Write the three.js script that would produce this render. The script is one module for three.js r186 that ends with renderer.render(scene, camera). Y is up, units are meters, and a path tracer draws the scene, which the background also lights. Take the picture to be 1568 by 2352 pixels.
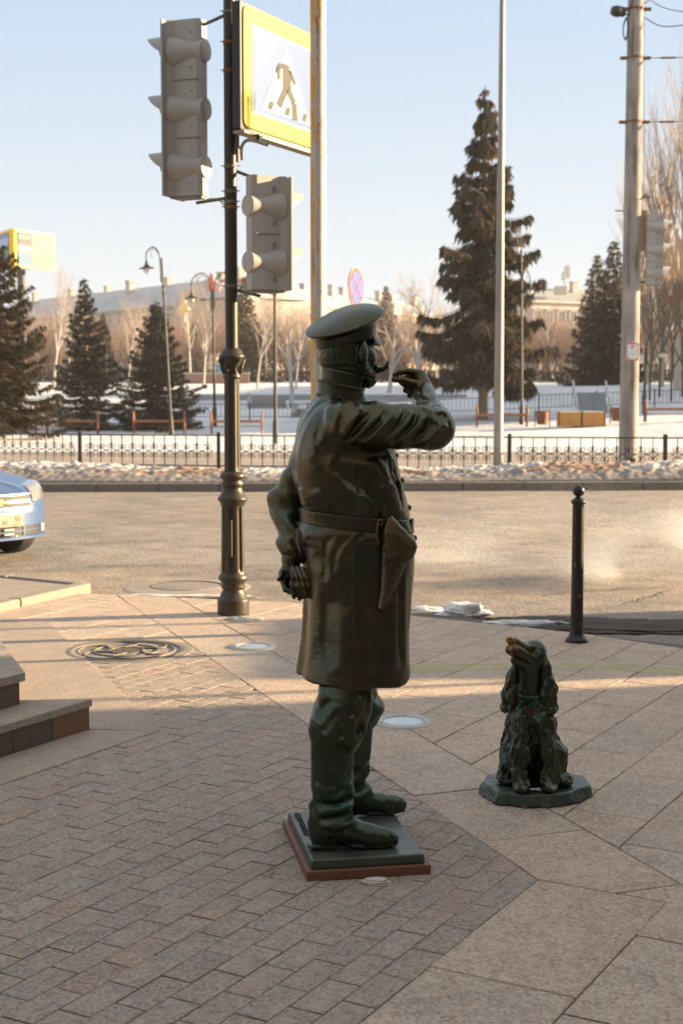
import * as THREE from 'three';
import { mergeGeometries } from 'three/addons/utils/BufferGeometryUtils.js';
import { ImprovedNoise } from 'three/addons/math/ImprovedNoise.js';
import { RoundedBoxGeometry } from 'three/addons/geometries/RoundedBoxGeometry.js';

// ---------------------------------------------------------------- camera, sky, sun, exposure
const scene = new THREE.Scene();
const PITCH = Math.atan(276 / 3267);
const camera = new THREE.PerspectiveCamera(2 * Math.atan(1176 / 3267) * 180 / Math.PI, 682 / 1024, 0.1, 1500);
camera.position.set(0, 1.6, 0);
camera.rotation.x = -PITCH;
camera.focus = 4.95;
camera.userData.fStop = 5.6;
camera.updateMatrixWorld(true);

const renderer = new THREE.WebGLRenderer({ antialias: true });
renderer.setSize(682, 1024);
renderer.toneMapping = THREE.LinearToneMapping;
const EXPOSURE = 4.2;
renderer.toneMappingExposure = EXPOSURE;
renderer.shadowMap.enabled = true;
renderer.shadowMap.type = THREE.PCFSoftShadowMap;

const SUN_EL = 13 * Math.PI / 180, SUN_BACK = 12 * Math.PI / 180;   // low winter sun, from the right and a little beyond the square
const sunDir = new THREE.Vector3(Math.cos(SUN_EL) * Math.cos(SUN_BACK), Math.sin(SUN_EL), -Math.cos(SUN_EL) * Math.sin(SUN_BACK));
const sun = new THREE.DirectionalLight(new THREE.Color(1.0, 0.74, 0.44), 5);
sun.position.copy(sunDir).multiplyScalar(120).add(new THREE.Vector3(0, 0, -25));
sun.target.position.set(0, 0, -25);
sun.castShadow = true;
sun.shadow.radius = 1.4;
sun.shadow.mapSize.set(4096, 4096);
Object.assign(sun.shadow.camera, { left: -60, right: 60, top: 60, bottom: -60, near: 1, far: 300 });
scene.add(sun, sun.target);

{ // clear winter sky: pale at the horizon, blue above it, brightened overhead to fill the shade, warmer and brighter round the sun
  const W = 512, H = 256, data = new Float32Array(W * H * 4);
  const low = [0.84, 0.885, 0.90], mid = [0.485, 0.665, 0.878], high = [0.86, 0.885, 0.92];
  const d = new THREE.Vector3();
  for (let j = 0; j < H; j++) for (let i = 0; i < W; i++) {
    const el = ((j + 0.5) / H - 0.5) * Math.PI, az = ((i + 0.5) / W - 0.5) * 2 * Math.PI;
    d.set(Math.cos(el) * Math.cos(az), Math.sin(el), Math.cos(el) * Math.sin(az));
    const e = Math.max(0, el) * 180 / Math.PI, g = Math.acos(Math.min(1, Math.max(-1, d.dot(sunDir))));
    const a = Math.min(1, e / 17), b = Math.min(1, Math.max(0, (e - 17) / 60));
    const s1 = a * a * (3 - 2 * a) * 0.55 + a * 0.45, s2 = b * (2 - b);
    const glow = 2.2 * Math.exp(-g * g / 0.14) + 0.55 * Math.exp(-g / 0.7);
    for (let c = 0; c < 3; c++) {
      let v = low[c] + (mid[c] - low[c]) * s1; v += (high[c] - v) * s2;
      v += glow * [1.0, 0.84, 0.62][c] * Math.exp(-e / 45);
      data[(j * W + i) * 4 + c] = v / EXPOSURE;
    }
    data[(j * W + i) * 4 + 3] = 1;
  }
  const sky = new THREE.DataTexture(data, W, H, THREE.RGBAFormat, THREE.FloatType);
  sky.mapping = THREE.EquirectangularReflectionMapping;
  sky.magFilter = THREE.LinearFilter; sky.minFilter = THREE.LinearFilter; sky.needsUpdate = true;
  scene.background = sky; scene.environment = sky;
}

// ---------------------------------------------------------------- helpers
const V3 = (x, y, z) => new THREE.Vector3(x, y, z);
let seed = 7;
const reseed = (s) => { seed = s >>> 0; };
const rnd = () => { seed = (seed + 0x6D2B79F5) >>> 0; let t = seed; t = Math.imul(t ^ (t >>> 15), t | 1); t ^= t + Math.imul(t ^ (t >>> 7), t | 61); return ((t ^ (t >>> 14)) >>> 0) / 4294967296; };
const rr = (a, b) => a + (b - a) * rnd();
const perlin = new ImprovedNoise();
const noise = (x, y, z = 0) => perlin.noise(x + 31.7, y + 17.3, z + 5.1);
const fbm = (x, y, z = 0, o = 4) => { let s = 0, a = 0.5; for (let k = 0; k < o; k++) { s += a * noise(x, y, z); x *= 2.03; y *= 2.03; z *= 2.03; a *= 0.5; } return s; };
const clamp = (x, a = 0, b = 1) => Math.min(b, Math.max(a, x));
const lerp = (a, b, t) => a + (b - a) * t;
const smooth = (a, b, x) => { const t = clamp((x - a) / (b - a)); return t * t * (3 - 2 * t); };

// a sight line of the survey: a point of the place from its picture coordinates (1568 x 2352) and its height or its distance
const sight = (x, y) => { const u = (x - 784) / 3267, v = (y - 1176) / 3267, c = Math.cos(PITCH), s = Math.sin(PITCH); return [u, -v * c - s, c - v * s]; };
const G = (x, y, h = 0) => { const r = sight(x, y), t = (h - 1.6) / r[1]; return V3(r[0] * t, h, -r[2] * t); };
const at = (x, y, d) => { const r = sight(x, y), t = d / r[2]; return V3(r[0] * t, 1.6 + r[1] * t, -d); };

const taken = {};
const numbered = (n) => { const k = taken[n] = (taken[n] ?? -1) + 1; return k ? `${n}_${String(k).padStart(3, '0')}` : n; };
function tag(o, label, category, group, kind) {
  if (label) o.userData.label = label;
  if (category) o.userData.category = category;
  if (group) o.userData.group = group;
  if (kind) o.userData.kind = kind;
  return o;
}
function thing(name, label, category, pos = [0, 0, 0], turn = 0, group) {
  const o = new THREE.Group(); o.name = numbered(name); o.position.set(...pos); o.rotation.y = turn; scene.add(o);
  return tag(o, label, category, group);
}
function part(name, geo, mat, parent = scene) {
  const list = Array.isArray(geo) ? geo : [geo];
  const m = new THREE.Mesh(list.length > 1 ? merge(list) : list[0], mat);
  m.name = parent === scene ? numbered(name) : name; m.castShadow = m.receiveShadow = true; parent.add(m);
  return m;
}
const structure = (name, geo, mat, parent = scene) => { const m = part(name, geo, mat, parent); if (parent === scene) m.userData.kind = 'structure'; return m; };
function dup(root, pos, turn, label, group, scale) {
  const r = root.clone(); r.userData = { ...root.userData }; r.name = numbered(root.name.replace(/_\d{3}$/, '')); scene.add(r);
  if (pos) r.position.set(...pos); if (turn !== undefined) r.rotation.y = turn; if (scale) r.scale.setScalar(scale);
  if (label) r.userData.label = label; if (group) r.userData.group = group;
  return r;
}
function merge(list) {
  const all = list.map((g) => {
    let h = g.index ? g.toNonIndexed() : g;
    for (const k of Object.keys(h.attributes)) if (!['position', 'normal', 'uv', 'color'].includes(k)) h.deleteAttribute(k);
    if (!h.attributes.normal) h.computeVertexNormals();
    if (!h.attributes.uv) h.setAttribute('uv', new THREE.BufferAttribute(new Float32Array(h.attributes.position.count * 2), 2));
    return h;
  });
  if (all.some((g) => g.attributes.color)) for (const g of all) if (!g.attributes.color) g.setAttribute('color', new THREE.BufferAttribute(new Float32Array(g.attributes.position.count * 3).fill(1), 3));
  return mergeGeometries(all);
}
const put = (g, x = 0, y = 0, z = 0, rx = 0, ry = 0, rz = 0) => { if (rx) g.rotateX(rx); if (rz) g.rotateZ(rz); if (ry) g.rotateY(ry); return g.translate(x, y, z); };
const box = (w, h, d, x = 0, y = 0, z = 0, ry = 0) => put(new THREE.BoxGeometry(w, h, d), x, y, z, 0, ry);
const rbox = (w, h, d, r, x = 0, y = 0, z = 0, ry = 0, seg = 2) => put(new RoundedBoxGeometry(w, h, d, seg, r), x, y, z, 0, ry);
const cyl = (r0, r1, h, x = 0, y = 0, z = 0, seg = 20, open = false) => put(new THREE.CylinderGeometry(r1, r0, h, seg, 1, open), x, y + h / 2, z);   // r0 bottom, r1 top
const ball = (r, x = 0, y = 0, z = 0, a = 18, b = 12) => put(new THREE.SphereGeometry(r, a, b), x, y, z);
const lathe = (pts, seg = 32) => new THREE.LatheGeometry(pts.map((p) => new THREE.Vector2(p[0], p[1])), seg);
const curve = (pts) => new THREE.CatmullRomCurve3(pts.map((p) => Array.isArray(p) ? V3(...p) : p));
const tube = (pts, r, seg = 24, rad = 6) => new THREE.TubeGeometry(curve(pts), seg, r, rad, false);
function bar(a, b, r0, r1 = r0, seg = 8) {   // a tapered rod from a to b
  const A = Array.isArray(a) ? V3(...a) : a, B = Array.isArray(b) ? V3(...b) : b, d = B.clone().sub(A), L = d.length();
  const g = new THREE.CylinderGeometry(r1, r0, L, seg, 1); g.translate(0, L / 2, 0);
  g.applyQuaternion(new THREE.Quaternion().setFromUnitVectors(V3(0, 1, 0), d.normalize()));
  return g.translate(A.x, A.y, A.z);
}
function extrude(pts, depth, bevel = 0, seg = 2) {
  const s = pts instanceof THREE.Shape ? pts : new THREE.Shape(pts.map((p) => new THREE.Vector2(p[0], p[1])));
  return new THREE.ExtrudeGeometry(s, { depth, bevelEnabled: bevel > 0, bevelThickness: bevel, bevelSize: bevel, bevelOffset: -bevel, bevelSegments: seg, curveSegments: 12 });
}

// ---------------------------------------------------------------- textures and materials
function tex(w, h, fn, srgb = false, rep = true) {   // fn(x, y) gives [r, g, b] or a grey, 0 to 1; tiles are made seamless by fn's own period
  const d = new Uint8Array(w * h * 4);
  for (let j = 0; j < h; j++) for (let i = 0; i < w; i++) {
    const v = fn(i, j), k = (j * w + i) * 4;
    if (Array.isArray(v)) { d[k] = clamp(v[0]) * 255; d[k + 1] = clamp(v[1]) * 255; d[k + 2] = clamp(v[2]) * 255; d[k + 3] = v[3] === undefined ? 255 : clamp(v[3]) * 255; }
    else { d[k] = d[k + 1] = d[k + 2] = clamp(v) * 255; d[k + 3] = 255; }
  }
  const t = new THREE.DataTexture(d, w, h); t.magFilter = THREE.LinearFilter; t.minFilter = THREE.LinearMipmapLinearFilter; t.generateMipmaps = true;
  if (rep) t.wrapS = t.wrapT = THREE.RepeatWrapping;
  if (srgb) t.colorSpace = THREE.SRGBColorSpace;
  t.needsUpdate = true; return t;
}
function grid(n, cells, s) {   // periodic value noise, cells per tile
  const r = new Float32Array(cells * cells); reseed(s); for (let i = 0; i < r.length; i++) r[i] = rnd();
  return (x, y) => {
    const u = x / n * cells, v = y / n * cells, i = Math.floor(u), j = Math.floor(v), f = u - i, g = v - j, a = f * f * (3 - 2 * f), b = g * g * (3 - 2 * g);
    const q = (p, o) => r[((o % cells + cells) % cells) * cells + (p % cells + cells) % cells];
    return lerp(lerp(q(i, j), q(i + 1, j), a), lerp(q(i, j + 1), q(i + 1, j + 1), a), b);
  };
}
const mat = (r, g, b, rough = 0.8, metal = 0, more = {}) => { const m = new THREE.MeshStandardMaterial({ roughness: rough, metalness: metal, ...more }); m.color.setRGB(r, g, b); return m; };
const scaled = (t, s) => { const c = t.clone(); c.repeat.set(1 / s, 1 / s); c.needsUpdate = true; return c; };   // s metres per tile

const N512 = 512;
const n8 = grid(N512, 8, 11), n16 = grid(N512, 16, 12), n40 = grid(N512, 40, 13), n90 = grid(N512, 90, 14), n170 = grid(N512, 170, 15), n256 = grid(N512, 256, 16), n256b = grid(N512, 256, 17), n4 = grid(N512, 4, 18);
// flamed granite: pinkish grey crystals with dark mica and pale quartz
const graniteMap = tex(N512, N512, (x, y) => {
  const a = n170(x, y), b = n256(x, y), c = n256b(x, y), p = n16(x, y) * 0.5 + n40(x, y) * 0.5;
  let v = 0.80 + (a - 0.5) * 0.38 + (b - 0.5) * 0.30 + (p - 0.5) * 0.22 + (n8(x, y) - 0.5) * 0.12;
  if (c > 0.84) v -= 0.26; if (b > 0.86) v += 0.12;
  const w = (n90(x, y) - 0.5) * 0.12;
  return [v + w, v, v - w * 1.0];
});
const graniteBump = tex(N512, N512, (x, y) => 0.5 + (n170(x, y) - 0.5) * 0.5 + (n256(x, y) - 0.5) * 0.5);
const asphaltMap = tex(N512, N512, (x, y) => {
  let v = 0.74 + (n256(x, y) - 0.5) * 0.5 + (n90(x, y) - 0.5) * 0.22 + (n8(x, y) - 0.5) * 0.34 + (n16(x, y) - 0.5) * 0.2;
  if (n256b(x, y) > 0.86) v -= 0.22;
  const w = (n8(x, y) - 0.5) * 0.10; return [v + w, v, v - w];
});
const patchMap = tex(N512, N512, (x, y) => 0.80 + (n4(x, y) - 0.5) * 0.22 + (n8(x, y) - 0.5) * 0.22 + (n40(x, y) - 0.5) * 0.16 + (n256(x, y) - 0.5) * 0.22);
const grainBump = tex(N512, N512, (x, y) => 0.5 + (n40(x, y) - 0.5) * 0.4 + (n170(x, y) - 0.5) * 0.35 + (n256(x, y) - 0.5) * 0.25);

// ================================================================ the ground
const bedMat = mat(0.105, 0.088, 0.074, 0.95);
function flatPoly(pts, y, uvs = 1) {   // pts [[x, z]...] as a sheet that looks up
  const s = new THREE.ShapeGeometry(new THREE.Shape(pts.map((p) => new THREE.Vector2(p[0], -p[1]))));
  s.rotateX(-Math.PI / 2).translate(0, y, 0);
  const p = s.attributes.position, uv = s.attributes.uv; for (let i = 0; i < p.count; i++) uv.setXY(i, p.getX(i) * uvs, p.getZ(i) * uvs);
  return s;
}
const uvWorld = (g, s = 1) => { const p = g.attributes.position, n = g.attributes.normal, uv = g.attributes.uv; for (let i = 0; i < p.count; i++) { const ax = Math.abs(n.getX(i)), ay = Math.abs(n.getY(i)), az = Math.abs(n.getZ(i)); if (ay >= ax && ay >= az) uv.setXY(i, p.getX(i) * s, p.getZ(i) * s); else if (ax > az) uv.setXY(i, p.getZ(i) * s, p.getY(i) * s); else uv.setXY(i, p.getX(i) * s, p.getY(i) * s); } return g; };

structure('ground', flatPoly([[-700, 40], [700, 40], [700, -900], [-700, -900]], -0.25), mat(0.42, 0.40, 0.38, 0.95));

// dusty, worn asphalt
const roadMat = mat(0.30, 0.255, 0.215, 0.93, 0, { map: scaled(asphaltMap, 2.3), bumpMap: scaled(grainBump, 0.8), bumpScale: 0.012 });
{
  const g = new THREE.PlaneGeometry(140, 21, 280, 70); g.rotateX(-Math.PI / 2).translate(0, -0.03, -18);
  const p = g.attributes.position, uv = g.attributes.uv, col = new Float32Array(p.count * 3);
  for (let i = 0; i < p.count; i++) {
    const x = p.getX(i), z = p.getZ(i);
    p.setY(i, -0.03 + 0.012 * fbm(x * 0.35, z * 0.6, 2));
    uv.setXY(i, x + 0.15 * noise(x, z), z);
    const lanes = 0.10 * noise(x * 0.03, z * 0.9, 8) + 0.12 * fbm(x * 0.25, z * 0.9, 3), k = 1 + lanes * 1.4, w = 0.10 * noise(x * 0.12, z * 0.5, 19);
    col.set([k * (1 + w), k, k * (1 - w)], i * 3);
  }
  g.computeVertexNormals(); g.setAttribute('color', new THREE.BufferAttribute(col, 3));
  const m = roadMat.clone(); m.vertexColors = true;
  structure('road', g, m);
}
const farRoadMat = mat(0.33, 0.275, 0.23, 0.93, 0, { map: scaled(asphaltMap, 3.1) });
structure('far_road', flatPoly([[-80, -29.6], [80, -29.6], [80, -41], [-80, -41]], -0.02), farRoadMat);

// ---- the paved square: small setts and large granite slabs on two families of lines
const A_ = 60.6 * Math.PI / 180, B_ = 110.2 * Math.PI / 180;
const dA = [Math.cos(A_), Math.sin(A_)], dN = [Math.sin(A_), -Math.cos(A_)], dB = [Math.cos(B_), Math.sin(B_)];   // plan axes: x to the side, d ahead
const plan = (x, y) => { const p = G(x, y); return [p.x, -p.z]; };
const line = (p, dir, left) => { const n = left ? [-dir[1], dir[0]] : [dir[1], -dir[0]]; return { n, c: n[0] * p[0] + n[1] * p[1] }; };   // keeps n.p >= c
const lineTo = (p, q, left) => { const L = Math.hypot(q[0] - p[0], q[1] - p[1]); return line(p, [(q[0] - p[0]) / L, (q[1] - p[1]) / L], left); };
function clipPoly(poly, h) {
  const out = [];
  for (let i = 0; i < poly.length; i++) {
    const a = poly[i], b = poly[(i + 1) % poly.length], da = h.n[0] * a[0] + h.n[1] * a[1] - h.c, db = h.n[0] * b[0] + h.n[1] * b[1] - h.c;
    if (da >= 0) out.push(a);
    if ((da >= 0) !== (db >= 0)) { const t = da / (da - db); out.push([a[0] + (b[0] - a[0]) * t, a[1] + (b[1] - a[1]) * t]); }
  }
  return out;
}
const areaOf = (p) => { let s = 0; for (let i = 0; i < p.length; i++) { const a = p[i], b = p[(i + 1) % p.length]; s += a[0] * b[1] - a[1] * b[0]; } return s / 2; };
function inset(poly, g) {
  let p = poly; const c = [0, 0]; for (const q of poly) { c[0] += q[0] / poly.length; c[1] += q[1] / poly.length; }
  for (let i = 0; i < poly.length; i++) {
    const a = poly[i], b = poly[(i + 1) % poly.length], L = Math.hypot(b[0] - a[0], b[1] - a[1]); if (L < 1e-4) continue;
    let n = [-(b[1] - a[1]) / L, (b[0] - a[0]) / L]; if (n[0] * (c[0] - a[0]) + n[1] * (c[1] - a[1]) < 0) n = [-n[0], -n[1]];
    p = clipPoly(p, { n, c: n[0] * a[0] + n[1] * a[1] + g });
  }
  return p;
}
function slabGeo(poly, gap, top, thick, chamfer, tilt = [0, 0], uo = [0, 0]) {   // a flat stone with a chamfered rim; poly in plan [x, d]
  let p = inset(poly, gap / 2); if (p.length < 3 || Math.abs(areaOf(p)) < 4e-4) return null;
  if (areaOf(p) < 0) p = p.slice().reverse();
  const q = inset(p, chamfer), rim = q.length === p.length ? q : p.map((a) => a);
  const pos = [], idx = [], uv = [], n = p.length, cx = p.reduce((s, a) => s + a[0], 0) / n, cd = p.reduce((s, a) => s + a[1], 0) / n;
  const Y = (a) => top + tilt[0] * (a[0] - cx) + tilt[1] * (a[1] - cd);
  const ring = (pts, y, side) => { const s = pos.length / 3; for (const a of pts) { pos.push(a[0], y(a), -a[1]); if (side) uv.push(a[0] * 0.8 + a[1] * 0.8 + uo[0], y(a) + uo[1]); else uv.push(a[0] + uo[0], a[1] + uo[1]); } return s; };
  const t = ring(rim, Y); for (let i = 1; i + 1 < rim.length; i++) idx.push(t, t + i, t + i + 1);
  const t2 = ring(rim, Y), m = ring(p, (a) => Y(a) - chamfer * 0.7);
  const m2 = ring(p, (a) => Y(a) - chamfer * 0.7, true), b = ring(p, () => top - thick, true);
  if (rim.length === n) for (let i = 0; i < n; i++) { const j = (i + 1) % n; idx.push(t2 + i, m + i, m + j, t2 + i, m + j, t2 + j); idx.push(m2 + i, b + i, b + j, m2 + i, b + j, m2 + j); }
  const g = new THREE.BufferGeometry(); g.setAttribute('position', new THREE.Float32BufferAttribute(pos, 3)); g.setAttribute('uv', new THREE.Float32BufferAttribute(uv, 2)); g.setIndex(idx);
  const flat = g.toNonIndexed(); flat.computeVertexNormals(); return flat;
}
const slabMats = [], settMats = [];
{
  const gm = scaled(graniteMap, 1.5), gb = scaled(graniteBump, 0.8);
  for (const [r, g, b] of [[0.515, 0.395, 0.305], [0.49, 0.385, 0.303], [0.53, 0.40, 0.303], [0.485, 0.395, 0.318], [0.515, 0.382, 0.288]]) slabMats.push(mat(r, g, b, 0.82, 0, { map: gm, bumpMap: gb, bumpScale: 0.0035 }));
  for (const [r, g, b] of [[0.375, 0.303, 0.245], [0.365, 0.303, 0.25], [0.385, 0.303, 0.242], [0.358, 0.295, 0.242], [0.40, 0.298, 0.232], [0.375, 0.31, 0.255]]) settMats.push(mat(r, g, b, 0.85, 0, { map: gm, bumpMap: gb, bumpScale: 0.004 }));
}
const square = new THREE.Group(); square.name = 'paved_square'; square.userData.kind = 'structure'; scene.add(square);
const farEdge = [lineTo(plan(-200, 1345), plan(940, 1396), false), lineTo(plan(940, 1396), plan(1283, 1447), false), lineTo(plan(1283, 1449), plan(1568, 1479), false)];
const L1 = plan(1234, 2020), L1b = plan(1289, 1874), Q = plan(368, 1679);
const onN = (c, keepRight) => keepRight ? { n: dN, c } : { n: [-dN[0], -dN[1]], c: -c };
const alongA = (t, beyond) => beyond ? { n: dA, c: t } : { n: [-dA[0], -dA[1]], c: -t };
const nOf = (p) => p[0] * dN[0] + p[1] * dN[1], tOf = (p) => p[0] * dA[0] + p[1] * dA[1];
const nL2 = nOf(L1), nL2b = nOf(plan(1564, 2036)), tP = tOf(L1);
function lay({ lo, hi, u, v, su, sv, bond, o, halves, gap, chamfer, mats, name, store, drop, jitter = 0.0012, endGap = 0 }) {
  const pieces = [];
  for (let j = Math.floor(lo[1] / sv); j <= hi[1] / sv; j++) for (let i = Math.floor(lo[0] / su) - 1; i <= hi[0] / su + 1; i++) {
    const a = o[0] + i * su + (j & 1 ? bond * su : 0), b = o[1] + j * sv;
    const e0 = endGap * rr(0, 1), e1 = endGap * rr(0, 1); let p = [[a + e0, b], [a + su - e1, b], [a + su - e1, b + sv], [a + e0, b + sv]].map(([m, n]) => [m * u[0] + n * v[0], m * u[1] + n * v[1]]);
    for (const h of halves) { p = clipPoly(p, h); if (p.length < 3) break; }
    if (p.length < 3 || Math.abs(areaOf(p)) < 0.0012) continue;
    const c = p.reduce((s, q) => [s[0] + q[0] / p.length, s[1] + q[1] / p.length], [0, 0]);
    if (drop && drop(c, p)) continue;
    const g = slabGeo(p, gap * rr(0.35, 1.6), rr(-jitter, jitter), 0.05, chamfer, [rr(-1, 1) * jitter * 3, rr(-1, 1) * jitter * 3], [rr(0, 3), rr(0, 3)]);
    if (g) pieces.push({ g, m: mats[Math.floor(rnd() * rnd() * 1.35 * mats.length) % mats.length], d: Math.hypot(c[0], c[1]), seen: Math.abs(c[0]) < c[1] * 0.25 + 0.1 && c[1] > 3.4 });
  }
  pieces.sort((a, b) => (b.seen - a.seen) || (a.d - b.d));
  store.push(...pieces.map((q) => ({ ...q, name })));
}
reseed(101);
const apron = [lineTo(Q, [Q[0] - dA[0], Q[1] - dA[1]], false), line(Q, dB, true)];   // the plain strip round the steps
const inApron = (c, s = 0) => apron.every((h) => h.n[0] * c[0] + h.n[1] * c[1] - h.c > s);
const manholeAt = G(290, 1495), inManhole = (c, r) => Math.hypot(c[0] - manholeAt.x, c[1] + manholeAt.z) < r;
const setts = [], slabs = [];
lay({ lo: [-2, -8], hi: [12, 0], u: dA, v: dN, su: 0.205, sv: 0.1025, bond: 0.5, o: [tP, nL2], halves: [onN(nL2, false), line(L1, dB, true), { n: [0, -1], c: -8.95 }, { n: [1, 0], c: -3.6 }], gap: 0.0026, endGap: 0.0035, chamfer: 0.0022, mats: settMats, name: 'sett', store: setts, drop: (c, p) => c[1] < 2.6 || p.every((q) => inApron(q, 0.01)) || p.every((q) => inManhole(q, 0.37)), jitter: 0.0011 });
const slabLay = { gap: 0.006, chamfer: 0.003, mats: slabMats, name: 'paving_slab', store: slabs, jitter: 0.0009 };
lay({ ...slabLay, lo: [-5, 0], hi: [8, 0.2], u: dA, v: dN, su: 0.812, sv: nL2b - nL2, bond: 0, o: [tP, nL2], halves: [alongA(tP, false), onN(nL2, true), onN(nL2b, false), { n: [0, 1], c: 2.4 }] });
{ // border strip between the setts and the slab field
  const dirX = [-dB[1] * -1, dB[0] * -1];   // across the strip
  const nB = [dB[1], -dB[0]], c0 = nB[0] * L1[0] + nB[1] * L1[1], c1 = nB[0] * L1b[0] + nB[1] * L1b[1], t0 = dB[0] * L1[0] + dB[1] * L1[1];
  lay({ ...slabLay, lo: [-1, 0], hi: [8, 0.1], u: dB, v: nB, su: 0.62, sv: c1 - c0, bond: 0, o: [t0 + 0.42, c0], halves: [alongA(tP, true), ...farEdge] });
}
lay({ ...slabLay, lo: [-4, -8], hi: [14, 9], u: dA, v: dN, su: 0.61, sv: 0.305, bond: 0.5, o: [tP + 0.2, nL2b], halves: [line(L1b, dB, false), ...farEdge, { n: [-1, 0], c: -4.6 }] , drop: (c) => c[1] < 2.6 });
lay({ ...slabLay, lo: [-6, 0], hi: [14, 6], u: dA, v: dN, su: 0.61, sv: 0.427, bond: 0.5, o: [tP + 0.3, nL2b], halves: [line(L1b, dB, true), onN(nL2b, true), { n: [-1, 0], c: -3 }], drop: (c) => c[1] < 2.4 });
lay({ ...slabLay, lo: [0, -12], hi: [14, 9], u: dA, v: dN, su: 0.61, sv: 0.305, bond: 0.5, o: [tP, nL2], halves: [line(L1, dB, true), { n: [0, 1], c: 8.95 }, ...farEdge, { n: [1, 0], c: -5 }], drop: (c, p) => p.every((q) => inApron(q, 0.01)) });
for (const [list, rest] of [[setts, 'outlying_setts'], [slabs, 'outlying_paving_slabs']]) {
  for (const q of list.slice(0, 298)) part(q.name, q.g, q.m, square);
  const tail = list.slice(298);
  slabMats.concat(settMats).forEach((m) => { const gs = tail.filter((q) => q.m === m).map((q) => q.g); if (gs.length) part(rest, gs, m, square).userData.kind = 'stuff'; });
}
structure('paving_bed', flatPoly([[-5, -2], [6, -2], [6, G(1568, 1479).z - 0.3], [G(1568, 1479).x + 0.02, G(1568, 1479).z], [G(1283, 1448).x, G(1283, 1448).z], [G(940, 1396).x, G(940, 1396).z], [G(-200, 1345).x, G(-200, 1345).z]], -0.009), bedMat, square);
structure('square_beyond', flatPoly([[-30, 30], [30, 30], [30, -9.0], [4.5, -9.0], [4.5, -2.5], [-5, -2.5], [-5, -11.5], [-30, -11.5]], -0.002), slabMats[1], square);

// ---- plain apron and granite steps
const stepStone = mat(0.40, 0.325, 0.26, 0.8, 0, { map: scaled(graniteMap, 0.7), bumpMap: scaled(graniteBump, 0.5), bumpScale: 0.003 });
{
  const far = [Q[0] + dB[0] * 3.4, Q[1] + dB[1] * 3.4], nearP = [Q[0] - dA[0] * 3.4, Q[1] - dA[1] * 3.4];
  const split = [Q[0] - 0.16, Q[1] + 0.02];
  for (const poly of [[Q, far, [far[0] - 0.62, far[1]], [Q[0] - 0.62, Q[1] + 0.02]], [[Q[0] - 0.62, Q[1] + 0.02], [far[0] - 0.62, far[1]], [-5, far[1]], [-5, Q[1] + 0.02]], [Q, [-5, Q[1] + 0.02], [-5, nearP[1]], nearP]]) {
    const g = slabGeo(poly, 0.006, 0.006, 0.06, 0.004); if (g) part('apron_slab', g, stepStone, square);
  }
}
{
  const steps = thing('granite_steps', 'two grey granite steps with dark tiled risers at the edge of the square', 'steps', [0, 0, 0]);
  const darkTiles = [mat(0.13, 0.08, 0.055, 0.4, 0, { map: scaled(graniteMap, 0.35) }), mat(0.20, 0.095, 0.055, 0.4, 0, { map: scaled(graniteMap, 0.3) }), mat(0.11, 0.078, 0.058, 0.4, 0, { map: scaled(graniteMap, 0.4) })];
  const c1 = plan(206, 1678), c2 = (() => { const p = G(51, 1545, 0.3); return [p.x, -p.z]; })();
  const back = [-2.9, c1[1] - 0.16];
  const prism = (poly, y0, y1, ch = 0.006) => slabGeo(poly, 0, y1, y1 - y0, ch);
  const run = 1.6;
  const n1 = [c1[0] - dA[0] * run, c1[1] - dA[1] * run];
  part('tread', prism([c1, back, [-2.9, n1[1]], n1].map(([x, d], i) => i === 0 ? [x + 0.012, d + 0.012] : i === 3 ? [x + 0.018, d - 0.01] : [x, d]), 0.115, 0.152), stepStone, steps);
  const rise = (cc, y0, y1, n0, w) => {   // riser tiles along the front
    for (let k = 0; k < 7; k++) {
      const a = [cc[0] - dA[0] * k * w, cc[1] - dA[1] * k * w], b = [cc[0] - dA[0] * ((k + 1) * w - 0.004), cc[1] - dA[1] * ((k + 1) * w - 0.004)];
      const q = 0.016; part('riser_tile', prism([a, [a[0] - dN[0] * q, a[1] - dN[1] * q], [b[0] - dN[0] * q, b[1] - dN[1] * q], b], y0, y1, 0.002), darkTiles[(k + n0) % 3], steps);
    }
  };
  rise(c1, 0.002, 0.1145, 1, 0.262);
  part('step_core', prism([[c1[0] - 0.03, c1[1] - 0.01], [-2.9, c1[1] - 0.2], [-2.9, n1[1]], [n1[0] - 0.03, n1[1]]], 0.001, 0.1145), bedMat, steps);
  const e2 = [c2[0] - dA[0] * 1.3, c2[1] - dA[1] * 1.3], f2 = [c2[0] + dB[0] * 2.2, c2[1] + dB[1] * 2.2];
  part('tread', prism([c2, f2, [-2.9, f2[1]], [-2.9, e2[1]], e2].map(([x, d], i) => i === 0 ? [x + 0.015, d] : [x, d]), 0.262, 0.3), stepStone, steps);
  rise([c2[0] - 0.012, c2[1] - 0.012], 0.153, 0.2615, 0, 0.3);
  part('step_core', prism([[c2[0] - 0.03, c2[1]], [f2[0] - 0.03, f2[1]], [-2.9, f2[1]], [-2.9, e2[1]], [e2[0] - 0.03, e2[1]]], 0.153, 0.2615), darkTiles[2], steps);
  for (let k = 0; k < 6; k++) { const a = [c2[0] - 0.012 + dB[0] * (0.01 + k * 0.36), c2[1] + dB[1] * (0.01 + k * 0.36)], b = [c2[0] - 0.012 + dB[0] * (0.365 + k * 0.36), c2[1] + dB[1] * (0.365 + k * 0.36)]; part('riser_tile', prism([a, b, [b[0] - 0.016, b[1]], [a[0] - 0.016, a[1]]], 0.008, 0.2615, 0.002), darkTiles[k % 3], steps); }
}

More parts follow.
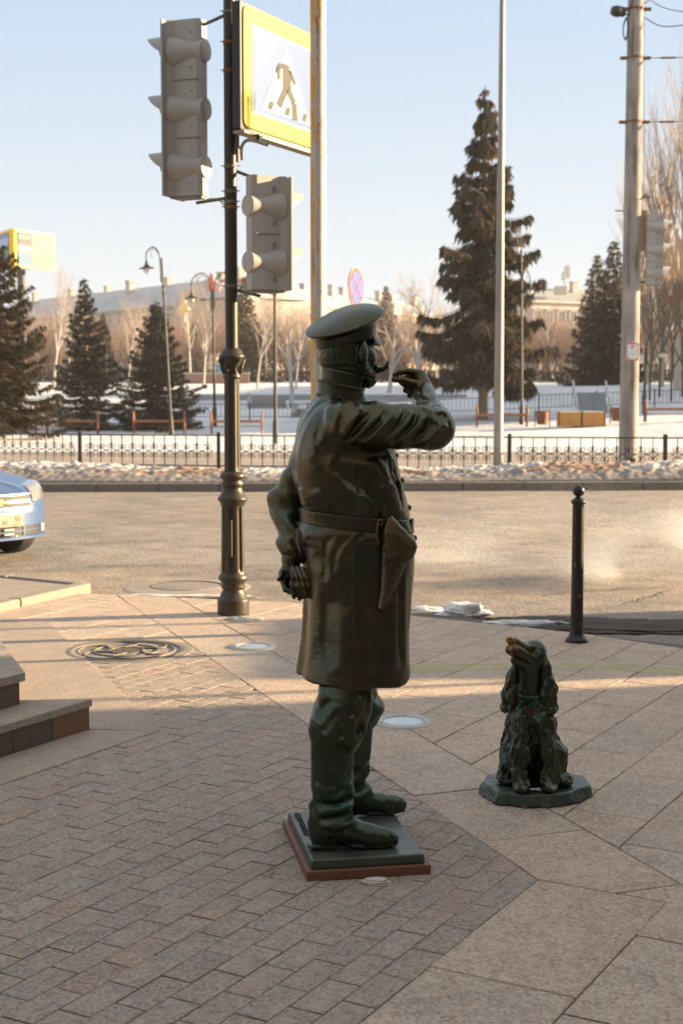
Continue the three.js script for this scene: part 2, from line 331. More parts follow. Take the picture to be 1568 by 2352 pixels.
// ---- kerb of the next pavement, with its brick paving
{
  const k0 = G(-160, 1438), k1 = G(196, 1355), island = new THREE.Group(); island.name = 'raised_pavement'; island.userData.kind = 'structure'; scene.add(island);
  const kerbMat = mat(0.29, 0.25, 0.205, 0.85, 0, { map: scaled(graniteMap, 0.6) }), brick = [mat(0.36, 0.28, 0.225, 0.9, 0, { map: scaled(graniteMap, 0.8) }), mat(0.33, 0.27, 0.225, 0.9, 0, { map: scaled(graniteMap, 0.9) })];
  const dir = k1.clone().sub(k0), L = dir.length(); dir.normalize(); const ry = Math.atan2(-dir.z, dir.x), n = Math.round(L / 0.8);
  for (let i = 0; i < n; i++) { const c = k0.clone().addScaledVector(dir, (i + 0.5) * L / n); part('kerb_stone', uvWorld(rbox(L / n - 0.008, 0.11, 0.13, 0.018, c.x, 0.008, c.z, ry)), kerbMat, island); }
  const k2 = G(70, 1342); const dir2 = k2.clone().sub(k1), L2 = dir2.length(); dir2.normalize(); const ry2 = Math.atan2(-dir2.z, dir2.x);
  for (let i = 0; i < 5; i++) { const c = k1.clone().addScaledVector(dir2, (i + 0.55) * 0.8); part('kerb_stone', uvWorld(rbox(0.79, 0.11, 0.13, 0.018, c.x, 0.006, c.z, ry2)), kerbMat, island); }
  const e = k1.clone().addScaledVector(dir2, 4.2);
  part('brick_bed', flatPoly([[k0.x, k0.z - 0.02], [k1.x - 0.05, k1.z - 0.0], [e.x, e.z + 0.03], [-9, e.z], [-9, k0.z]], 0.045), brick[1], island);
}

// ---- faint yellow light across the slabs, tinted on as a thin sheet
{
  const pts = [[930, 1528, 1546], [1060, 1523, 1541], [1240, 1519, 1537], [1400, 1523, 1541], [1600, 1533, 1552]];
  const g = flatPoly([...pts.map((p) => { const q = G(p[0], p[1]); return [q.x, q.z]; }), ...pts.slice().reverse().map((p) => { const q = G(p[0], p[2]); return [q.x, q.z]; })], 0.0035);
  const m = mat(0.52, 0.53, 0.24, 0.85, 0, { transparent: true, opacity: 0.32 }); structure('yellow_light_tint', g, m);
}

// ---- cast iron manhole cover with raised rings and spokes
{
  const mh = thing('manhole_cover', 'cast iron manhole cover with raised rings and curved spokes', 'manhole cover', [manholeAt.x, 0, manholeAt.z]);
  const iron = mat(0.20, 0.17, 0.14, 0.65, 0.35, { map: scaled(patchMap, 0.3) }), dusty = mat(0.27, 0.245, 0.215, 0.85, 0.1, { map: scaled(patchMap, 0.4) });
  const ring = (r0, r1, y0, y1, seg = 72) => lathe([[r0, y0], [r0, y1 - 0.002], [r0 + 0.002, y1], [r1 - 0.002, y1], [r1, y1 - 0.002], [r1, y0]], seg);
  part('frame_ring', ring(0.335, 0.368, -0.03, 0.007), iron, mh);
  part('collar', ring(0.368, 0.41, -0.03, 0.003), dusty, mh);
  part('cover_plate', lathe([[0, 0.001], [0.33, 0.001], [0.33, -0.02]], 72), dusty, mh);
  for (const r of [0.29, 0.19, 0.1]) part('raised_ring', ring(r, r + 0.014, 0, 0.008), iron, mh);
  for (let k = 0; k < 6; k++) {
    const a = k * Math.PI / 3 + 0.3, pts = []; for (let i = 0; i <= 6; i++) { const r = 0.1 + 0.2 * i / 6, t = a + 0.45 * Math.sin(i / 6 * Math.PI); pts.push([r * Math.cos(t), 0.006, r * Math.sin(t)]); }
    part('spoke', tube(pts, 0.006, 14, 6), iron, mh);
  }
  const dots = []; for (let i = -5; i <= 5; i++) for (let j = -5; j <= 5; j++) if (Math.hypot(i, j) < 5.2) dots.push(box(0.009, 0.006, 0.009, i * 0.017, 0.004, j * 0.017)); part('grip_studs', dots, iron, mh).userData.kind = 'stuff';
}
{
  const q = G(430, 1341); const rm = thing('road_manhole', 'flat pale manhole ring set in the asphalt', 'manhole cover', [q.x, -0.012, q.z]);
  part('concrete_ring', lathe([[0.3, 0], [0.3, -0.004], [0.5, -0.010], [0.54, -0.02]], 48), mat(0.33, 0.285, 0.24, 0.9, 0, { map: scaled(patchMap, 0.7) }), rm);
  part('cover_plate', lathe([[0, -0.006], [0.297, -0.006], [0.297, -0.02]], 48), mat(0.27, 0.235, 0.2, 0.8, 0.2, { map: scaled(patchMap, 0.5) }), rm);
}
// ---- round lights let into the slabs, unlit
{
  const rimM = mat(0.50, 0.49, 0.47, 0.5, 0.35, { map: scaled(patchMap, 0.3) }), glassM = new THREE.MeshPhysicalMaterial({ roughness: 0.32, clearcoat: 1, clearcoatRoughness: 0.22 }); glassM.color.setRGB(0.40, 0.46, 0.45); glassM.map = scaled(patchMap, 0.35);
  const screw = mat(0.3, 0.29, 0.28, 0.5, 0.7);
  const make = (p, label) => {
    const u = thing('ground_light', label, 'ground light', [p.x, 0, p.z], 0, 'round lights let into the paving');
    part('rim', lathe([[0.098, 0.004], [0.1, 0.011], [0.112, 0.013], [0.13, 0.012], [0.14, 0.006], [0.142, 0]], 56), rimM, u);
    part('glass', lathe([[0, 0.0075], [0.06, 0.0072], [0.099, 0.006]], 48), glassM, u);
    for (let k = 0; k < 3; k++) part('screw', cyl(0.006, 0.0055, 0.004, 0.121 * Math.cos(k * 2.09 + 0.6), 0.011, 0.121 * Math.sin(k * 2.09 + 0.6), 10), screw, u);
  };
  make(G(925, 1659), 'round ground light between the policeman statue and the dog'); make(G(582, 1486), 'round ground light between the manhole cover and the policeman');
}

// ================================================================ cast figures: distance fields meshed by surface nets
function meshField(f, lo, hi, cell) {
  const nx = Math.ceil((hi[0] - lo[0]) / cell) + 1, ny = Math.ceil((hi[1] - lo[1]) / cell) + 1, nz = Math.ceil((hi[2] - lo[2]) / cell) + 1;
  const F = new Float32Array(nx * ny * nz).fill(1), B = 4, S = 16, reachOf = (b) => b * cell * 0.5 * 1.75 * 1.25 + cell;
  const id = (i, j, k) => (k * ny + j) * nx + i;
  const sample = (bi, bj, bk, b) => {   // coarse blocks far from the surface are filled with one value
    const c = f(lo[0] + (bi + b / 2) * cell, lo[1] + (bj + b / 2) * cell, lo[2] + (bk + b / 2) * cell), skip = Math.abs(c) > reachOf(b);
    if (!skip && b > B) { for (let k = bk; k < Math.min(nz, bk + b); k += B) for (let j = bj; j < Math.min(ny, bj + b); j += B) for (let i = bi; i < Math.min(nx, bi + b); i += B) sample(i, j, k, B); return; }
    for (let k = bk; k < Math.min(nz, bk + b); k++) for (let j = bj; j < Math.min(ny, bj + b); j++) for (let i = bi; i < Math.min(nx, bi + b); i++) F[id(i, j, k)] = skip ? c : f(lo[0] + i * cell, lo[1] + j * cell, lo[2] + k * cell);
  };
  for (let bk = 0; bk < nz; bk += S) for (let bj = 0; bj < ny; bj += S) for (let bi = 0; bi < nx; bi += S) sample(bi, bj, bk, S);
  const vert = new Int32Array(nx * ny * nz).fill(-1), pos = [], idx = [];
  const E = [[0, 1], [2, 3], [4, 5], [6, 7], [0, 2], [1, 3], [4, 6], [5, 7], [0, 4], [1, 5], [2, 6], [3, 7]];
  const v = new Float32Array(8);
  for (let k = 0; k < nz - 1; k++) for (let j = 0; j < ny - 1; j++) for (let i = 0; i < nx - 1; i++) {
    let m = 0; for (let c = 0; c < 8; c++) { v[c] = F[id(i + (c & 1), j + (c >> 1 & 1), k + (c >> 2))]; if (v[c] < 0) m |= 1 << c; }
    if (m === 0 || m === 255) continue;
    let x = 0, y = 0, z = 0, n = 0;
    for (const [a, b] of E) if ((v[a] < 0) !== (v[b] < 0)) { const t = v[a] / (v[a] - v[b]); x += (a & 1) + ((b & 1) - (a & 1)) * t; y += (a >> 1 & 1) + ((b >> 1 & 1) - (a >> 1 & 1)) * t; z += (a >> 2) + ((b >> 2) - (a >> 2)) * t; n++; }
    vert[id(i, j, k)] = pos.length / 3; pos.push(lo[0] + (i + x / n) * cell, lo[1] + (j + y / n) * cell, lo[2] + (k + z / n) * cell);
  }
  const quad = (a, b, c, d, flip) => { if (a < 0 || b < 0 || c < 0 || d < 0) return; if (flip) idx.push(a, c, b, a, d, c); else idx.push(a, b, c, a, c, d); };
  for (let k = 1; k < nz - 1; k++) for (let j = 1; j < ny - 1; j++) for (let i = 1; i < nx - 1; i++) {
    const s = F[id(i, j, k)] < 0;
    if (s !== F[id(i + 1, j, k)] < 0) quad(vert[id(i, j - 1, k - 1)], vert[id(i, j, k - 1)], vert[id(i, j, k)], vert[id(i, j - 1, k)], !s);
    if (s !== F[id(i, j + 1, k)] < 0) quad(vert[id(i - 1, j, k - 1)], vert[id(i - 1, j, k)], vert[id(i, j, k)], vert[id(i, j, k - 1)], !s);
    if (s !== F[id(i, j, k + 1)] < 0) quad(vert[id(i - 1, j - 1, k)], vert[id(i, j - 1, k)], vert[id(i, j, k)], vert[id(i - 1, j, k)], !s);
  }
  const P = new Float32Array(pos), Nn = new Float32Array(pos.length), e = cell * 0.6;
  for (let q = 0; q < P.length; q += 3) {
    const x = P[q], y = P[q + 1], z = P[q + 2];
    let a = f(x + e, y, z) - f(x - e, y, z), b = f(x, y + e, z) - f(x, y - e, z), c = f(x, y, z + e) - f(x, y, z - e); const L = Math.hypot(a, b, c) || 1;
    Nn[q] = a / L; Nn[q + 1] = b / L; Nn[q + 2] = c / L;
  }
  const g = new THREE.BufferGeometry();
  g.setAttribute('position', new THREE.BufferAttribute(P, 3)); g.setAttribute('normal', new THREE.BufferAttribute(Nn, 3)); g.setIndex(idx); g.userData.f = f;
  return g;
}
const smin = (a, b, k) => { const h = Math.max(k - Math.abs(a - b), 0) / k; return Math.min(a, b) - h * h * k * 0.25; };
const smax = (a, b, k) => -smin(-a, -b, k);
const capsule = (x, y, z, a, b, r0, r1) => {   // tapered; returns the distance
  const dx = b[0] - a[0], dy = b[1] - a[1], dz = b[2] - a[2], t = clamp(((x - a[0]) * dx + (y - a[1]) * dy + (z - a[2]) * dz) / (dx * dx + dy * dy + dz * dz));
  return Math.hypot(x - a[0] - dx * t, y - a[1] - dy * t, z - a[2] - dz * t) - (r0 + (r1 - r0) * t);
};
const chain = (x, y, z, pts, k) => { let d = 1e3; for (let i = 0; i + 1 < pts.length; i++) d = smin(d, capsule(x, y, z, pts[i], pts[i + 1], pts[i][3], pts[i + 1][3]), k); return d; };
const ellip = (x, y, z, c, r) => { const a = (x - c[0]) / r[0], b = (y - c[1]) / r[1], d = (z - c[2]) / r[2], m = Math.hypot(a, b, d); return m < 1e-6 ? -Math.min(...r) : (m - 1) * m / Math.hypot(a / r[0], b / r[1], d / r[2]); };
function foldMap(list, x0, x1, y0, y1, s = 0.003) {   // folds drawn as ridges and grooves on the side of the figure, as a height map in metres
  const w = Math.ceil((x1 - x0) / s) + 2, h = Math.ceil((y1 - y0) / s) + 2, D = new Float32Array(w * h);
  for (const [amp, wid, raw] of list) {
    const pts = raw.length > 2 ? new THREE.CatmullRomCurve3(raw.map((p) => V3(p[0], p[1], 0))).getPoints(raw.length * 4).map((p) => [p.x, p.y]) : raw;
    const W = wid * (amp < 0 ? 0.0012 : 0.0011), R = W * 2.6, n = pts.length - 1;
    const bx0 = Math.min(...pts.map((p) => p[0])) - R, bx1 = Math.max(...pts.map((p) => p[0])) + R, by0 = Math.min(...pts.map((p) => p[1])) - R, by1 = Math.max(...pts.map((p) => p[1])) + R;
    for (let j = Math.max(0, Math.floor((by0 - y0) / s)); j <= Math.min(h - 1, (by1 - y0) / s); j++) for (let i = Math.max(0, Math.floor((bx0 - x0) / s)); i <= Math.min(w - 1, (bx1 - x0) / s); i++) {
      const x = x0 + i * s, y = y0 + j * s; let best = 9, bt = 0;
      for (let k = 0; k < n; k++) { const a = pts[k], b = pts[k + 1], dx = b[0] - a[0], dy = b[1] - a[1], t = clamp(((x - a[0]) * dx + (y - a[1]) * dy) / (dx * dx + dy * dy || 1)), d = Math.hypot(x - a[0] - dx * t, y - a[1] - dy * t); if (d < best) { best = d; bt = (k + t) / n; } }
      if (best < R) D[j * w + i] += (amp < -5.5 ? amp * 0.9 : amp) * 0.001 * Math.exp(-((best / W) ** 2)) * smooth(0, 0.18, bt) * smooth(1, 0.82, bt);
    }
  }
  return (x, y) => { const u = (x - x0) / s, v = (y - y0) / s, i = Math.floor(u), j = Math.floor(v); if (i < 0 || j < 0 || i >= w - 1 || j >= h - 1) return 0; const a = u - i, b = v - j, k = j * w + i; return lerp(lerp(D[k], D[k + 1], a), lerp(D[k + w], D[k + w + 1], a), b); };
}
// bronze: brown metal under a blue-green patina that comes off where coats and hands have rubbed it
const bronzeMat = mat(0.62, 0.64, 0.62, 0.3, 0.88, { vertexColors: true });
const patinaMat = new THREE.MeshPhysicalMaterial({ color: 0xb4b8b4, roughness: 0.5, metalness: 0.15, vertexColors: true, clearcoat: 0.35, clearcoatRoughness: 0.3 });   // thickly weathered plates
function bronze(g, { rub = 0.5, green = 0.5, scale = 1, off = 0 } = {}) {
  const p = g.attributes.position, n = g.attributes.normal, f = g.userData.f, C = new Float32Array(p.count * 3), h = 0.007 * scale;
  for (let i = 0; i < p.count; i++) {
    const x = p.getX(i), y = p.getY(i), z = p.getZ(i);
    const a = fbm(x * 9 + off, y * 5, z * 9, 3), b = fbm(x * 34, y * 20 + off, z * 34, 3), s = fbm(x * 46 + 7, y * 3.2 + off, z * 46, 3), t = noise(x * 160, y * 160, z * 160);
    const pat = clamp(0.08 + green * 0.8 + a * 0.55 + b * 0.25);
    let r = lerp(0.165, 0.052, pat), q = lerp(0.115, 0.098, pat), u = lerp(0.062, 0.080, pat);
    const cool = clamp(b * 1.1 + a * 0.4 - 0.05); r = lerp(r, 0.045, cool * 0.6); q = lerp(q, 0.070, cool * 0.6); u = lerp(u, 0.074, cool * 0.6);
    const streak = smooth(0.26, 0.42, s + 0.3 * b) * green * 0.75; r = lerp(r, 0.15, streak); q = lerp(q, 0.24, streak); u = lerp(u, 0.195, streak);
    if (rub > 0 && f) {
      const cv = (f(x + h, y, z) + f(x - h, y, z) + f(x, y + h, z) + f(x, y - h, z) + f(x, y, z + h) + f(x, y, z - h)) / (h * h);
      const w = smooth(110, 260, cv * scale + 90 * b + 40 * t) * rub * 0.85; r = lerp(r, 0.36, w); q = lerp(q, 0.20, w); u = lerp(u, 0.085, w);
    }
    const m = 1 + 0.18 * t + 0.2 * b; C[i * 3] = r * m; C[i * 3 + 1] = q * m; C[i * 3 + 2] = u * m;
  }
  g.setAttribute('color', new THREE.BufferAttribute(C, 3)); g.deleteAttribute('uv'); return g;
}
const FOLDS_SLEEVE = [[9, 13, [[-0.012, 1.562], [-0.04, 1.531], [-0.069, 1.491], [-0.089, 1.443]]], [7, 9, [[-0.024, 1.538], [-0.046, 1.507], [-0.065, 1.475], [-0.081, 1.443]]], [9, 14, [[0.049, 1.538], [0.008, 1.499], [-0.024, 1.463], [-0.065, 1.427]]], [9, 14, [[0.09, 1.546], [0.073, 1.518], [0.041, 1.483], [0.012, 1.451], [-0.024, 1.419]]], [7, 10, [[0.11, 1.55], [0.098, 1.514], [0.065, 1.47], [0.025, 1.431]]], [9, 13, [[0.147, 1.546], [0.131, 1.51], [0.09, 1.466], [0.049, 1.427]]], [9, 13, [[0.176, 1.538], [0.167, 1.502], [0.131, 1.462], [0.094, 1.426]]], [7, 10, [[-0.065, 1.578], [-0.089, 1.543], [-0.105, 1.491], [-0.101, 1.451]]], [8, 12, [[0.192, 1.562], [0.2, 1.522], [0.229, 1.49], [0.258, 1.498]]], [8, 11, [[0.229, 1.49], [0.209, 1.458], [0.172, 1.426]]], [6, 8, [[0.167, 1.558], [0.2, 1.582], [0.233, 1.578]]], [6, 7, [[0.175, 1.574], [0.22, 1.602]]], [6, 8, [[0.192, 1.55], [0.229, 1.566], [0.254, 1.55]]], [6, 8, [[0.217, 1.53], [0.241, 1.542], [0.26, 1.522]]], [-7, 8, [[0.016, 1.536], [-0.016, 1.503], [-0.048, 1.463], [-0.069, 1.431]]], [-8, 9, [[0.069, 1.544], [0.041, 1.506], [0.008, 1.471], [-0.028, 1.435]]], [-7, 8, [[0.126, 1.548], [0.106, 1.506], [0.073, 1.466], [0.037, 1.429]]], [-8, 9, [[0.159, 1.542], [0.147, 1.502], [0.114, 1.462], [0.074, 1.426]]], [-8, 9, [[0.196, 1.522], [0.192, 1.49], [0.164, 1.454], [0.131, 1.426]]], [-6, 7, [[0.179, 1.566], [0.212, 1.57], [0.241, 1.562]]], [-6, 7, [[0.204, 1.542], [0.237, 1.554], [0.258, 1.538]]]];
const FOLDS_TORSO = [[7, 11, [[-0.078, 1.574], [-0.111, 1.526], [-0.135, 1.462], [-0.144, 1.422]]], [6, 10, [[-0.099, 1.57], [-0.139, 1.518], [-0.16, 1.454], [-0.164, 1.402]]], [-5, 8, [[-0.091, 1.572], [-0.125, 1.522], [-0.148, 1.458], [-0.154, 1.414]]], [-7, 4.5, [[-0.095, 1.57], [-0.119, 1.564], [-0.148, 1.538], [-0.176, 1.498], [-0.196, 1.45], [-0.207, 1.402], [-0.21, 1.342], [-0.209, 1.261], [-0.205, 1.213]]], [3, 6, [[-0.099, 1.566], [-0.143, 1.536], [-0.171, 1.498], [-0.192, 1.45], [-0.201, 1.402], [-0.204, 1.342], [-0.203, 1.261]]], [3, 4, [[-0.035, 1.368], [-0.031, 1.32], [-0.027, 1.259], [-0.025, 1.206]]], [7, 14, [[-0.164, 1.422], [-0.172, 1.362], [-0.144, 1.313], [-0.111, 1.264]]], [6, 13, [[-0.144, 1.45], [-0.16, 1.402], [-0.127, 1.341], [-0.078, 1.296]]], [6, 12, [[-0.095, 1.401], [-0.111, 1.361], [-0.095, 1.321], [-0.058, 1.288]]], [8, 14, [[0.008, 1.38], [0.041, 1.352], [0.07, 1.319], [0.091, 1.278]]], [6, 12, [[0.028, 1.388], [0.07, 1.351], [0.095, 1.306]]], [8, 15, [[-0.095, 1.296], [-0.029, 1.259], [0.029, 1.205]]], [8, 15, [[-0.021, 1.279], [0.029, 1.238], [0.074, 1.201]]], [5, 10, [[-0.201, 1.281], [-0.185, 1.241], [-0.177, 1.212]]], [7, 12, [[-0.16, 1.281], [-0.128, 1.24], [-0.107, 1.207]]], [-6, 10, [[-0.078, 1.328], [-0.029, 1.292], [0.029, 1.242], [0.062, 1.205]]], [-6, 11, [[-0.152, 1.361], [-0.119, 1.301], [-0.078, 1.264], [-0.037, 1.21]]], [-6, 10, [[0.028, 1.36], [0.053, 1.327], [0.074, 1.286]]], [-8, 14, [[-0.095, 1.397], [-0.046, 1.389], [0.028, 1.388], [0.095, 1.392]]], [-5, 3.5, [[0.092, 1.396], [0.099, 1.319], [0.132, 1.277], [0.139, 1.2]]], [-6, 8, [[-0.109, 1.13], [-0.119, 1.085], [-0.121, 1.025], [-0.125, 0.963]]], [-6, 8, [[-0.039, 1.127], [-0.076, 1.097], [-0.097, 1.052], [-0.101, 0.991]]], [-5, 8, [[0.006, 1.132], [-0.031, 1.108], [-0.051, 1.076], [-0.055, 1.039]]], [6, 13, [[-0.084, 1.121], [-0.105, 1.081], [-0.111, 1.016], [-0.113, 0.943]]], [5, 13, [[-0.018, 1.124], [-0.06, 1.088], [-0.08, 1.048], [-0.08, 0.983]]], [-7, 6, [[-0.188, 1.133], [-0.205, 1.107], [-0.207, 1.075]]], [-5, 9, [[-0.162, 1.09], [-0.182, 1.05], [-0.191, 1.006]]], [6, 14, [[-0.17, 1.135], [-0.195, 1.091], [-0.199, 1.051]]], [3, 4.5, [[-0.033, 1.104], [-0.033, 0.9], [-0.028, 0.653]]], [8, 20, [[-0.138, 1.057], [-0.146, 0.944], [-0.15, 0.862], [-0.171, 0.682]]], [-8, 18, [[-0.109, 0.943], [-0.117, 0.82], [-0.119, 0.664]]], [7, 26, [[-0.064, 0.901], [-0.072, 0.778], [-0.076, 0.654]]], [-5, 20, [[0.011, 0.899], [0.011, 0.775], [0.019, 0.659]]], [8, 22, [[0.106, 0.937], [0.094, 0.814], [0.095, 0.657]]], [-8, 11, [[0.131, 1.019], [0.125, 0.854], [0.128, 0.655]]], [6, 10, [[0.144, 1.019], [0.14, 0.854], [0.147, 0.659]]], [-7, 14, [[-0.185, 0.965], [-0.187, 0.863], [-0.195, 0.687]]], [6, 12, [[-0.201, 0.823], [-0.212, 0.688]]]];
const FOLDS_TROUSERS = [[9, 15, [[-0.146, 0.649], [-0.15, 0.562], [-0.174, 0.496]]], [8, 13, [[-0.094, 0.58], [-0.134, 0.53], [-0.166, 0.491]]], [-7, 11, [[-0.11, 0.593], [-0.146, 0.542], [-0.166, 0.511]]], [10, 13, [[-0.014, 0.605], [-0.018, 0.537], [0.002, 0.472], [-0.01, 0.441]]], [-9, 12, [[-0.038, 0.598], [-0.026, 0.537], [-0.018, 0.489], [-0.03, 0.453]]], [8, 13, [[-0.054, 0.539], [-0.038, 0.498], [-0.046, 0.45]]], [-7, 10, [[-0.074, 0.547], [-0.086, 0.5], [-0.078, 0.46]]], [8, 14, [[-0.086, 0.532], [-0.118, 0.493], [-0.134, 0.462]]], [7, 12, [[0.022, 0.596], [0.014, 0.552], [0.022, 0.523]]], [8, 12, [[-0.174, 0.48], [-0.11, 0.457], [-0.054, 0.438], [-0.014, 0.441]]]];
const FOLDS_BOOT = [[9, 12, [[-0.169, 0.268], [-0.107, 0.256], [-0.051, 0.268], [-0.02, 0.234]]], [9, 12, [[-0.171, 0.203], [-0.107, 0.212], [-0.055, 0.219], [-0.022, 0.224]]], [-8, 8, [[-0.165, 0.241], [-0.107, 0.232], [-0.059, 0.24], [-0.026, 0.226]]], [-7, 8, [[-0.163, 0.18], [-0.107, 0.186], [-0.034, 0.194]]], [7, 10, [[-0.159, 0.164], [-0.107, 0.157], [-0.034, 0.161]]], [-6, 14, [[-0.071, 0.342], [-0.051, 0.32], [-0.032, 0.311]]], [5, 12, [[-0.075, 0.309], [-0.055, 0.288], [-0.034, 0.291]]], [-4, 12, [[-0.107, 0.408], [-0.091, 0.351], [-0.107, 0.303]]], [4, 12, [[-0.071, 0.406], [-0.055, 0.361]]], [-4, 3.5, [[-0.095, 0.132], [-0.075, 0.143], [-0.034, 0.153]]], [-3, 3.5, [[-0.151, 0.151], [-0.107, 0.133], [-0.095, 0.124]]], [5, 9, [[-0.171, 0.298], [-0.139, 0.28], [-0.091, 0.286]]], [-4, 10, [[-0.123, 0.336], [-0.107, 0.303], [-0.067, 0.285]]]];

const tableOf = (rows) => (y) => {   // rows of [height, back, front, half width], smooth between
  if (y >= rows[0][0]) return rows[0]; const last = rows[rows.length - 1]; if (y <= last[0]) return last;
  let i = 0; while (rows[i + 1][0] > y) i++;
  const a = rows[Math.max(0, i - 1)], b = rows[i], c = rows[i + 1], d = rows[Math.min(rows.length - 1, i + 2)], t = (b[0] - y) / (b[0] - c[0]), t2 = t * t, t3 = t2 * t;
  return b.map((_, k) => 0.5 * (2 * b[k] + (c[k] - a[k]) * t + (2 * a[k] - 5 * b[k] + 4 * c[k] - d[k]) * t2 + (3 * b[k] - a[k] - 3 * c[k] + d[k]) * t3));
};
const coatRows = tableOf([[1.625, -0.105, 0.02, 0.06], [1.595, -0.122, 0.035, 0.088], [1.57, -0.142, 0.055, 0.128], [1.535, -0.168, 0.088, 0.172], [1.49, -0.192, 0.118, 0.198], [1.44, -0.205, 0.136, 0.205], [1.39, -0.211, 0.146, 0.207], [1.33, -0.21, 0.158, 0.21], [1.27, -0.199, 0.173, 0.213], [1.21, -0.187, 0.190, 0.212], [1.165, -0.182, 0.200, 0.209], [1.13, -0.184, 0.207, 0.211], [1.09, -0.185, 0.212, 0.217], [1.02, -0.173, 0.213, 0.221], [0.90, -0.167, 0.205, 0.224], [0.76, -0.174, 0.196, 0.233], [0.68, -0.186, 0.197, 0.243], [0.60, -0.198, 0.203, 0.252]]);
const SH = [-0.05, 1.492, 0.158], EL = [0.222, 1.482, 0.232], WR = [0.236, 1.600, 0.030];
const LS = [-0.05, 1.485, -0.165], LE = [-0.196, 1.205, -0.215], LW = [-0.203, 1.040, -0.075];
const torsoFold = foldMap(FOLDS_TORSO, -0.26, 0.26, 0.58, 1.64), sleeveFold = foldMap(FOLDS_SLEEVE, -0.16, 0.34, 1.34, 1.66);
const pantFold = foldMap(FOLDS_TROUSERS, -0.24, 0.2, 0.36, 0.7), bootFold = foldMap(FOLDS_BOOT, -0.24, 0.2, 0.06, 0.46);
function coatBody(x, y, z) {
  const [, b0, f0, w0] = coatRows(y), slim = 0.975, b = b0 * slim, f = f0 * slim, w = w0 * lerp(1.0, 0.95, smooth(0.8, 1.1, y)), cx = (b + f) / 2, a = (f - b) / 2, qx = Math.abs(x - cx) / a, qz = Math.abs(z) / w, n = 2.25;
  const m = Math.pow(Math.pow(qx, n) + Math.pow(qz, n), 1 / n), R = Math.hypot(x - cx, z);
  return m < 0.02 ? -0.1 : R * (1 - 1 / m);
}
function coat(x, y, z) {
  let d = coatBody(x, y, z); if (d > 0.12 && y < 1.2 && z > -0.1 && x > -0.1) return Math.max(d, 0.62 - y);
  const near = smooth(-0.02, 0.06, z), th = Math.atan2(z, x), below = smooth(1.16, 0.75, y);
  d -= 1.05 * torsoFold(x, y) * near;
  d -= (1 - near) * (0.006 * below * Math.cos(th * 9 + 1.5 * Math.sin(y * 3)) + 0.004 * (1 - below) * Math.sin(th * 7 + y * 26));
  d -= 0.004 * below * Math.cos(th * 5 + 0.8);
  // belt cinch
  const by = y - (1.166 - 0.10 * x); d += 0.006 * Math.exp(-((by / 0.03) ** 2)) - 0.005 * Math.exp(-(((by + 0.05) / 0.02) ** 2));
  // raised right sleeve
  if (y > 1.3) {
    const k1 = capsule(x, y, z, SH, EL, 0.086, 0.068), k2 = capsule(x, y, z, EL, WR, 0.066, 0.035);
    let arm = smin(k1, k2, 0.03), face = smooth(-0.03, 0.04, z - (k1 < k2 ? 0.2 : 0.13));
    arm -= (k1 < k2 + 0.004 ? 1.3 : 0.75) * sleeveFold(x, y) * face + (1 - face) * 0.004 * Math.sin(x * 70 + y * 40 + z * 25);
    if (k2 < k1 + 0.01) { const t = clamp((y - 1.50) / 0.1); arm -= 0.0022 * Math.sin(t * 22 + z * 40 + x * 30) * smooth(0, 0.02, k1); }
    d = smin(d, arm, 0.028);
  }
  { // left arm, bent behind the back
    const k1 = capsule(x, y, z, LS, LE, 0.082, 0.063), k2 = capsule(x, y, z, LE, LW, 0.063, 0.041);
    let arm = smin(k1, k2, 0.03); const s = y * 30 + x * 25 - z * 12;
    arm -= 0.0065 * Math.sin(s + 1.2 * Math.sin(y * 23)) * Math.sin(x * 18 + 0.6) + 0.004 * Math.sin(s * 2.1 + 1);
    d = smin(d, arm, 0.022);
  }
  // cuffs end open
  d += 0.0006 * noise(x * 90, y * 90, z * 90) + 0.0012 * noise(x * 18, y * 14, z * 18);
  return smax(d, 0.628 + 0.022 * z * z * 20 * (z > 0 ? -0.4 : 0.3) + 0.004 * Math.sin(x * 38) - y, 0.008);
}
const LEGS = [{ z: 0.165, k: -0.102, hip: -0.03, turn: 0.09, s: 1 }, { z: -0.165, k: 0.012, hip: 0.0, turn: -0.17, s: -1 }];
function trousers(x, y, z) {
  let d = 9;
  for (const L of LEGS) {
    const kx = L.k + (L.s > 0 ? 0.014 : 0.03), pts = [[L.hip, 0.74, L.z * 0.62, 0.075], [L.hip - 0.012, 0.66, L.z * 0.74, 0.085], [(L.hip + kx) / 2, 0.56, L.z * 0.95, 0.090], [kx, 0.478, L.z, 0.091], [kx - 0.002, 0.452, L.z, 0.085], [L.k, 0.405, L.z, 0.060]];
    let q = chain(x, y, z, pts, 0.012);
    const f = L.s > 0 ? pantFold(x, y) * smooth(-0.03, 0.04, z - L.z) : 0;
    q -= f + 0.006 * Math.sin(x * 42 + y * 30 + L.s) * Math.sin(y * 34 + z * 25 + 2) * smooth(0.42, 0.5, y);
    if (L.s < 0) q -= 0.010 * Math.exp(-(((y - 0.46) / 0.02) ** 2)) - 0.008 * Math.exp(-(((y - 0.515) / 0.02) ** 2));
    d = Math.min(d, q);
  }
  return d + 0.0012 * noise(x * 40, y * 40, z * 40);
}
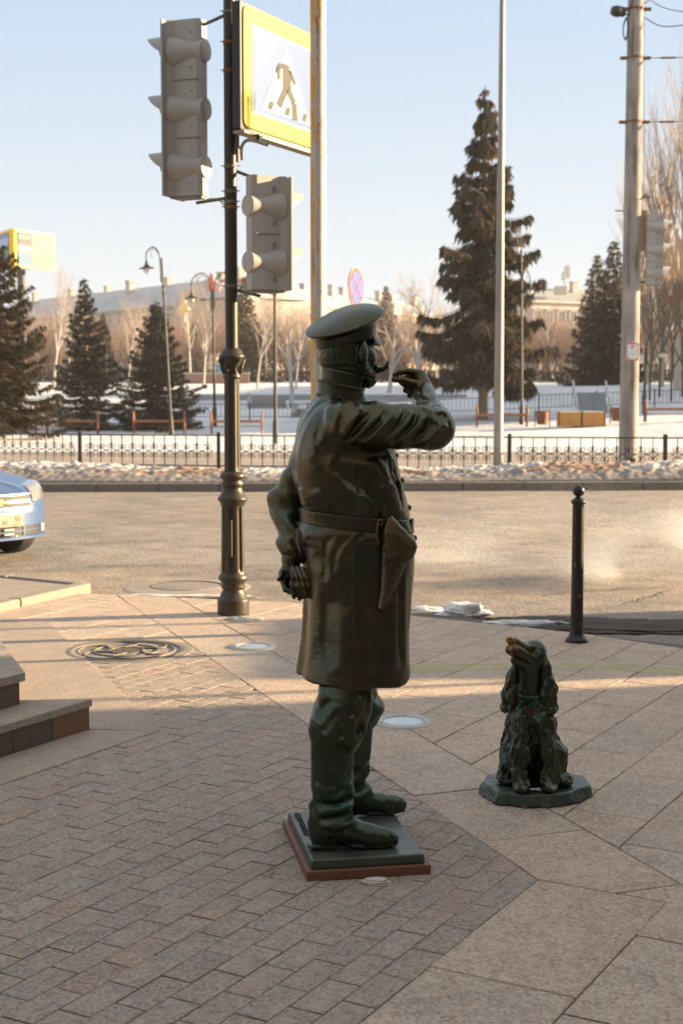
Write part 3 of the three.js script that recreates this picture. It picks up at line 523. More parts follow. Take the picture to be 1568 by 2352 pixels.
const bootField = (L) => (x, y, z) => {
  const c = Math.cos(L.turn), s = Math.sin(L.turn), dx = x - L.k, dz = z - L.z, u = dx * c + dz * s, w = -dx * s + dz * c;   // along and across the foot, from the ankle
  const lean = L.s > 0 ? 0 : 0.018 * smooth(0.15, 0.42, y);
  const sx = dx - lean; let d = Math.hypot(sx / 1.03, dz) - lerp(0.062, 0.070, smooth(0.14, 0.30, y)); d = smax(smax(d, y - (0.437 - 0.10 * sx), 0.006), 0.13 - y, 0.02);
  let foot = chain(u, y, w * 1.12, [[-0.022, 0.165, 0, 0.060], [-0.028, 0.122, 0, 0.046], [0.02, 0.128, 0, 0.048]], 0.03);
  foot = smin(foot, chain(u, y, w * 1.02, [[-0.0, 0.15, 0, 0.052], [0.06, 0.122, 0.003, 0.040], [0.125, 0.104, 0.006, 0.035], [0.18, 0.096, 0.006, 0.028], [0.207, 0.090, 0.004, 0.018]], 0.03), 0.03);
  foot = smax(foot, 0.082 - y - 0.006 * smooth(0.1, 0.2, u), 0.004);
  d = smin(d, foot, 0.03);
  const side = smooth(-0.03, 0.03, dz), shift = L.s > 0 ? 0 : -0.105;
  d -= L.s > 0 ? bootFold(x, y) * side : 0;
  const slouch = smooth(0.30, 0.22, y) * smooth(0.13, 0.17, y); d -= (L.s > 0 ? 1 - side : 1) * slouch * 0.007 * Math.sin(y * 88 + 1.6 * Math.sin(Math.atan2(dz, sx) * 2 + L.s) + shift);
  d -= 0.0035 * Math.exp(-(((y - 0.432 + 0.1 * sx) / 0.006) ** 2));
  // sole and heel
  const half = 0.035 + 0.007 * Math.sin(clamp((u + 0.07) / 0.28) * Math.PI) - 0.012 * Math.exp(-(((u - 0.03) / 0.035) ** 2)), end = Math.max(u - 0.186 - 0, -u - 0.052);
  let sole = Math.max(Math.hypot(Math.max(end, 0) * 1.0, w) - half + 0.0 * end, Math.abs(y - 0.077 - 0.008 * Math.exp(-(((u - 0.03) / 0.04) ** 2))) - 0.006);
  let heel = Math.max(Math.max(Math.hypot(Math.max(-u - 0.035, 0), w) - 0.036, u - 0.008), Math.abs(y - 0.078) - 0.0125);
  d = Math.min(d, sole, heel);
  return smax(d, 0.0655 - y, 0.001) + 0.001 * noise(x * 60, y * 60, z * 60);
};
// the head, turned towards the dog's side of the street
const HC = [-0.022, 1.715, 0], HT = 27 * Math.PI / 180, hc = Math.cos(HT), hs = Math.sin(HT);
const sideways = (pts, s) => pts.map((p) => [p[0], p[1], p[2] * s, p[3]]);
const MOUSTACHE = [[0.103, -0.016, 0.002, 0.011], [0.100, -0.028, 0.026, 0.0135], [0.096, -0.041, 0.048, 0.0105], [0.102, -0.040, 0.066, 0.0072], [0.110, -0.030, 0.077, 0.006], [0.113, -0.013, 0.081, 0.0045]];
const BEARD = [[0.016, 0.012, 0.067, 0.010], [0.016, -0.026, 0.064, 0.014], [0.034, -0.052, 0.054, 0.022], [0.060, -0.068, 0.032, 0.029], [0.082, -0.066, 0.0, 0.032]];
function headField(X, Y, Z) {
  const dx = X - HC[0], dz = Z - HC[2], x = dx * hc - dz * hs, y = Y - HC[1], z = dx * hs + dz * hc, az = Math.abs(z), s = z < 0 ? -1 : 1;
  let d = ellip(x, y, z, [-0.004, 0.036, 0], [0.089, 0.097, 0.076]);
  d = smin(d, ellip(x, y, z, [0.034, -0.014, 0], [0.062, 0.082, 0.064]), 0.04);
  d = smin(d, capsule(X, Y, Z, [-0.044, 1.70, 0], [-0.044, 1.56, 0], 0.066, 0.072), 0.03);
  d = smin(d, ellip(x, y, az, [0.058, 0.002, 0.036], [0.034, 0.028, 0.030]), 0.02);
  d = smin(d, capsule(x, y, az, [0.083, 0.056, 0.008], [0.074, 0.056, 0.044], 0.013, 0.012), 0.015);
  d = smax(d, -(Math.hypot(x - 0.094, y - 0.036, az - 0.033) - 0.016), 0.01);
  d = smin(d, Math.hypot(x - 0.077, y - 0.035, az - 0.033) - 0.0135, 0.003);
  d = smin(d, capsule(x, y, az, [0.082, 0.028, 0.022], [0.076, 0.030, 0.046], 0.005, 0.005), 0.006);
  d = smin(d, capsule(x, y, z, [0.088, 0.046, 0], [0.114, 0.006, 0], 0.009, 0.0135), 0.012);
  d = smin(d, Math.hypot(x - 0.098, y - 0.001, az - 0.013) - 0.0105, 0.008);
  // ear: a rim round a hollow
  { const ex = x + 0.004, ey = y - 0.018, ez = az - 0.080, c = Math.cos(0.85), q = Math.sin(0.85), u = ex * c - ez * q, w = ex * q + ez * c, v = ey - u * 0.25;
    let e = ellip(u, v, w, [0, 0, 0.009], [0.028, 0.041, 0.017]); e = smax(e, -ellip(u, v, w, [0.006, 0.004, 0.022], [0.017, 0.030, 0.014]), 0.004); e = smin(e, ellip(u, v, w, [0.006, -0.004, 0.012], [0.007, 0.016, 0.007]), 0.005); d = smin(d, e, 0.007); }
  // cropped hair at the back and sides with a ragged lower edge
  { const edge = -0.026 + 0.006 * noise(z * 60, x * 60, 3), back = smooth(0.03, -0.02, x), hair = smooth(edge - 0.003, edge + 0.004, y) * back; d -= hair * (0.0035 + 0.0022 * noise(x * 150 + z * 150, y * 45, z * 150)); }
  let bd = chain(x, y, az, BEARD, 0.02); bd -= 0.0048 * noise(x * 95, y * 95, z * 95) + 0.003 * noise(x * 190, y * 190, z * 190 + 4); d = smin(d, bd, 0.008);
  let mo = chain(x, y, az, MOUSTACHE, 0.008); mo -= 0.0012 * noise(x * 60, y * 300, z * 200); d = smin(d, mo, 0.002);
  // creases of the neck
  const cy = Y - (1.668 - (X + 0.04) * 0.22); d += 0.0035 * Math.exp(-((cy / 0.0035) ** 2)) * smooth(0.0, 0.05, Z);
  return d + 0.0007 * noise(X * 120, Y * 120, Z * 120);
}
const handField = (parts, palm) => (x, y, z) => { let d = palm(x, y, z); for (const p of parts) d = smin(d, chain(x, y, z, p, 0.003), 0.0045); return d + 0.0005 * noise(x * 150, y * 150, z * 150); };
const rightHand = handField([
  [[0.226, 1.664, 0.016, 0.0125], [0.188, 1.671, 0.014, 0.0105], [0.160, 1.667, 0.012, 0.0098], [0.141, 1.658, 0.010, 0.0088]],
  [[0.226, 1.656, -0.006, 0.0125], [0.192, 1.652, -0.008, 0.011], [0.168, 1.634, -0.004, 0.0105], [0.180, 1.620, 0.008, 0.009]],
  [[0.228, 1.644, -0.026, 0.012], [0.202, 1.626, -0.020, 0.0108], [0.185, 1.606, -0.008, 0.0102], [0.200, 1.597, 0.006, 0.009]],
  [[0.230, 1.630, -0.042, 0.011], [0.214, 1.608, -0.034, 0.0098], [0.200, 1.588, -0.016, 0.0094], [0.212, 1.582, 0.0, 0.0085]],
  [[0.230, 1.612, 0.036, 0.015], [0.202, 1.630, 0.036, 0.0125], [0.170, 1.640, 0.024, 0.0108], [0.138, 1.642, 0.014, 0.0095]],
], (x, y, z) => smin(chain(x, y, z, [[0.238, 1.585, 0.045, 0.031], [0.240, 1.612, 0.020, 0.027], [0.234, 1.644, 0.002, 0.021]], 0.02), chain(x, y, z, [[0.236, 1.612, 0.030, 0.022], [0.228, 1.656, 0.012, 0.016], [0.228, 1.638, -0.030, 0.015], [0.238, 1.606, 0.0, 0.02]], 0.02), 0.02));
const leftHand = handField([
  [[-0.222, 0.968, -0.052, 0.012], [-0.238, 0.948, -0.040, 0.0108], [-0.232, 0.922, -0.022, 0.010], [-0.214, 0.916, -0.012, 0.009]],
  [[-0.210, 0.962, -0.058, 0.0122], [-0.222, 0.936, -0.048, 0.011], [-0.218, 0.914, -0.028, 0.010], [-0.200, 0.910, -0.016, 0.009]],
  [[-0.198, 0.962, -0.062, 0.012], [-0.205, 0.932, -0.054, 0.0106], [-0.202, 0.908, -0.036, 0.0098], [-0.186, 0.906, -0.022, 0.009]],
  [[-0.186, 0.966, -0.062, 0.011], [-0.190, 0.936, -0.056, 0.0098], [-0.186, 0.916, -0.040, 0.009], [-0.174, 0.914, -0.028, 0.008]],
  [[-0.226, 0.996, -0.052, 0.014], [-0.244, 0.976, -0.036, 0.0118], [-0.248, 0.966, -0.014, 0.0102], [-0.258, 0.962, 0.004, 0.0085]],
], (x, y, z) => smin(chain(x, y, z, [[-0.203, 1.052, -0.080, 0.032], [-0.206, 1.018, -0.066, 0.029], [-0.208, 0.986, -0.056, 0.027]], 0.02), chain(x, y, z, [[-0.220, 0.976, -0.050, 0.019], [-0.192, 0.972, -0.058, 0.018]], 0.02), 0.02));
function gloves(x, y, z) {   // a folded pair held in the fist, fingers hanging
  let d = 9;
  const tips = [[-0.208, 0.904, 0.012], [-0.190, 0.899, 0.024], [-0.172, 0.906, 0.030], [-0.155, 0.914, 0.034], [-0.143, 0.926, 0.036]];
  tips.forEach((t, i) => { d = smin(d, chain(x, y, z, [[-0.206 + i * 0.008, 0.996 - i * 0.001, -0.018 + i * 0.006, 0.0105], [-0.208 + i * 0.0155, 0.965, 0.004 + i * 0.006, 0.0135], [lerp(-0.208 + i * 0.0155, t[0], 0.5), 0.938, t[2] - 0.004, 0.0135], [t[0], t[1], t[2], 0.0105]], 0.006), 0.0045); });
  d -= 0.0016 * Math.sin(x * 420 + y * 120);
  return d + 0.0008 * noise(x * 90, y * 60, z * 90);
}
{
  const st = thing('policeman_statue', 'bronze statue of a stout moustached policeman in cap, long tunic and boots', 'statue', [0.0405, 0, -4.872], 10 * Math.PI / 180);
  // red granite foot and bronze plate
  const redGranite = mat(0.21, 0.085, 0.058, 0.45, 0, { map: scaled(graniteMap, 0.3), bumpMap: scaled(graniteBump, 0.25), bumpScale: 0.0015 });
  part('granite_base', uvWorld(rbox(0.418, 0.033, 0.594, 0.004, 0, 0.0155, 0), 1), redGranite, st);
  const plateField = (x, y, z) => { const qx = Math.abs(x) - 0.193 + 0.10 * (y - 0.03), qz = Math.abs(z) - 0.281 + 0.10 * (y - 0.03), qy = Math.abs(y - 0.0485) - 0.0165; const r = 0.005; return Math.hypot(Math.max(qx + r, 0), Math.max(qy + r, 0), Math.max(qz + r, 0)) + Math.min(0, Math.max(qx, qy, qz) + r) - r + 0.0016 * fbm(x * 18, y * 18, z * 18, 2); };
  const plateGeo = bronze(meshField(plateField, [-0.21, 0.024, -0.3], [0.21, 0.074, 0.3], 0.005), { rub: 0.0, green: 0.75 });
  { const c = plateGeo.attributes.color, p = plateGeo.attributes.position; for (let i = 0; i < c.count; i++) { if (p.getY(i) < 0.06) continue; const k = smooth(0.0, 0.3, 0.2 + fbm(p.getX(i) * 16 + 3, p.getZ(i) * 9, 4, 3)) * 0.8; c.setXYZ(i, lerp(c.getX(i), 0.17, k), lerp(c.getY(i), 0.185, k), lerp(c.getZ(i), 0.15, k)); } }   // dust and verdigris on the plate
  part('plate', plateGeo, patinaMat, st);
  { // raised inscription, too worn to read
    reseed(55); const letters = []; let z = -0.235; for (const n of [8, 4, 7]) { for (let k = 0; k < n; k++) { const w = rr(0.007, 0.011); letters.push(box(0.020, 0.006, 0.0022, -0.164, 0.0665, z), box(rr(0.002, 0.004), 0.006, w * 0.8, -0.164 + [-0.008, 0, 0.008][Math.floor(rnd() * 3)], 0.0663, z + w * 0.35)); z += w + 0.0035; } z += 0.012; }
    const lg = merge(letters); lg.setAttribute('color', new THREE.BufferAttribute(new Float32Array(lg.attributes.position.count * 3).map((_, i) => [0.07, 0.11, 0.09][i % 3]), 3)); part('raised_lettering', lg, bronzeMat, st);
  }
  const fig = merge([bronze(meshField(headField, [-0.16, 1.545, -0.13], [0.14, 1.83, 0.135], 0.0032), { rub: 0.30, green: 0.6, scale: 0.6 }), bronze(meshField(rightHand, [0.115, 1.55, -0.075], [0.29, 1.695, 0.1], 0.0027), { rub: 0.25, green: 0.15, scale: 0.6 }), bronze(meshField(leftHand, [-0.285, 0.88, -0.13], [-0.15, 1.09, 0.03], 0.003), { rub: 0.4, green: 0.3, scale: 0.6 })]);
  part('figure', fig, bronzeMat, st);
  part('tunic', bronze(meshField(coat, [-0.3, 0.58, -0.31], [0.33, 1.65, 0.34], 0.0046), { rub: 0.75, green: 0.38 }), bronzeMat, st);
  const belt = (x, y, z) => { const by = Math.abs(y - (1.163 - 0.10 * x)) - 0.0235; return smax(smax(coatBody(x, y, z) - 0.0045 + 0.0009 * noise(x * 60, y * 60, z * 60), by, 0.004), -(coatBody(x, y, z) + 0.012), 0.002); };
  part('belt', bronze(meshField(belt, [-0.21, 1.10, -0.24], [0.24, 1.225, 0.24], 0.0038), { rub: 0.3, green: 0.4, scale: 0.7 }), bronzeMat, st);
  part('trousers', bronze(meshField(trousers, [-0.23, 0.37, -0.29], [0.17, 0.75, 0.29], 0.005), { rub: 0.25, green: 0.75 }), bronzeMat, st);
  for (const L of LEGS) part('boot', bronze(meshField(bootField(L), [L.k - 0.1, 0.058, L.z - 0.12], [L.k + 0.25, 0.47, L.z + 0.12], 0.0042), { rub: 0.2, green: 0.85, off: L.s }), bronzeMat, st);
  part('gloves', bronze(meshField(gloves, [-0.24, 0.875, -0.05], [-0.115, 1.025, 0.06], 0.003), { rub: 0.25, green: 0.35, scale: 0.6 }), bronzeMat, st);
  // standing collar with piped edge
  const ringLoft = (rings, seg = 72) => { const pos = [], idx = []; rings.forEach((r) => { for (let i = 0; i < seg; i++) pos.push(...r(i / seg * 2 * Math.PI)); }); for (let k = 0; k + 1 < rings.length; k++) for (let i = 0; i < seg; i++) { const a = k * seg + i, b = k * seg + (i + 1) % seg; idx.push(a, a + seg, b, b, a + seg, b + seg); } const g = new THREE.BufferGeometry(); g.setAttribute('position', new THREE.Float32BufferAttribute(pos, 3)); g.setIndex(idx); g.computeVertexNormals(); return g; };
  const colr = (rx, rz, y) => (t) => { const c = Math.cos(t), s = Math.sin(t); return [-0.043 + rx * c, y - 0.20 * rx * c - 0.05 * rz * s + 0.0012 * Math.sin(t * 3), rz * s]; };
  part('collar', bronze(ringLoft([colr(0.086, 0.088, 1.572), colr(0.088, 0.09, 1.577), colr(0.086, 0.088, 1.581), colr(0.0815, 0.083, 1.585), colr(0.080, 0.0815, 1.617), colr(0.0825, 0.084, 1.620), colr(0.0835, 0.085, 1.624), colr(0.081, 0.083, 1.628), colr(0.076, 0.078, 1.6275), colr(0.073, 0.075, 1.618)]), { rub: 0, green: 0.45 }), bronzeMat, st);
  // cap: band, wide crown tipped back and to the side, short peak
  const bandR = (rx, rz, y, cx) => (t) => { const c = Math.cos(t), s = Math.sin(t); return [cx + rx * c, y + 0.205 * rx * c, rz * s]; };
  const rimR = (k, dy, lift = 0) => (t) => { const c = Math.cos(t), s = Math.sin(t), w = 1 + 0.02 * Math.sin(2 * t + 1) + 0.012 * Math.sin(3 * t); const x = 0.131 * k * w * c, z = 0.127 * k * w * s; return [-0.031 + x, 1.838 + 0.335 * x - 0.285 * z + dy + lift * (1 + k * (0.25 * c - 0.15 * Math.cos(2 * t))), z]; };
  const rings = [bandR(0.099, 0.092, 1.764, -0.024), bandR(0.1005, 0.0935, 1.763, -0.024), bandR(0.102, 0.095, 1.766, -0.0245), bandR(0.1035, 0.0965, 1.785, -0.026), bandR(0.1055, 0.0985, 1.8, -0.0275), bandR(0.106, 0.099, 1.803, -0.0275)];
  for (const [k, dy] of [[0.86, -0.018], [0.93, -0.009], [0.985, -0.004], [1.0, -0.001], [1.004, 0.001], [0.997, 0.003], [0.98, 0.0042]]) rings.push(rimR(k, dy));
  for (let i = 1; i <= 14; i++) { const k = 0.97 * (1 - i / 14) + 0.004; rings.push(rimR(k, 0.005, 0.033 * Math.pow(1 - (k / 0.98) ** 2, 0.75))); }
  const cap = part('cap', bronze(ringLoft(rings, 84), { rub: 0, green: 0.62 }), bronzeMat, st);
  { // the peak
    const pos = [], idx = [], n = 24, m = 6; for (let layer = 0; layer < 2; layer++) for (let j = 0; j <= m; j++) for (let i = 0; i <= n; i++) { const t = lerp(-1.05, 1.05, i / n) - HT * 0.9, k = j / m, out = 0.102 + k * 0.022 * Math.cos((i / n - 0.5) * 2.4), c = Math.cos(t), s = Math.sin(t); pos.push(-0.024 + out * c, 1.772 + 0.205 * 0.102 * c - k * 0.028 - (layer ? 0.004 : 0), out * 0.93 * s); }
    const W = n + 1, S = W * (m + 1); for (let j = 0; j < m; j++) for (let i = 0; i < n; i++) { const a = j * W + i; idx.push(a, a + 1, a + W, a + 1, a + W + 1, a + W, S + a, S + a + W, S + a + 1, S + a + 1, S + a + W, S + a + W + 1); } for (let i = 0; i < n; i++) { const a = m * W + i; idx.push(a, a + 1, S + a, a + 1, S + a + 1, S + a); }
    const g = new THREE.BufferGeometry(); g.setAttribute('position', new THREE.Float32BufferAttribute(pos, 3)); g.setIndex(idx); g.computeVertexNormals(); part('peak', bronze(g, { rub: 0, green: 0.5 }), bronzeMat, cap);
  }
  // holster: sheath and folded flap on the right hip
  const polyDist = (P, x, y) => { let d = 1e9, inside = false; for (let i = 0, j = P.length - 1; i < P.length; j = i++) { const [ax, ay] = P[i], [bx, by] = P[j], ex = bx - ax, ey = by - ay, t = clamp(((x - ax) * ex + (y - ay) * ey) / (ex * ex + ey * ey)); d = Math.min(d, Math.hypot(x - ax - ex * t, y - ay - ey * t)); if ((ay > y) !== (by > y) && x < (bx - ax) * (y - ay) / (by - ay) + ax) inside = !inside; } return inside ? -d : d; };
  const flapP = [[0.084, 1.201], [0.066, 1.193], [0.052, 1.14], [0.055, 1.09], [0.060, 1.046], [0.088, 1.042], [0.118, 1.031], [0.138, 1.034], [0.152, 1.041], [0.165, 1.056], [0.174, 1.074], [0.178, 1.092], [0.172, 1.109], [0.13, 1.152]], sheathP = [[0.05, 1.12], [0.047, 1.02], [0.043, 0.95], [0.031, 0.878], [0.057, 0.869], [0.078, 0.905], [0.112, 0.965], [0.143, 1.034], [0.15, 1.08], [0.12, 1.12]];
  const hz = (x, y) => 0.224 - 0.15 * Math.max(0, x - 0.09) + 0.02 * (1.05 - y);   // hangs tangent to the coat
  const sheath = (x, y, z) => { const d2 = polyDist(sheathP, x, y), q = Math.abs(z - hz(x, y)) - 0.013; return smax(d2 + 0.004, q - 0.014 * smooth(0, -0.035, d2), 0.018) + 0.0008 * noise(x * 70, y * 70, z * 70); };
  const flap = (x, y, z) => { const d2 = polyDist(flapP, x, y), q = Math.abs(z - hz(x, y) - 0.008) - 0.016; return smax(d2 + 0.003, q - 0.024 * smooth(0.0, -0.05, d2), 0.016) + 0.0006 * noise(x * 70, y * 70, z * 70); };
  const hol = part('holster', bronze(meshField(sheath, [0.015, 0.855, 0.14], [0.17, 1.13, 0.26], 0.0035), { rub: 0.35, green: 0.2, scale: 0.7 }), bronzeMat, st);
  part('flap', bronze(meshField(flap, [0.04, 1.015, 0.13], [0.19, 1.215, 0.30], 0.0035), { rub: 0.6, green: 0.1, scale: 0.7 }), bronzeMat, hol);
  const rubbed = (g, c = [0.42, 0.23, 0.09]) => { g.setAttribute('color', new THREE.BufferAttribute(new Float32Array(g.attributes.position.count * 3).map((_, i) => c[i % 3]), 3)); return g; };
  const dk = [0.12, 0.10, 0.07];
  part('ring', rubbed(put(new THREE.TorusGeometry(0.0095, 0.0022, 8, 24), 0.046, 1.174, 0.238, 0, 0.5)), bronzeMat, hol);
  part('strap', rubbed(tube([[0.039, 1.17, 0.236], [0.036, 1.15, 0.236], [0.036, 1.125, 0.233], [0.042, 1.10, 0.232]], 0.0032, 16, 6)), bronzeMat, hol);
  part('closing_strap', rubbed(tube([[0.1, 1.075, 0.270], [0.09, 1.073, 0.269], [0.078, 1.062, 0.262], [0.055, 1.038, 0.248]], 0.004, 16, 6), dk), bronzeMat, hol);
  part('stud', rubbed(ball(0.0045, 0.087, 1.063, 0.268, 10, 8), [0.16, 0.11, 0.07]), bronzeMat, hol);
  part('belt_buckle', rubbed(rbox(0.008, 0.05, 0.03, 0.003, 0.184, 1.148, 0.100, -0.46), dk), bronzeMat, st);
  for (const [y, x, z] of [[1.384, 0.137, 0.05], [1.298, 0.158, 0.05], [1.205, 0.183, 0.05], [1.10, 0.203, 0.05]]) part('button', rubbed(put(new THREE.SphereGeometry(0.0105, 12, 8), x, y, z), dk), bronzeMat, st);
  part('whistle_cord', rubbed(merge([tube([[0.075, 1.42, 0.165], [0.112, 1.36, 0.140], [0.122, 1.32, 0.132], [0.130, 1.303, 0.128]], 0.003, 24, 6), bar([0.131, 1.303, 0.128], [0.134, 1.285, 0.128], 0.005, 0.0075), ball(0.0085, 0.134, 1.283, 0.128, 10, 8), bar([0.134, 1.277, 0.128], [0.139, 1.236, 0.126], 0.0072, 0.0088), ball(0.0088, 0.136, 1.262, 0.127, 10, 8)]), dk), bronzeMat, st);
  part('shoulder_cord', rubbed(merge([put(new THREE.TorusGeometry(0.008, 0.0022, 6, 16), -0.07, 1.582, 0.12, 1.2), tube([[-0.064, 1.58, 0.126], [-0.05, 1.574, 0.136], [-0.04, 1.566, 0.15], [-0.036, 1.556, 0.158]], 0.0026, 14, 6)]), [0.15, 0.095, 0.05]), bronzeMat, st);
}

// ================================================================ bronze dog
{
  const dog = thing('dog_statue', 'bronze statue of a seated long-eared spaniel looking up, on a rough stone-shaped foot', 'statue', [0.775, 0, -5.56]); dog.scale.set(0.95, 1.02, 0.95);
  // x to the side, y up, z towards the street corner in front of it
  const EAR_R = [[0.010, 0.574, 0.02, 0.018], [0.024, 0.51, 0.035, 0.024], [0.040, 0.43, 0.05, 0.031], [0.046, 0.36, 0.055, 0.033]], EAR_L = [[-0.078, 0.535, 0.0, 0.018], [-0.100, 0.47, 0.01, 0.024], [-0.115, 0.41, 0.022, 0.030], [-0.118, 0.352, 0.028, 0.032]];
  const fur = (x, y, z, k = 1) => { const w = 0.06 * fbm(x * 9, y * 9, z * 9, 2); return k * (0.0105 * noise((x + w) * 46, y * 11, (z + w) * 46) + 0.0022 * noise((x + w) * 100, y * 24, z * 100)); };
  const body = (x, y, z) => {
    // trunk: upright chest over a broad seat
    let d = chain(x, y, z, [[-0.038, 0.40, -0.015, 0.072], [-0.030, 0.30, 0.0, 0.086], [-0.022, 0.20, -0.03, 0.094], [-0.012, 0.13, -0.06, 0.102]], 0.05);
    d = smin(d, ellip(x, y, z, [0.078, 0.135, -0.02], [0.055, 0.085, 0.10]), 0.04);
    d = smin(d, ellip(x, y, z, [-0.104, 0.125, -0.03], [0.048, 0.08, 0.09]), 0.04);
    // front legs with feathered backs and feet
    for (const [lx, s] of [[-0.082, -1], [0.036, 1]]) {
      d = smin(d, chain(x, y, z, [[lx + 0.02 * -s, 0.30, 0.055, 0.050], [lx, 0.18, 0.098, 0.034], [lx, 0.10, 0.112, 0.028], [lx, 0.068, 0.122, 0.030]], 0.03), 0.025);
      d = smin(d, ellip(x, y, z, [lx - 0.004 * s, 0.064, 0.145], [0.034, 0.022, 0.045]), 0.02);
    }
    // hind feet and skirts of fur spreading on the foot
    d = smin(d, ellip(x, y, z, [0.108, 0.068, 0.045], [0.040, 0.024, 0.06]), 0.03);
    d = smin(d, ellip(x, y, z, [-0.128, 0.066, 0.02], [0.038, 0.024, 0.06]), 0.03);
    const coatK = smooth(0.50, 0.40, y) * smooth(0.05, 0.09, y);
    d -= fur(x, y, z, 1.25 * coatK) + coatK * 0.004 * Math.sin(x * 70 + 3 * noise(x * 12, y * 14, 3) + y * 22);
    // neck and throat
    d = smin(d, capsule(x, y, z, [-0.036, 0.40, 0.0, 0], [-0.034, 0.52, 0.022, 0], 0.062, 0.050), 0.03);
    // head: skull, long muzzle raised to the side, flews, stop and brow
    const K = [-0.026, 0.562, 0.030], Nn = [-0.122, 0.592, 0.090];
    let h = ellip(x, y, z, [-0.018, 0.566, 0.022], [0.052, 0.048, 0.052]);
    h = smin(h, capsule(x, y, z, [-0.040, 0.560, 0.046], [-0.110, 0.612, 0.082], 0.033, 0.0235), 0.014);
    h = smin(h, capsule(x, y, z, [-0.034, 0.544, 0.066], [-0.106, 0.586, 0.100], 0.022, 0.0225), 0.008);
    h = smin(h, capsule(x, y, z, [-0.060, 0.544, 0.038], [-0.121, 0.586, 0.074], 0.022, 0.0225), 0.008);
    h = smin(h, capsule(x, y, z, [-0.034, 0.514, 0.050], [-0.106, 0.546, 0.082], 0.025, 0.0175), 0.003);
    h = smin(h, Math.hypot(x + 0.008, y - 0.545, z - 0.052) - 0.030, 0.02);
    h = smax(h, -capsule(x, y, z, [-0.026, 0.524, 0.100], [-0.146, 0.566, 0.104], 0.004, 0.0055), 0.004);
    h = smin(h, ellip(x, y, z, [-0.128, 0.626, 0.093], [0.0175, 0.0150, 0.016]), 0.004);
    for (const [nx, nz] of [[-0.142, 0.096], [-0.128, 0.109]]) h = smax(h, -(Math.hypot(x - nx, y - 0.627, z - nz) - 0.006), 0.003);
    for (const [ex, ey, ez] of [[-0.034, 0.584, 0.072], [-0.070, 0.592, 0.038]]) { h = smax(h, -(Math.hypot(x - ex, y - ey, z - ez - 0.004) - 0.012), 0.006); h = smin(h, Math.hypot(x - ex + 0.002, y - ey, z - ez + 0.004) - 0.0105, 0.002); h = smin(h, capsule(x, y, z, [ex - 0.012, ey + 0.011, ez], [ex + 0.012, ey + 0.012, ez - 0.004], 0.006, 0.006), 0.006); }
    d = smin(d, h, 0.02);
    return smax(d, 0.0505 - y, 0.002) + 0.0008 * noise(x * 90, y * 90, z * 90);
  };
  part('body', bronze(meshField(body, [-0.215, 0.045, -0.2], [0.215, 0.66, 0.215], 0.0042), { rub: 0.35, green: 0.8, off: 3, scale: 0.8 }), bronzeMat, dog);
  for (const E of [EAR_R, EAR_L]) {
    const ear = (x, y, z) => { let d = chain(x, y, z * 1.0, E, 0.02); d -= fur(x, y, z, 1.5 * smooth(0.52, 0.42, y)); d -= 0.004 * Math.sin(y * 95 + 5 * noise(x * 20, y * 8, z * 20)) * smooth(0.5, 0.42, y); return d; };
    const xs = E.map((p) => p[0]); part('ear', bronze(meshField(ear, [Math.min(...xs) - 0.07, 0.28, -0.06], [Math.max(...xs) + 0.07, 0.61, 0.125], 0.004), { rub: 0.4, green: 0.65, off: 5, scale: 0.8 }), bronzeMat, dog);
  }
  { // polished nose and muzzle
    const c = dog.children[0].geometry.attributes.color, p = dog.children[0].geometry.attributes.position;
    for (let i = 0; i < c.count; i++) { const r = Math.hypot(p.getX(i) + 0.132, p.getY(i) - 0.622, p.getZ(i) - 0.100), w = 0.85 * smooth(0.036, 0.008, r + 0.012 * noise(p.getX(i) * 60, p.getY(i) * 60, p.getZ(i) * 60)), v = smooth(0.17, 0.06, r) * 0.7; c.setXYZ(i, lerp(lerp(c.getX(i), 0.20, v), 0.60, w), lerp(lerp(c.getY(i), 0.125, v), 0.29, w), lerp(lerp(c.getZ(i), 0.075, v), 0.075, w)); }
  }
  // chipped rock foot
  const N = 9, rad = []; reseed(31); for (let i = 0; i < N; i++) rad.push([(i + rr(-0.2, 0.2)) / N * Math.PI * 2, rr(0.205, 0.235)]);
  const planes = rad.map(([a, r]) => [Math.cos(a), Math.sin(a), r, rr(0.15, 0.45)]);
  const rock = (x, y, z) => { let d = Math.max(y - 0.05 - 0.0025 * fbm(x * 12, z * 12, 1, 2), -0.001 - y); const zz = (z + 0.01) * 1.05; for (const [a, b, r, t] of planes) d = smax(d, a * x + b * zz - r + (y - 0.02) * t, 0.006); return d + 0.020 * fbm(x * 14, y * 18, z * 14, 3) * smooth(0.060, 0.03, y) + 0.003 * fbm(x * 30, y * 30, z * 30, 2); };
  part('rock_foot', bronze(meshField(rock, [-0.28, -0.004, -0.28], [0.28, 0.062, 0.28], 0.006), { rub: 0.25, green: 0.95, off: 9 }), patinaMat, dog);
  const rubbed = (g, c) => { g.setAttribute('color', new THREE.BufferAttribute(new Float32Array(g.attributes.position.count * 3).map((_, i) => c[i % 3]), 3)); return g; };
  const collarPts = []; for (let i = 0; i <= 20; i++) { const a = i / 20 * Math.PI * 2; collarPts.push([-0.034 + 0.062 * Math.cos(a), 0.408 - 0.012 * Math.sin(a), 0.006 + 0.066 * Math.sin(a)]); }
  part('collar', rubbed(tube(collarPts, 0.010, 60, 8), [0.07, 0.11, 0.09]), bronzeMat, dog);
  part('medallion', rubbed(put(new THREE.CylinderGeometry(0.019, 0.019, 0.006, 28), -0.048, 0.352, 0.118, Math.PI / 2 - 0.15), [0.17, 0.085, 0.05]), bronzeMat, dog);
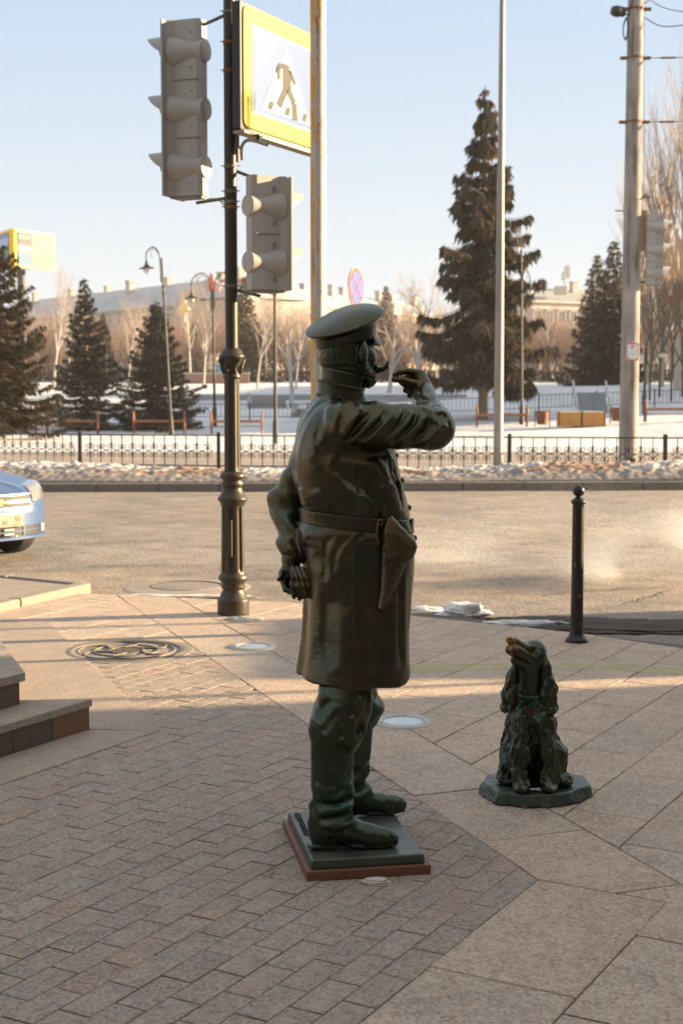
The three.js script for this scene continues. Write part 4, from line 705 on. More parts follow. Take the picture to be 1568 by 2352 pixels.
  // scraps of paper and snow blown under the dog
  reseed(5); const scrap = new THREE.PlaneGeometry(0.075, 0.03, 8, 4); { const p = scrap.attributes.position; for (let i = 0; i < p.count; i++) p.setZ(i, 0.006 * noise(p.getX(i) * 60, p.getY(i) * 60, 2)); scrap.rotateX(-Math.PI / 2); scrap.computeVertexNormals(); }
  const pap = part('crumpled_paper', scrap, mat(0.62, 0.60, 0.60, 0.9, 0, { side: THREE.DoubleSide })); pap.position.set(0.757, 0.058, -5.43); tag(pap, 'crumpled grey paper scrap under the bronze dog', 'litter');
}

// ================================================================ ornate post with its fittings
const darkPaint = mat(0.060, 0.049, 0.036, 0.42, 0.35, { map: scaled(patchMap, 0.25) });
const postAt = G(536, 1410);
{
  const p = thing('ornate_post', 'dark bronze-painted fluted post with moulded foot carrying the traffic lights', 'post', [postAt.x, 0, postAt.z]);
  const s = 10.25 / 3267, H = (y) => 1.6 - (y - 900) * s * 0.999;   // heights read off against the survey
  const hp = (y) => Math.max(0, (1410 - y) * s);
  part('foot', lathe([[0, 0], [0.112, 0], [0.115, 0.01], [0.115, 0.10], [0.113, 0.112], [0.098, 0.125], [0.088, 0.155], [0.074, 0.175], [0.081, 0.188], [0.087, 0.2], [0.081, 0.213], [0.086, 0.232], [0.104, 0.252], [0.107, 0.268], [0.098, 0.285], [0.088, 0.295], [0.086, 0.31]], 48), darkPaint, p);
  // fluted lower column
  const fluted = (y0, y1, r0, r1, n, depth) => { const g = new THREE.CylinderGeometry(r1, r0, y1 - y0, n * 8, 24, true); const q = g.attributes.position; for (let i = 0; i < q.count; i++) { const x = q.getX(i), z = q.getZ(i), y = q.getY(i) / (y1 - y0) + 0.5, a = Math.atan2(z, x), f = Math.pow(Math.max(0, Math.cos(a * n)), 0.5), e = smooth(0, 0.05, y) * smooth(1, 0.95, y), k = 1 - depth * f * e; q.setX(i, x * k); q.setZ(i, z * k); } g.computeVertexNormals(); return g.translate(0, (y0 + y1) / 2, 0); };
  part('lower_column', fluted(0.30, 0.79, 0.086, 0.080, 8, 0.16), darkPaint, p);
  part('access_door', put(new RoundedBoxGeometry(0.070, 0.27, 0.022, 2, 0.008), -0.030, 0.555, 0.077, 0, -0.36), darkPaint, p);
  part('middle_moulding', lathe([[0.08, 0.785], [0.09, 0.795], [0.088, 0.806], [0.098, 0.818], [0.108, 0.83], [0.106, 0.842], [0.09, 0.862], [0.078, 0.885], [0.07, 0.905], [0.068, 0.92], [0.078, 0.935], [0.08, 0.948], [0.07, 0.962], [0.072, 0.972], [0.088, 0.988], [0.092, 1.002], [0.085, 1.018], [0.066, 1.028], [0.064, 1.035]], 48), darkPaint, p);
  part('upper_column', fluted(1.03, 1.70, 0.058, 0.055, 8, 0.10), darkPaint, p);
  part('capital', lathe([[0.055, 1.69], [0.062, 1.70], [0.066, 1.707], [0.062, 1.716], [0.057, 1.722], [0.062, 1.75], [0.074, 1.80], [0.084, 1.835], [0.092, 1.845], [0.094, 1.852], [0.088, 1.862], [0.075, 1.878], [0.068, 1.896], [0.055, 1.905], [0.045, 1.91]], 48), darkPaint, p);
  for (let k = 0; k < 8; k++) { const a = k * Math.PI / 4 + 0.2, r = (t) => 0.06 + 0.026 * t, leaf = []; for (let i = 0; i <= 5; i++) { const t = i / 5, rad = r(t) + 0.006, b = a + 0.22 * Math.sin(t * 4); leaf.push([rad * Math.cos(b), 1.73 + 0.1 * t, rad * Math.sin(b)]); } part('acanthus_leaf', tube(leaf, 0.008, 12, 5), darkPaint, p); }
  part('shaft', cyl(0.046, 0.0405, 4.3, 0, 1.7, 0, 28), darkPaint, p);
  const steel = mat(0.16, 0.145, 0.12, 0.55, 0.6), rust = mat(0.30, 0.13, 0.045, 0.85, 0.1, { map: scaled(patchMap, 0.12) });
  for (const [y, m] of [[128, rust], [190, rust], [478, steel], [490, rust], [400, steel], [62, steel], [455, steel], [665, steel]]) part('clamp', merge([cyl(0.0475, 0.0475, 0.022, 0, hp(y), 0, 24), bar([-0.065, hp(y) + 0.012, 0.03], [0.07, hp(y) + 0.012, 0.03], 0.0035)]), m, p);
  const snow = (() => { const g = new THREE.SphereGeometry(0.1, 30, 12); const q = g.attributes.position; for (let i = 0; i < q.count; i++) { const k = 1 + 0.9 * fbm(q.getX(i) * 22, q.getZ(i) * 22, 4, 4); q.setXYZ(i, q.getX(i) * 1.35 * k, Math.max(0, q.getY(i)) * 0.22 * k, q.getZ(i) * 0.75 * k); } g.computeVertexNormals(); return g; })();
  const sp = part('ice_patch', snow, mat(0.42, 0.40, 0.37, 0.8, 0, { map: scaled(patchMap, 0.1) })); const q = G(558, 1424); sp.position.set(q.x, 0, q.z); tag(sp, 'grey ice patch at the foot of the ornate post', 'ice');
}

// traffic light housings seen from behind: folded grey box, lamp cones in the back, hoods in front
const housing = mat(0.37, 0.355, 0.33, 0.40, 0.0), seamMat = mat(0.22, 0.21, 0.20, 0.7), blackLens = mat(0.03, 0.03, 0.032, 0.3), hoodMat = mat(0.34, 0.33, 0.31, 0.5);
function trafficLight(name, label, n, { unit = 0.4, w = 0.36, depth = 0.19, pos, turn }) { const f = unit / 0.405;   // front faces local +z, origin at the middle of the foot
  const t = thing(name, label, 'traffic light', pos, turn); const h = unit * n;
  const prof = [[-w * 0.33, depth * 0.5], [-w * 0.20, depth * 0.34], [-w * 0.175, -depth * 0.36], [-w * 0.11, -depth * 0.5], [w * 0.11, -depth * 0.5], [w * 0.175, -depth * 0.36], [w * 0.20, depth * 0.34], [w * 0.33, depth * 0.5]];
  for (let k = 0; k < n; k++) part('section', put(extrude(prof.map(([a, b]) => [a, -b]), unit - 0.004, 0.002, 1), 0, k * unit + 0.002, 0, -Math.PI / 2), housing, t);
  part('end_cap', put(extrude(prof.map(([a, b]) => [a * 0.97, -b * 0.97]), 0.012, 0.002, 1), 0, h, 0, -Math.PI / 2), housing, t);
  part('end_cap', put(extrude(prof.map(([a, b]) => [a * 0.9, -b * 0.9]), 0.016, 0, 1), 0, -0.018, 0, -Math.PI / 2), seamMat, t);
  part('back_plate', box(w, h + 0.01, 0.012, 0, h / 2, depth * 0.5 + 0.006), housing, t);
  for (let k = 0; k < n; k++) {
    const y = (k + 0.5) * unit;
    const cone = lathe([[0.128 * f, 0], [0.130 * f, 0.012], [0.126 * f, 0.026], [0.118 * f, 0.045], [0.080 * f, depth * 0.66], [0.078 * f, depth - 0.03], [0.080 * f, depth + 0.004], [0.076 * f, depth + 0.012], [0, depth + 0.013]], 48); cone.rotateX(-Math.PI / 2).translate(0, y, depth * 0.5 - 0.002);
    const c = part('lamp_cone', cone, housing, t);
    part('lens', put(new THREE.CylinderGeometry(0.105 * f, 0.105 * f, 0.02, 32), 0, y, depth * 0.5 + 0.014, Math.PI / 2), blackLens, t);
    // hood: an open half tube, longer above
    const pos_ = [], idx = [], S = 28; for (let i = 0; i <= S; i++) { const a = lerp(-0.25, Math.PI + 0.25, i / S), len = f * (0.035 + 0.15 * Math.pow(Math.max(0, Math.sin(a)), 0.8)); for (const [r, l] of [[0.125, 0], [0.121, len], [0.116, len], [0.118, 0]]) pos_.push(f * r * Math.cos(a), y + f * r * Math.sin(a), depth * 0.5 + 0.012 + l); }
    for (let i = 0; i < S; i++) for (let j = 0; j < 3; j++) { const a = i * 4 + j; idx.push(a, a + 4, a + 1, a + 1, a + 4, a + 5); } const g = new THREE.BufferGeometry(); g.setAttribute('position', new THREE.Float32BufferAttribute(pos_, 3)); g.setIndex(idx); g.computeVertexNormals();
    part('hood', g, new THREE.MeshStandardMaterial({ color: hoodMat.color, roughness: 0.5, side: THREE.DoubleSide }), t);
  }
  for (let k = 0; k < n; k++) for (const q of [0.2, 0.8]) { part('hinge', rbox(0.014, 0.035, 0.022, 0.003, -w * 0.205, (k + q) * unit, depth * 0.18), seamMat, t); part('screw', put(new THREE.CylinderGeometry(0.006, 0.006, 0.006, 8), w * 0.2, (k + q) * unit, -depth * 0.2, 0, 0, Math.PI / 2), seamMat, t); }
  for (let k = 1; k < n; k++) part('seam', box(w * 0.42, 0.006, depth * 0.80, 0, k * unit, -depth * 0.02), seamMat, t);
  return t;
}
{
  const s = 10.2 / 3267, hp = (y) => (1410 - y) * s;
  const bracket = mat(0.14, 0.125, 0.105, 0.6, 0.5), cable = mat(0.28, 0.25, 0.2, 0.8);
  // three lamps, facing away to the street corner on the far side
  const c3 = at(437, 452, 10.32), a3 = trafficLight('traffic_light', 'grey three-lamp traffic light seen from behind on the ornate post', 3, { unit: (452 - 64) * s / 3, w: 0.32, depth: 0.25, pos: [c3.x, c3.y, c3.z], turn: Math.PI + 1.15 });
  const loc = (o, v) => o.worldToLocal(v.clone()); a3.updateMatrixWorld(true);
  for (const y of [60, 462]) part('bracket', bar(loc(a3, V3(postAt.x - 0.045, hp(y), postAt.z)), loc(a3, at(452, y + 4, 10.3)), 0.012), bracket, a3);
  part('cable', tube([loc(a3, at(455, 466, 10.3)), loc(a3, at(490, 456, 10.28)), loc(a3, at(505, 462, 10.26)), loc(a3, at(516, 472, 10.22))], 0.005, 20, 5), cable, a3);
  const c2 = at(607, 667, 10.1), a2 = trafficLight('pedestrian_light', 'grey two-lamp pedestrian light seen from behind on the ornate post', 2, { unit: (667 - 419) * s / 2, w: 0.32, depth: 0.25, pos: [c2.x, c2.y, c2.z], turn: Math.PI - 0.95 });
  a2.updateMatrixWorld(true);
  for (const y of [402, 668]) part('bracket', bar(loc(a2, V3(postAt.x + 0.045, hp(y), postAt.z)), loc(a2, at(597, y + 12, 10.12)), 0.012), bracket, a2);
}
// ---- pedestrian crossing sign in its lit-box frame
function canvasTex(w, h, draw) { const c = document.createElement('canvas'); c.width = w; c.height = h; draw(c.getContext('2d'), w, h); const t = new THREE.CanvasTexture(c); t.colorSpace = THREE.SRGBColorSpace; t.magFilter = THREE.LinearFilter; return t; }
function walkShapes() {   // on a 0..1 board, y up: strips of the walking figure and the stripes below it
  const limb = (pts, w) => { const out = []; for (let i = 0; i + 1 < pts.length; i++) { const [ax, ay] = pts[i], [bx, by] = pts[i + 1], L = Math.hypot(bx - ax, by - ay), nx = -(by - ay) / L * w / 2, ny = (bx - ax) / L * w / 2; out.push([[ax + nx, ay + ny], [bx + nx, by + ny], [bx - nx, by - ny], [ax - nx, ay - ny]]); } return out; };
  return [...limb([[0.50, 0.60], [0.50, 0.44]], 0.10), ...limb([[0.53, 0.62], [0.44, 0.62], [0.40, 0.58], [0.40, 0.49]], 0.04), ...limb([[0.53, 0.60], [0.60, 0.50]], 0.04), ...limb([[0.49, 0.44], [0.40, 0.27]], 0.062), ...limb([[0.51, 0.44], [0.585, 0.34], [0.60, 0.20]], 0.062)];
}
{
  const d = 9.75, A = at(556, 2, d), Bq = at(564, 292, d);   // near edge, top and foot
  const w = 1.2, hgt = (A.y - Bq.y) * 1.0;
  // its face looks out to the sunny side; it stretches away behind the rusty pole
  const sg = thing('crossing_sign', 'blue and white pedestrian crossing sign with yellow border and black frame', 'sign', [Bq.x - 0.02, Bq.y, Bq.z], 1.10);
  const frame = mat(0.028, 0.027, 0.026, 0.5, 0.1), face = new THREE.MeshPhysicalMaterial({ roughness: 0.22, clearcoat: 0.8, clearcoatRoughness: 0.12 });
  const S = w; // local +x along the board, +z out of its face
  const rrect = (x0, y0, x1, y1, r) => { const s = new THREE.Shape(); s.moveTo(x0 + r, y0); s.lineTo(x1 - r, y0); s.quadraticCurveTo(x1, y0, x1, y0 + r); s.lineTo(x1, y1 - r); s.quadraticCurveTo(x1, y1, x1 - r, y1); s.lineTo(x0 + r, y1); s.quadraticCurveTo(x0, y1, x0, y1 - r); s.lineTo(x0, y0 + r); s.quadraticCurveTo(x0, y0, x0 + r, y0); return s; };
  const film = (r, g, b) => { const m = new THREE.MeshPhysicalMaterial({ roughness: 0.36, specularIntensity: 0.5 }); m.color.setRGB(r, g, b); return m; };
  part('frame', put(extrude(rrect(0, -0.012, S, hgt + 0.012, 0.02), 0.055, 0.004, 2), 0, 0, -0.075), frame, sg);
  part('lower_rail', box(S, 0.018, 0.09, S / 2, -0.026, -0.03), mat(0.30, 0.26, 0.21, 0.6, 0.4), sg);
  part('yellow_border', put(extrude(rrect(0.03, 0.012, S - 0.03, hgt - 0.012, 0.06), 0.012, 0.002, 2), 0, 0, -0.018), film(0.46, 0.40, 0.012), sg);
  part('white_edge', put(new THREE.ShapeGeometry(rrect(0.13, 0.12, S - 0.13, hgt - 0.12, 0.012)), 0, 0, 0.001), film(0.50, 0.50, 0.50), sg);
  part('blue_field', put(new THREE.ShapeGeometry(rrect(0.145, 0.135, S - 0.145, hgt - 0.135, 0.008)), 0, 0, 0.004), film(0.03, 0.085, 0.24), sg);
  const tri = new THREE.Shape([[0.20, 0.20], [0.80, 0.20], [0.5, 0.78]].map(([a, b]) => new THREE.Vector2(a * S, b * hgt)));
  part('white_triangle', put(new THREE.ShapeGeometry(tri), 0, 0, 0.007), film(0.52, 0.52, 0.50), sg);
  const black = mat(0.012, 0.012, 0.012, 0.7), wk = walkShapes().map((q) => new THREE.ShapeGeometry(new THREE.Shape(q.map(([a, b]) => new THREE.Vector2(a * S, b * hgt)))));
  part('walking_figure', put(merge(wk), 0, 0, 0.010), black, sg);
  for (const x of [0.27, 0.47, 0.68]) part('stripe', put(new THREE.ShapeGeometry(new THREE.Shape([[x, 0.215], [x + 0.05, 0.215], [x + 0.075, 0.285], [x + 0.025, 0.285]].map(([a, b]) => new THREE.Vector2(a * S, b * hgt)))), 0, 0, 0.010), black, sg);
  const rod = mat(0.10, 0.085, 0.07, 0.6, 0.5), rustM = mat(0.32, 0.14, 0.05, 0.85, 0.1);
  sg.updateMatrixWorld(true); const loc = (v) => sg.worldToLocal(v.clone()), s = 10.2 / 3267, hp = (y) => (1410 - y) * s;
  part('mounting_rod', bar(loc(at(546, 2, 10.0)), loc(at(545, 372, 10.0)), 0.014), rod, sg);
  for (const y of [130, 162, 195, 340]) part('arm', bar(loc(V3(postAt.x + 0.03, hp(y) + 0.0, postAt.z)), loc(at(552, y, 9.9)), 0.009), y === 130 || y === 162 ? rustM : rod, sg);
  part('hook', tube([at(556, 368, 9.85), at(556, 335, 9.83), at(566, 323, 9.8), at(585, 324, 9.75), at(614, 333, 9.7)].map(loc), 0.012, 30, 8), mat(0.26, 0.22, 0.17, 0.55, 0.5), sg);
  part('hook_clamp', merge([put(new THREE.CylinderGeometry(0.02, 0.012, 0.04, 12), ...loc(at(594, 318, 9.75)).toArray()), put(new THREE.BoxGeometry(0.07, 0.012, 0.05), ...loc(at(594, 312, 9.75)).toArray())]), frame, sg);
}
// ---- tall white pole with yellow paint and rust showing
{
  const base = G(732, 1452), m = mat(1, 1, 1, 0.5, 0.05, { vertexColors: true });
  const H = 5.2, g = new THREE.CylinderGeometry(0.051, 0.051, H, 64, 520); const p = g.attributes.position, C = new Float32Array(p.count * 3);
  for (let i = 0; i < p.count; i++) {
    const x = p.getX(i), y = p.getY(i), z = p.getZ(i), a = Math.atan2(z, x), u = Math.cos(a) * 0.051, w = Math.sin(a) * 0.051;
    let c = [0.50, 0.475, 0.43]; const blot = fbm(u * 26, y * 4.2, w * 26, 4), fine = fbm(u * 90, y * 34, w * 90, 3), crack = fbm(u * 60 + 4, y * 3.1 + 9, w * 60, 3);
    const side = Math.max(0, -Math.cos(a + 0.3) - 0.6) * 1.3;   // the flaked side towards the roadway
    const yel = smooth(0.16, 0.20, blot * 0.9 + fine * 0.9 + side * 0.95 - 0.04); c = c.map((v, k) => lerp(v, [0.62, 0.30, 0.035][k], yel));
    const rst = smooth(0.26, 0.33, crack + fine * 0.35 + side * 0.05); c = c.map((v, k) => lerp(v, [0.17, 0.065, 0.025][k], rst * 0.9));
    const k = 1 + fine * 0.25; C.set([c[0] * k, c[1] * k, c[2] * k], i * 3);
  }
  g.setAttribute('color', new THREE.BufferAttribute(C, 3)); g.translate(0, H / 2, 0);
  const po = thing('rusty_pole', 'tall white pole with flaking yellow paint and rust behind the policeman', 'pole', [base.x, 0, base.z]);
  part('pole', g, m, po); part('foot_plate', rbox(0.22, 0.012, 0.22, 0.004, 0, 0.006, 0), mat(0.2, 0.17, 0.14, 0.7, 0.4), po);
}
// ---- bollard
{
  const q = G(1323, 1474), b = thing('bollard', 'black iron bollard with a ball top', 'bollard', [q.x, 0, q.z]);
  const paint = mat(0.020, 0.019, 0.018, 0.36, 0.25, { map: scaled(patchMap, 0.3) });
  const g = lathe([[0, 0], [0.071, 0], [0.072, 0.012], [0.066, 0.022], [0.062, 0.026], [0.05, 0.042], [0.044, 0.06], [0.040, 0.10], [0.0385, 0.40], [0.0375, 0.86], [0.037, 0.885], [0.046, 0.895], [0.048, 0.905], [0.044, 0.914], [0.03, 0.922], [0.02, 0.932], [0.017, 0.94]], 40);
  part('shaft', g, paint, b); part('ball_top', ball(0.0385, 0, 0.972, 0, 28, 20), paint, b);
  for (const [a, y] of [[0.4, 0.72], [1.4, 0.3], [2.2, 0.5], [1.1, 0.12]]) part('rust_spot', put(new THREE.SphereGeometry(0.008, 8, 6).scale(1, 2.0, 0.2), 0.0385 * Math.cos(a), y, 0.0385 * Math.sin(a), 0, Math.PI / 2 - a), mat(0.16, 0.09, 0.05, 0.9), b);
}
// ---- snow and grime along the kerb
const snowMat = mat(0.72, 0.72, 0.73, 0.8, 0, { map: scaled(patchMap, 0.5) });
function lump(w, h, d, s, rough = 0.4) { const g = new THREE.SphereGeometry(0.5, 56, 28); const q = g.attributes.position; for (let i = 0; i < q.count; i++) { const x = q.getX(i), y = q.getY(i), z = q.getZ(i), k = 1 + rough * fbm(x * 4 * w + s, y * 5, z * 4 * d + s, 4) + 0.25 * rough * noise(x * 22 * w, y * 16 + s, z * 22 * d); q.setXYZ(i, x * w * k, Math.max(-0.03, y) * 2 * h * k, z * d * k); } g.computeVertexNormals(); return g; }
{
  const put1 = (x, y, w, h, d, s, label, m = snowMat) => { const q = G(x, y), o = part('snow_clump', lump(w, h, d, s, 0.75), m); o.position.set(q.x, -0.02, q.z); tag(o, label, 'snow', 'snow left along the kerb'); };
  put1(1065, 1407, 0.36, 0.085, 0.24, 3, 'white snow clump left at the kerb beside the bollard');
  put1(975, 1397, 0.30, 0.035, 0.14, 7, 'low strip of old snow at the kerb behind the policeman');
  put1(1205, 1429, 0.62, 0.035, 0.13, 11, 'thin strip of snow along the kerb towards the bollard');
  const dirty = mat(0.62, 0.57, 0.51, 0.85); put1(380, 1366, 1.35, 0.022, 0.10, 17, 'thin crust of dirty snow beside the ornate post', dirty);
  const grime = mat(0.070, 0.048, 0.034, 0.95, 0, { map: scaled(asphaltMap, 0.6) });
  for (const [x, y, w, d, s, n] of [[1290, 1420, 1.0, 0.44, 2, 'dark heap of wet dirt in the gutter before the bollard'], [1470, 1430, 1.5, 0.62, 5, 'wide patch of wet mud in the gutter past the bollard']]) { const q = G(x, y), o = part('mud_patch', lump(w, 0.018, d, s, 0.7), grime); o.position.set(q.x, -0.026, q.z); tag(o, n, 'mud'); }
  const w = part('paper_wad', lump(0.085, 0.012, 0.045, 4, 0.8), mat(0.50, 0.45, 0.41, 0.9)); const q = G(862, 2028); w.position.set(q.x, 0.002, q.z); tag(w, 'trodden pale wad of paper before the statue base', 'litter');
}

// ================================================================ the car at the corner
{
  const f = G(2, 1291), yaw = -41 * Math.PI / 180;
  const car = thing('car', 'light blue saloon car with chrome grille bar waiting on the road', 'car', [f.x, -0.03, f.z], yaw);
  const paint = new THREE.MeshPhysicalMaterial({ roughness: 0.45, metalness: 0.1, clearcoat: 0.7, clearcoatRoughness: 0.06 }); paint.color.setRGB(0.030, 0.075, 0.195);
  const top = tableOf([[9, 0.50], [0.02, 0.52], [-0.06, 0.645], [-0.3, 0.715], [-0.7, 0.775], [-1.1, 0.83], [-1.25, 0.91], [-1.9, 1.36], [-2.3, 1.44], [-3.0, 1.40], [-3.7, 1.02], [-4.1, 0.97], [-4.4, 0.93]]);
  const front = (z) => -0.02 - 0.42 * Math.pow(Math.abs(z) / 0.86, 2.8);
  const bodyF = (x, y, z) => {
    const cab = y > 0.9 ? (y - 0.9) * 0.42 : 0, w = 0.86 - 0.03 * Math.max(0, 0.45 - y) * 4 * 0.3 - cab;
    let d = smax(x - front(z) + 0.05 * smooth(0.35, 0.2, y) + (y > 0.5 ? (y - 0.5) * 0.25 : 0), -4.42 - x, 0.1);
    d = smax(d, Math.abs(z) - w, 0.14); d = smax(d, (y - top(x)[1]) * 0.82, 0.10); d = smax(d, 0.21 - y, 0.05);
    d = smax(d, -(Math.max(Math.hypot(x + 0.82, y - 0.30) - 0.345, 0.60 - Math.abs(z))), 0.02); d = smax(d, -(Math.max(Math.hypot(x + 3.42, y - 0.30) - 0.345, 0.60 - Math.abs(z))), 0.02);
    const lip = y - 0.508; d += 0.010 * Math.exp(-((lip / 0.012) ** 2)) * smooth(-0.6, -0.3, x);
    d -= 0.012 * Math.exp(-(((Math.abs(z) - 0.42 - 0.15 * x) / 0.05) ** 2)) * smooth(0.6, 0.75, y) * smooth(-1.1, -0.9, x);
    d -= 0.014 * Math.exp(-(((y - 0.235) / 0.02) ** 2));
    return d;
  };
  part('body', meshField(bodyF, [-4.5, 0.15, -0.95], [0.1, 1.5, 0.95], 0.022), paint, car);
  const glass = mat(0.02, 0.025, 0.03, 0.08, 0, {}), chrome = mat(0.20, 0.20, 0.21, 0.35, 1), black = mat(0.015, 0.015, 0.016, 0.6), mesh = mat(0.02, 0.018, 0.016, 0.6, 0.2), rubber = mat(0.035, 0.032, 0.03, 0.9), trimM = mat(0.07, 0.11, 0.17, 0.35, 0.3);
  // pieces wrapped round the nose: strips between two heights following the front's curve
  const wrap = (z0, z1, y0, y1, out, n = 28, back = 0.25) => { const pos = [], idx = []; for (let i = 0; i <= n; i++) { const z = lerp(z0, z1, i / n); for (const [y, o] of [[y0, -0.03], [y0, out], [y1, out], [y1, -0.03]]) pos.push(front(z) + o - (y > 0.5 ? (y - 0.5) * back : 0), y, z); } for (let i = 0; i < n; i++) for (let j = 0; j < 4; j++) { const a = i * 4 + j, b = i * 4 + (j + 1) % 4; idx.push(a, b, a + 4, b, b + 4, a + 4); } const g = new THREE.BufferGeometry(); g.setAttribute('position', new THREE.Float32BufferAttribute(pos, 3)); g.setIndex(idx); const h = g.toNonIndexed(); h.computeVertexNormals(); return h; };
  const grille = part('grille', wrap(-0.40, 0.40, 0.535, 0.645, 0.010), mesh, car);
  part('grille_bar', wrap(-0.40, 0.40, 0.577, 0.601, 0.026), chrome, grille);
  part('grille_surround', merge([wrap(-0.43, 0.43, 0.517, 0.534, 0.022), wrap(-0.43, 0.43, 0.646, 0.658, 0.016)]), chrome, grille);
  const bow = [[-0.085, -0.014], [-0.03, -0.014], [-0.024, -0.034], [0.03, -0.034], [0.024, -0.014], [0.085, -0.014], [0.075, 0.014], [0.03, 0.014], [0.024, 0.034], [-0.03, 0.034], [-0.024, 0.014], [-0.075, 0.014]];
  part('badge', put(extrude(bow, 0.012, 0.003, 2), 0.012, 0.59, 0, 0, Math.PI / 2), mat(0.72, 0.62, 0.42, 0.2, 1), grille);
  for (const s of [-1, 1]) {
    const hl = (x, y, z) => { const zz = z * s, t = (zz - 0.46) / 0.34; return smax(bodyF(x, y, z) - 0.012, smax(Math.abs(zz - 0.63) - 0.17, Math.abs(y - (0.635 + 0.05 * t)) - (0.085 - 0.01 * t), 0.05), 0.012); };
    part('headlight', meshField(hl, [-0.6, 0.48, s > 0 ? 0.40 : -0.86], [0.06, 0.80, s > 0 ? 0.86 : -0.40], 0.013), new THREE.MeshPhysicalMaterial({ color: new THREE.Color(0.24, 0.235, 0.22), roughness: 0.16, clearcoat: 1, clearcoatRoughness: 0.03, metalness: 0.3 }), car);
    part('fog_light', wrap(s * 0.60, s * 0.68, 0.275, 0.345, 0.012, 8), mat(0.72, 0.70, 0.66, 0.15, 0.2), car);
  }
  const low = part('lower_grille', wrap(-0.57, 0.57, 0.262, 0.348, 0.004), black, car);
  part('lower_bar', wrap(-0.57, 0.57, 0.30, 0.312, 0.012), trimM, low);
  for (const z of [-0.30, 0.30]) part('lower_post', wrap(z - 0.012, z + 0.012, 0.262, 0.348, 0.013, 2), trimM, low);
  for (const [z, y] of [[-0.10, 0.325], [-0.10, 0.282], [0.14, 0.325], [0.14, 0.282]]) part('daytime_lamp', put(new RoundedBoxGeometry(0.025, 0.022, 0.12, 3, 0.010), 0.0, y, z), mat(0.4, 0.38, 0.35, 0.3), low);
  part('bumper_edge', wrap(-0.72, 0.72, 0.225, 0.25, 0.02), paint, car);
  const plate = part('number_plate', rbox(0.012, 0.118, 0.528, 0.004, 0.014, 0.412, 0), mat(0.5, 0.48, 0.45, 0.4), car);
  const pt = canvasTex(512, 112, (c, w, h) => { c.fillStyle = '#8f897d'; c.fillRect(0, 0, w, h); c.strokeStyle = '#6b6357'; c.lineWidth = 4; c.strokeRect(5, 5, w - 10, h - 10); c.beginPath(); c.moveTo(382, 5); c.lineTo(382, h - 5); c.stroke(); c.fillStyle = '#2b2620'; c.font = 'bold 66px sans-serif'; c.fillText('х', 24, 88); c.font = 'bold 84px sans-serif'; c.fillText('924', 78, 88); c.font = 'bold 66px sans-serif'; c.fillText('ас', 262, 88); c.font = 'bold 62px sans-serif'; c.fillText('55', 406, 64); c.font = 'bold 26px sans-serif'; c.fillText('RUS', 402, 98); });
  part('plate_print', put(new THREE.PlaneGeometry(0.52, 0.112), 0.0215, 0.412, 0, 0, Math.PI / 2), (() => { const m = mat(1, 1, 1, 0.35); m.map = pt; return m; })(), plate);
  for (const [x, s] of [[-0.82, 1], [-0.82, -1], [-3.42, 1], [-3.42, -1]]) {
    const w = part('wheel', put(new THREE.CylinderGeometry(0.17, 0.17, 0.20, 28), x, 0.315, s * 0.74, Math.PI / 2), mat(0.35, 0.35, 0.35, 0.4, 0.8), car);
    part('tyre', put(lathe([[0.19, -0.09], [0.28, -0.098], [0.305, -0.085], [0.315, -0.05], [0.315, 0.05], [0.305, 0.085], [0.28, 0.098], [0.19, 0.09]], 40), x, 0.315, s * 0.74, Math.PI / 2), rubber, w);
  }
  for (const s of [-1, 1]) part('side_window', put(extrude([[-1.55, 0.98], [-2.0, 1.34], [-2.9, 1.34], [-3.4, 1.0]], 0.01, 0, 1), 0, 0, s > 0 ? 0.775 : -0.785, s * -0.12), glass, car);
  part('windscreen', put(new THREE.PlaneGeometry(1.25, 0.72), -1.60, 1.19, 0, -0.0, 0).applyMatrix4(new THREE.Matrix4().makeTranslation(0, 0, 0)), glass, car).visible = true;
  { const w = car.children[car.children.length - 1]; w.geometry.dispose(); w.geometry = put(new RoundedBoxGeometry(0.78, 0.012, 1.2, 2, 0.005).rotateZ(0.57), -1.585, 1.205, 0); }
}

// ================================================================ the central reservation: kerb, snow bank, railing
const dirtySnow = mat(1, 1, 1, 0.85, 0, { vertexColors: true });
const kerbLine = (x) => 23.4 + 0.05 * x + 0.0022 * x * x * 0.5;   // plan distance of the near kerb
{
  const median = new THREE.Group(); median.name = 'central_reservation'; median.userData.kind = 'structure'; scene.add(median);
  const g = new THREE.PlaneGeometry(90, 1, 90, 1); g.rotateX(-Math.PI / 2); const p = g.attributes.position; for (let i = 0; i < p.count; i++) { const x = p.getX(i), far = p.getZ(i) < 0; p.setY(i, 0.10); p.setZ(i, far ? -30.9 : -kerbLine(x)); } for (let i = 0; i < p.count; i++) g.attributes.uv.setXY(i, p.getX(i), p.getZ(i)); g.computeVertexNormals(); part('surface', g, farRoadMat, median);
  const km = mat(0.20, 0.17, 0.145, 0.9, 0, { map: scaled(graniteMap, 0.8) });
  for (let x = -14; x < 14; x += 1.0) { const a = V3(x, 0, -kerbLine(x)), b = V3(x + 1, 0, -kerbLine(x + 1)), c = a.clone().lerp(b, 0.5); part('kerb_stone', uvWorld(rbox(0.99, 0.17, 0.15, 0.02, c.x, 0.025, c.z, Math.atan2(-(b.z - a.z), b.x - a.x))), km, median); }
  part('far_edge', box(90, 0.14, 0.14, 0, 0.0, -30.9), km, median);
}
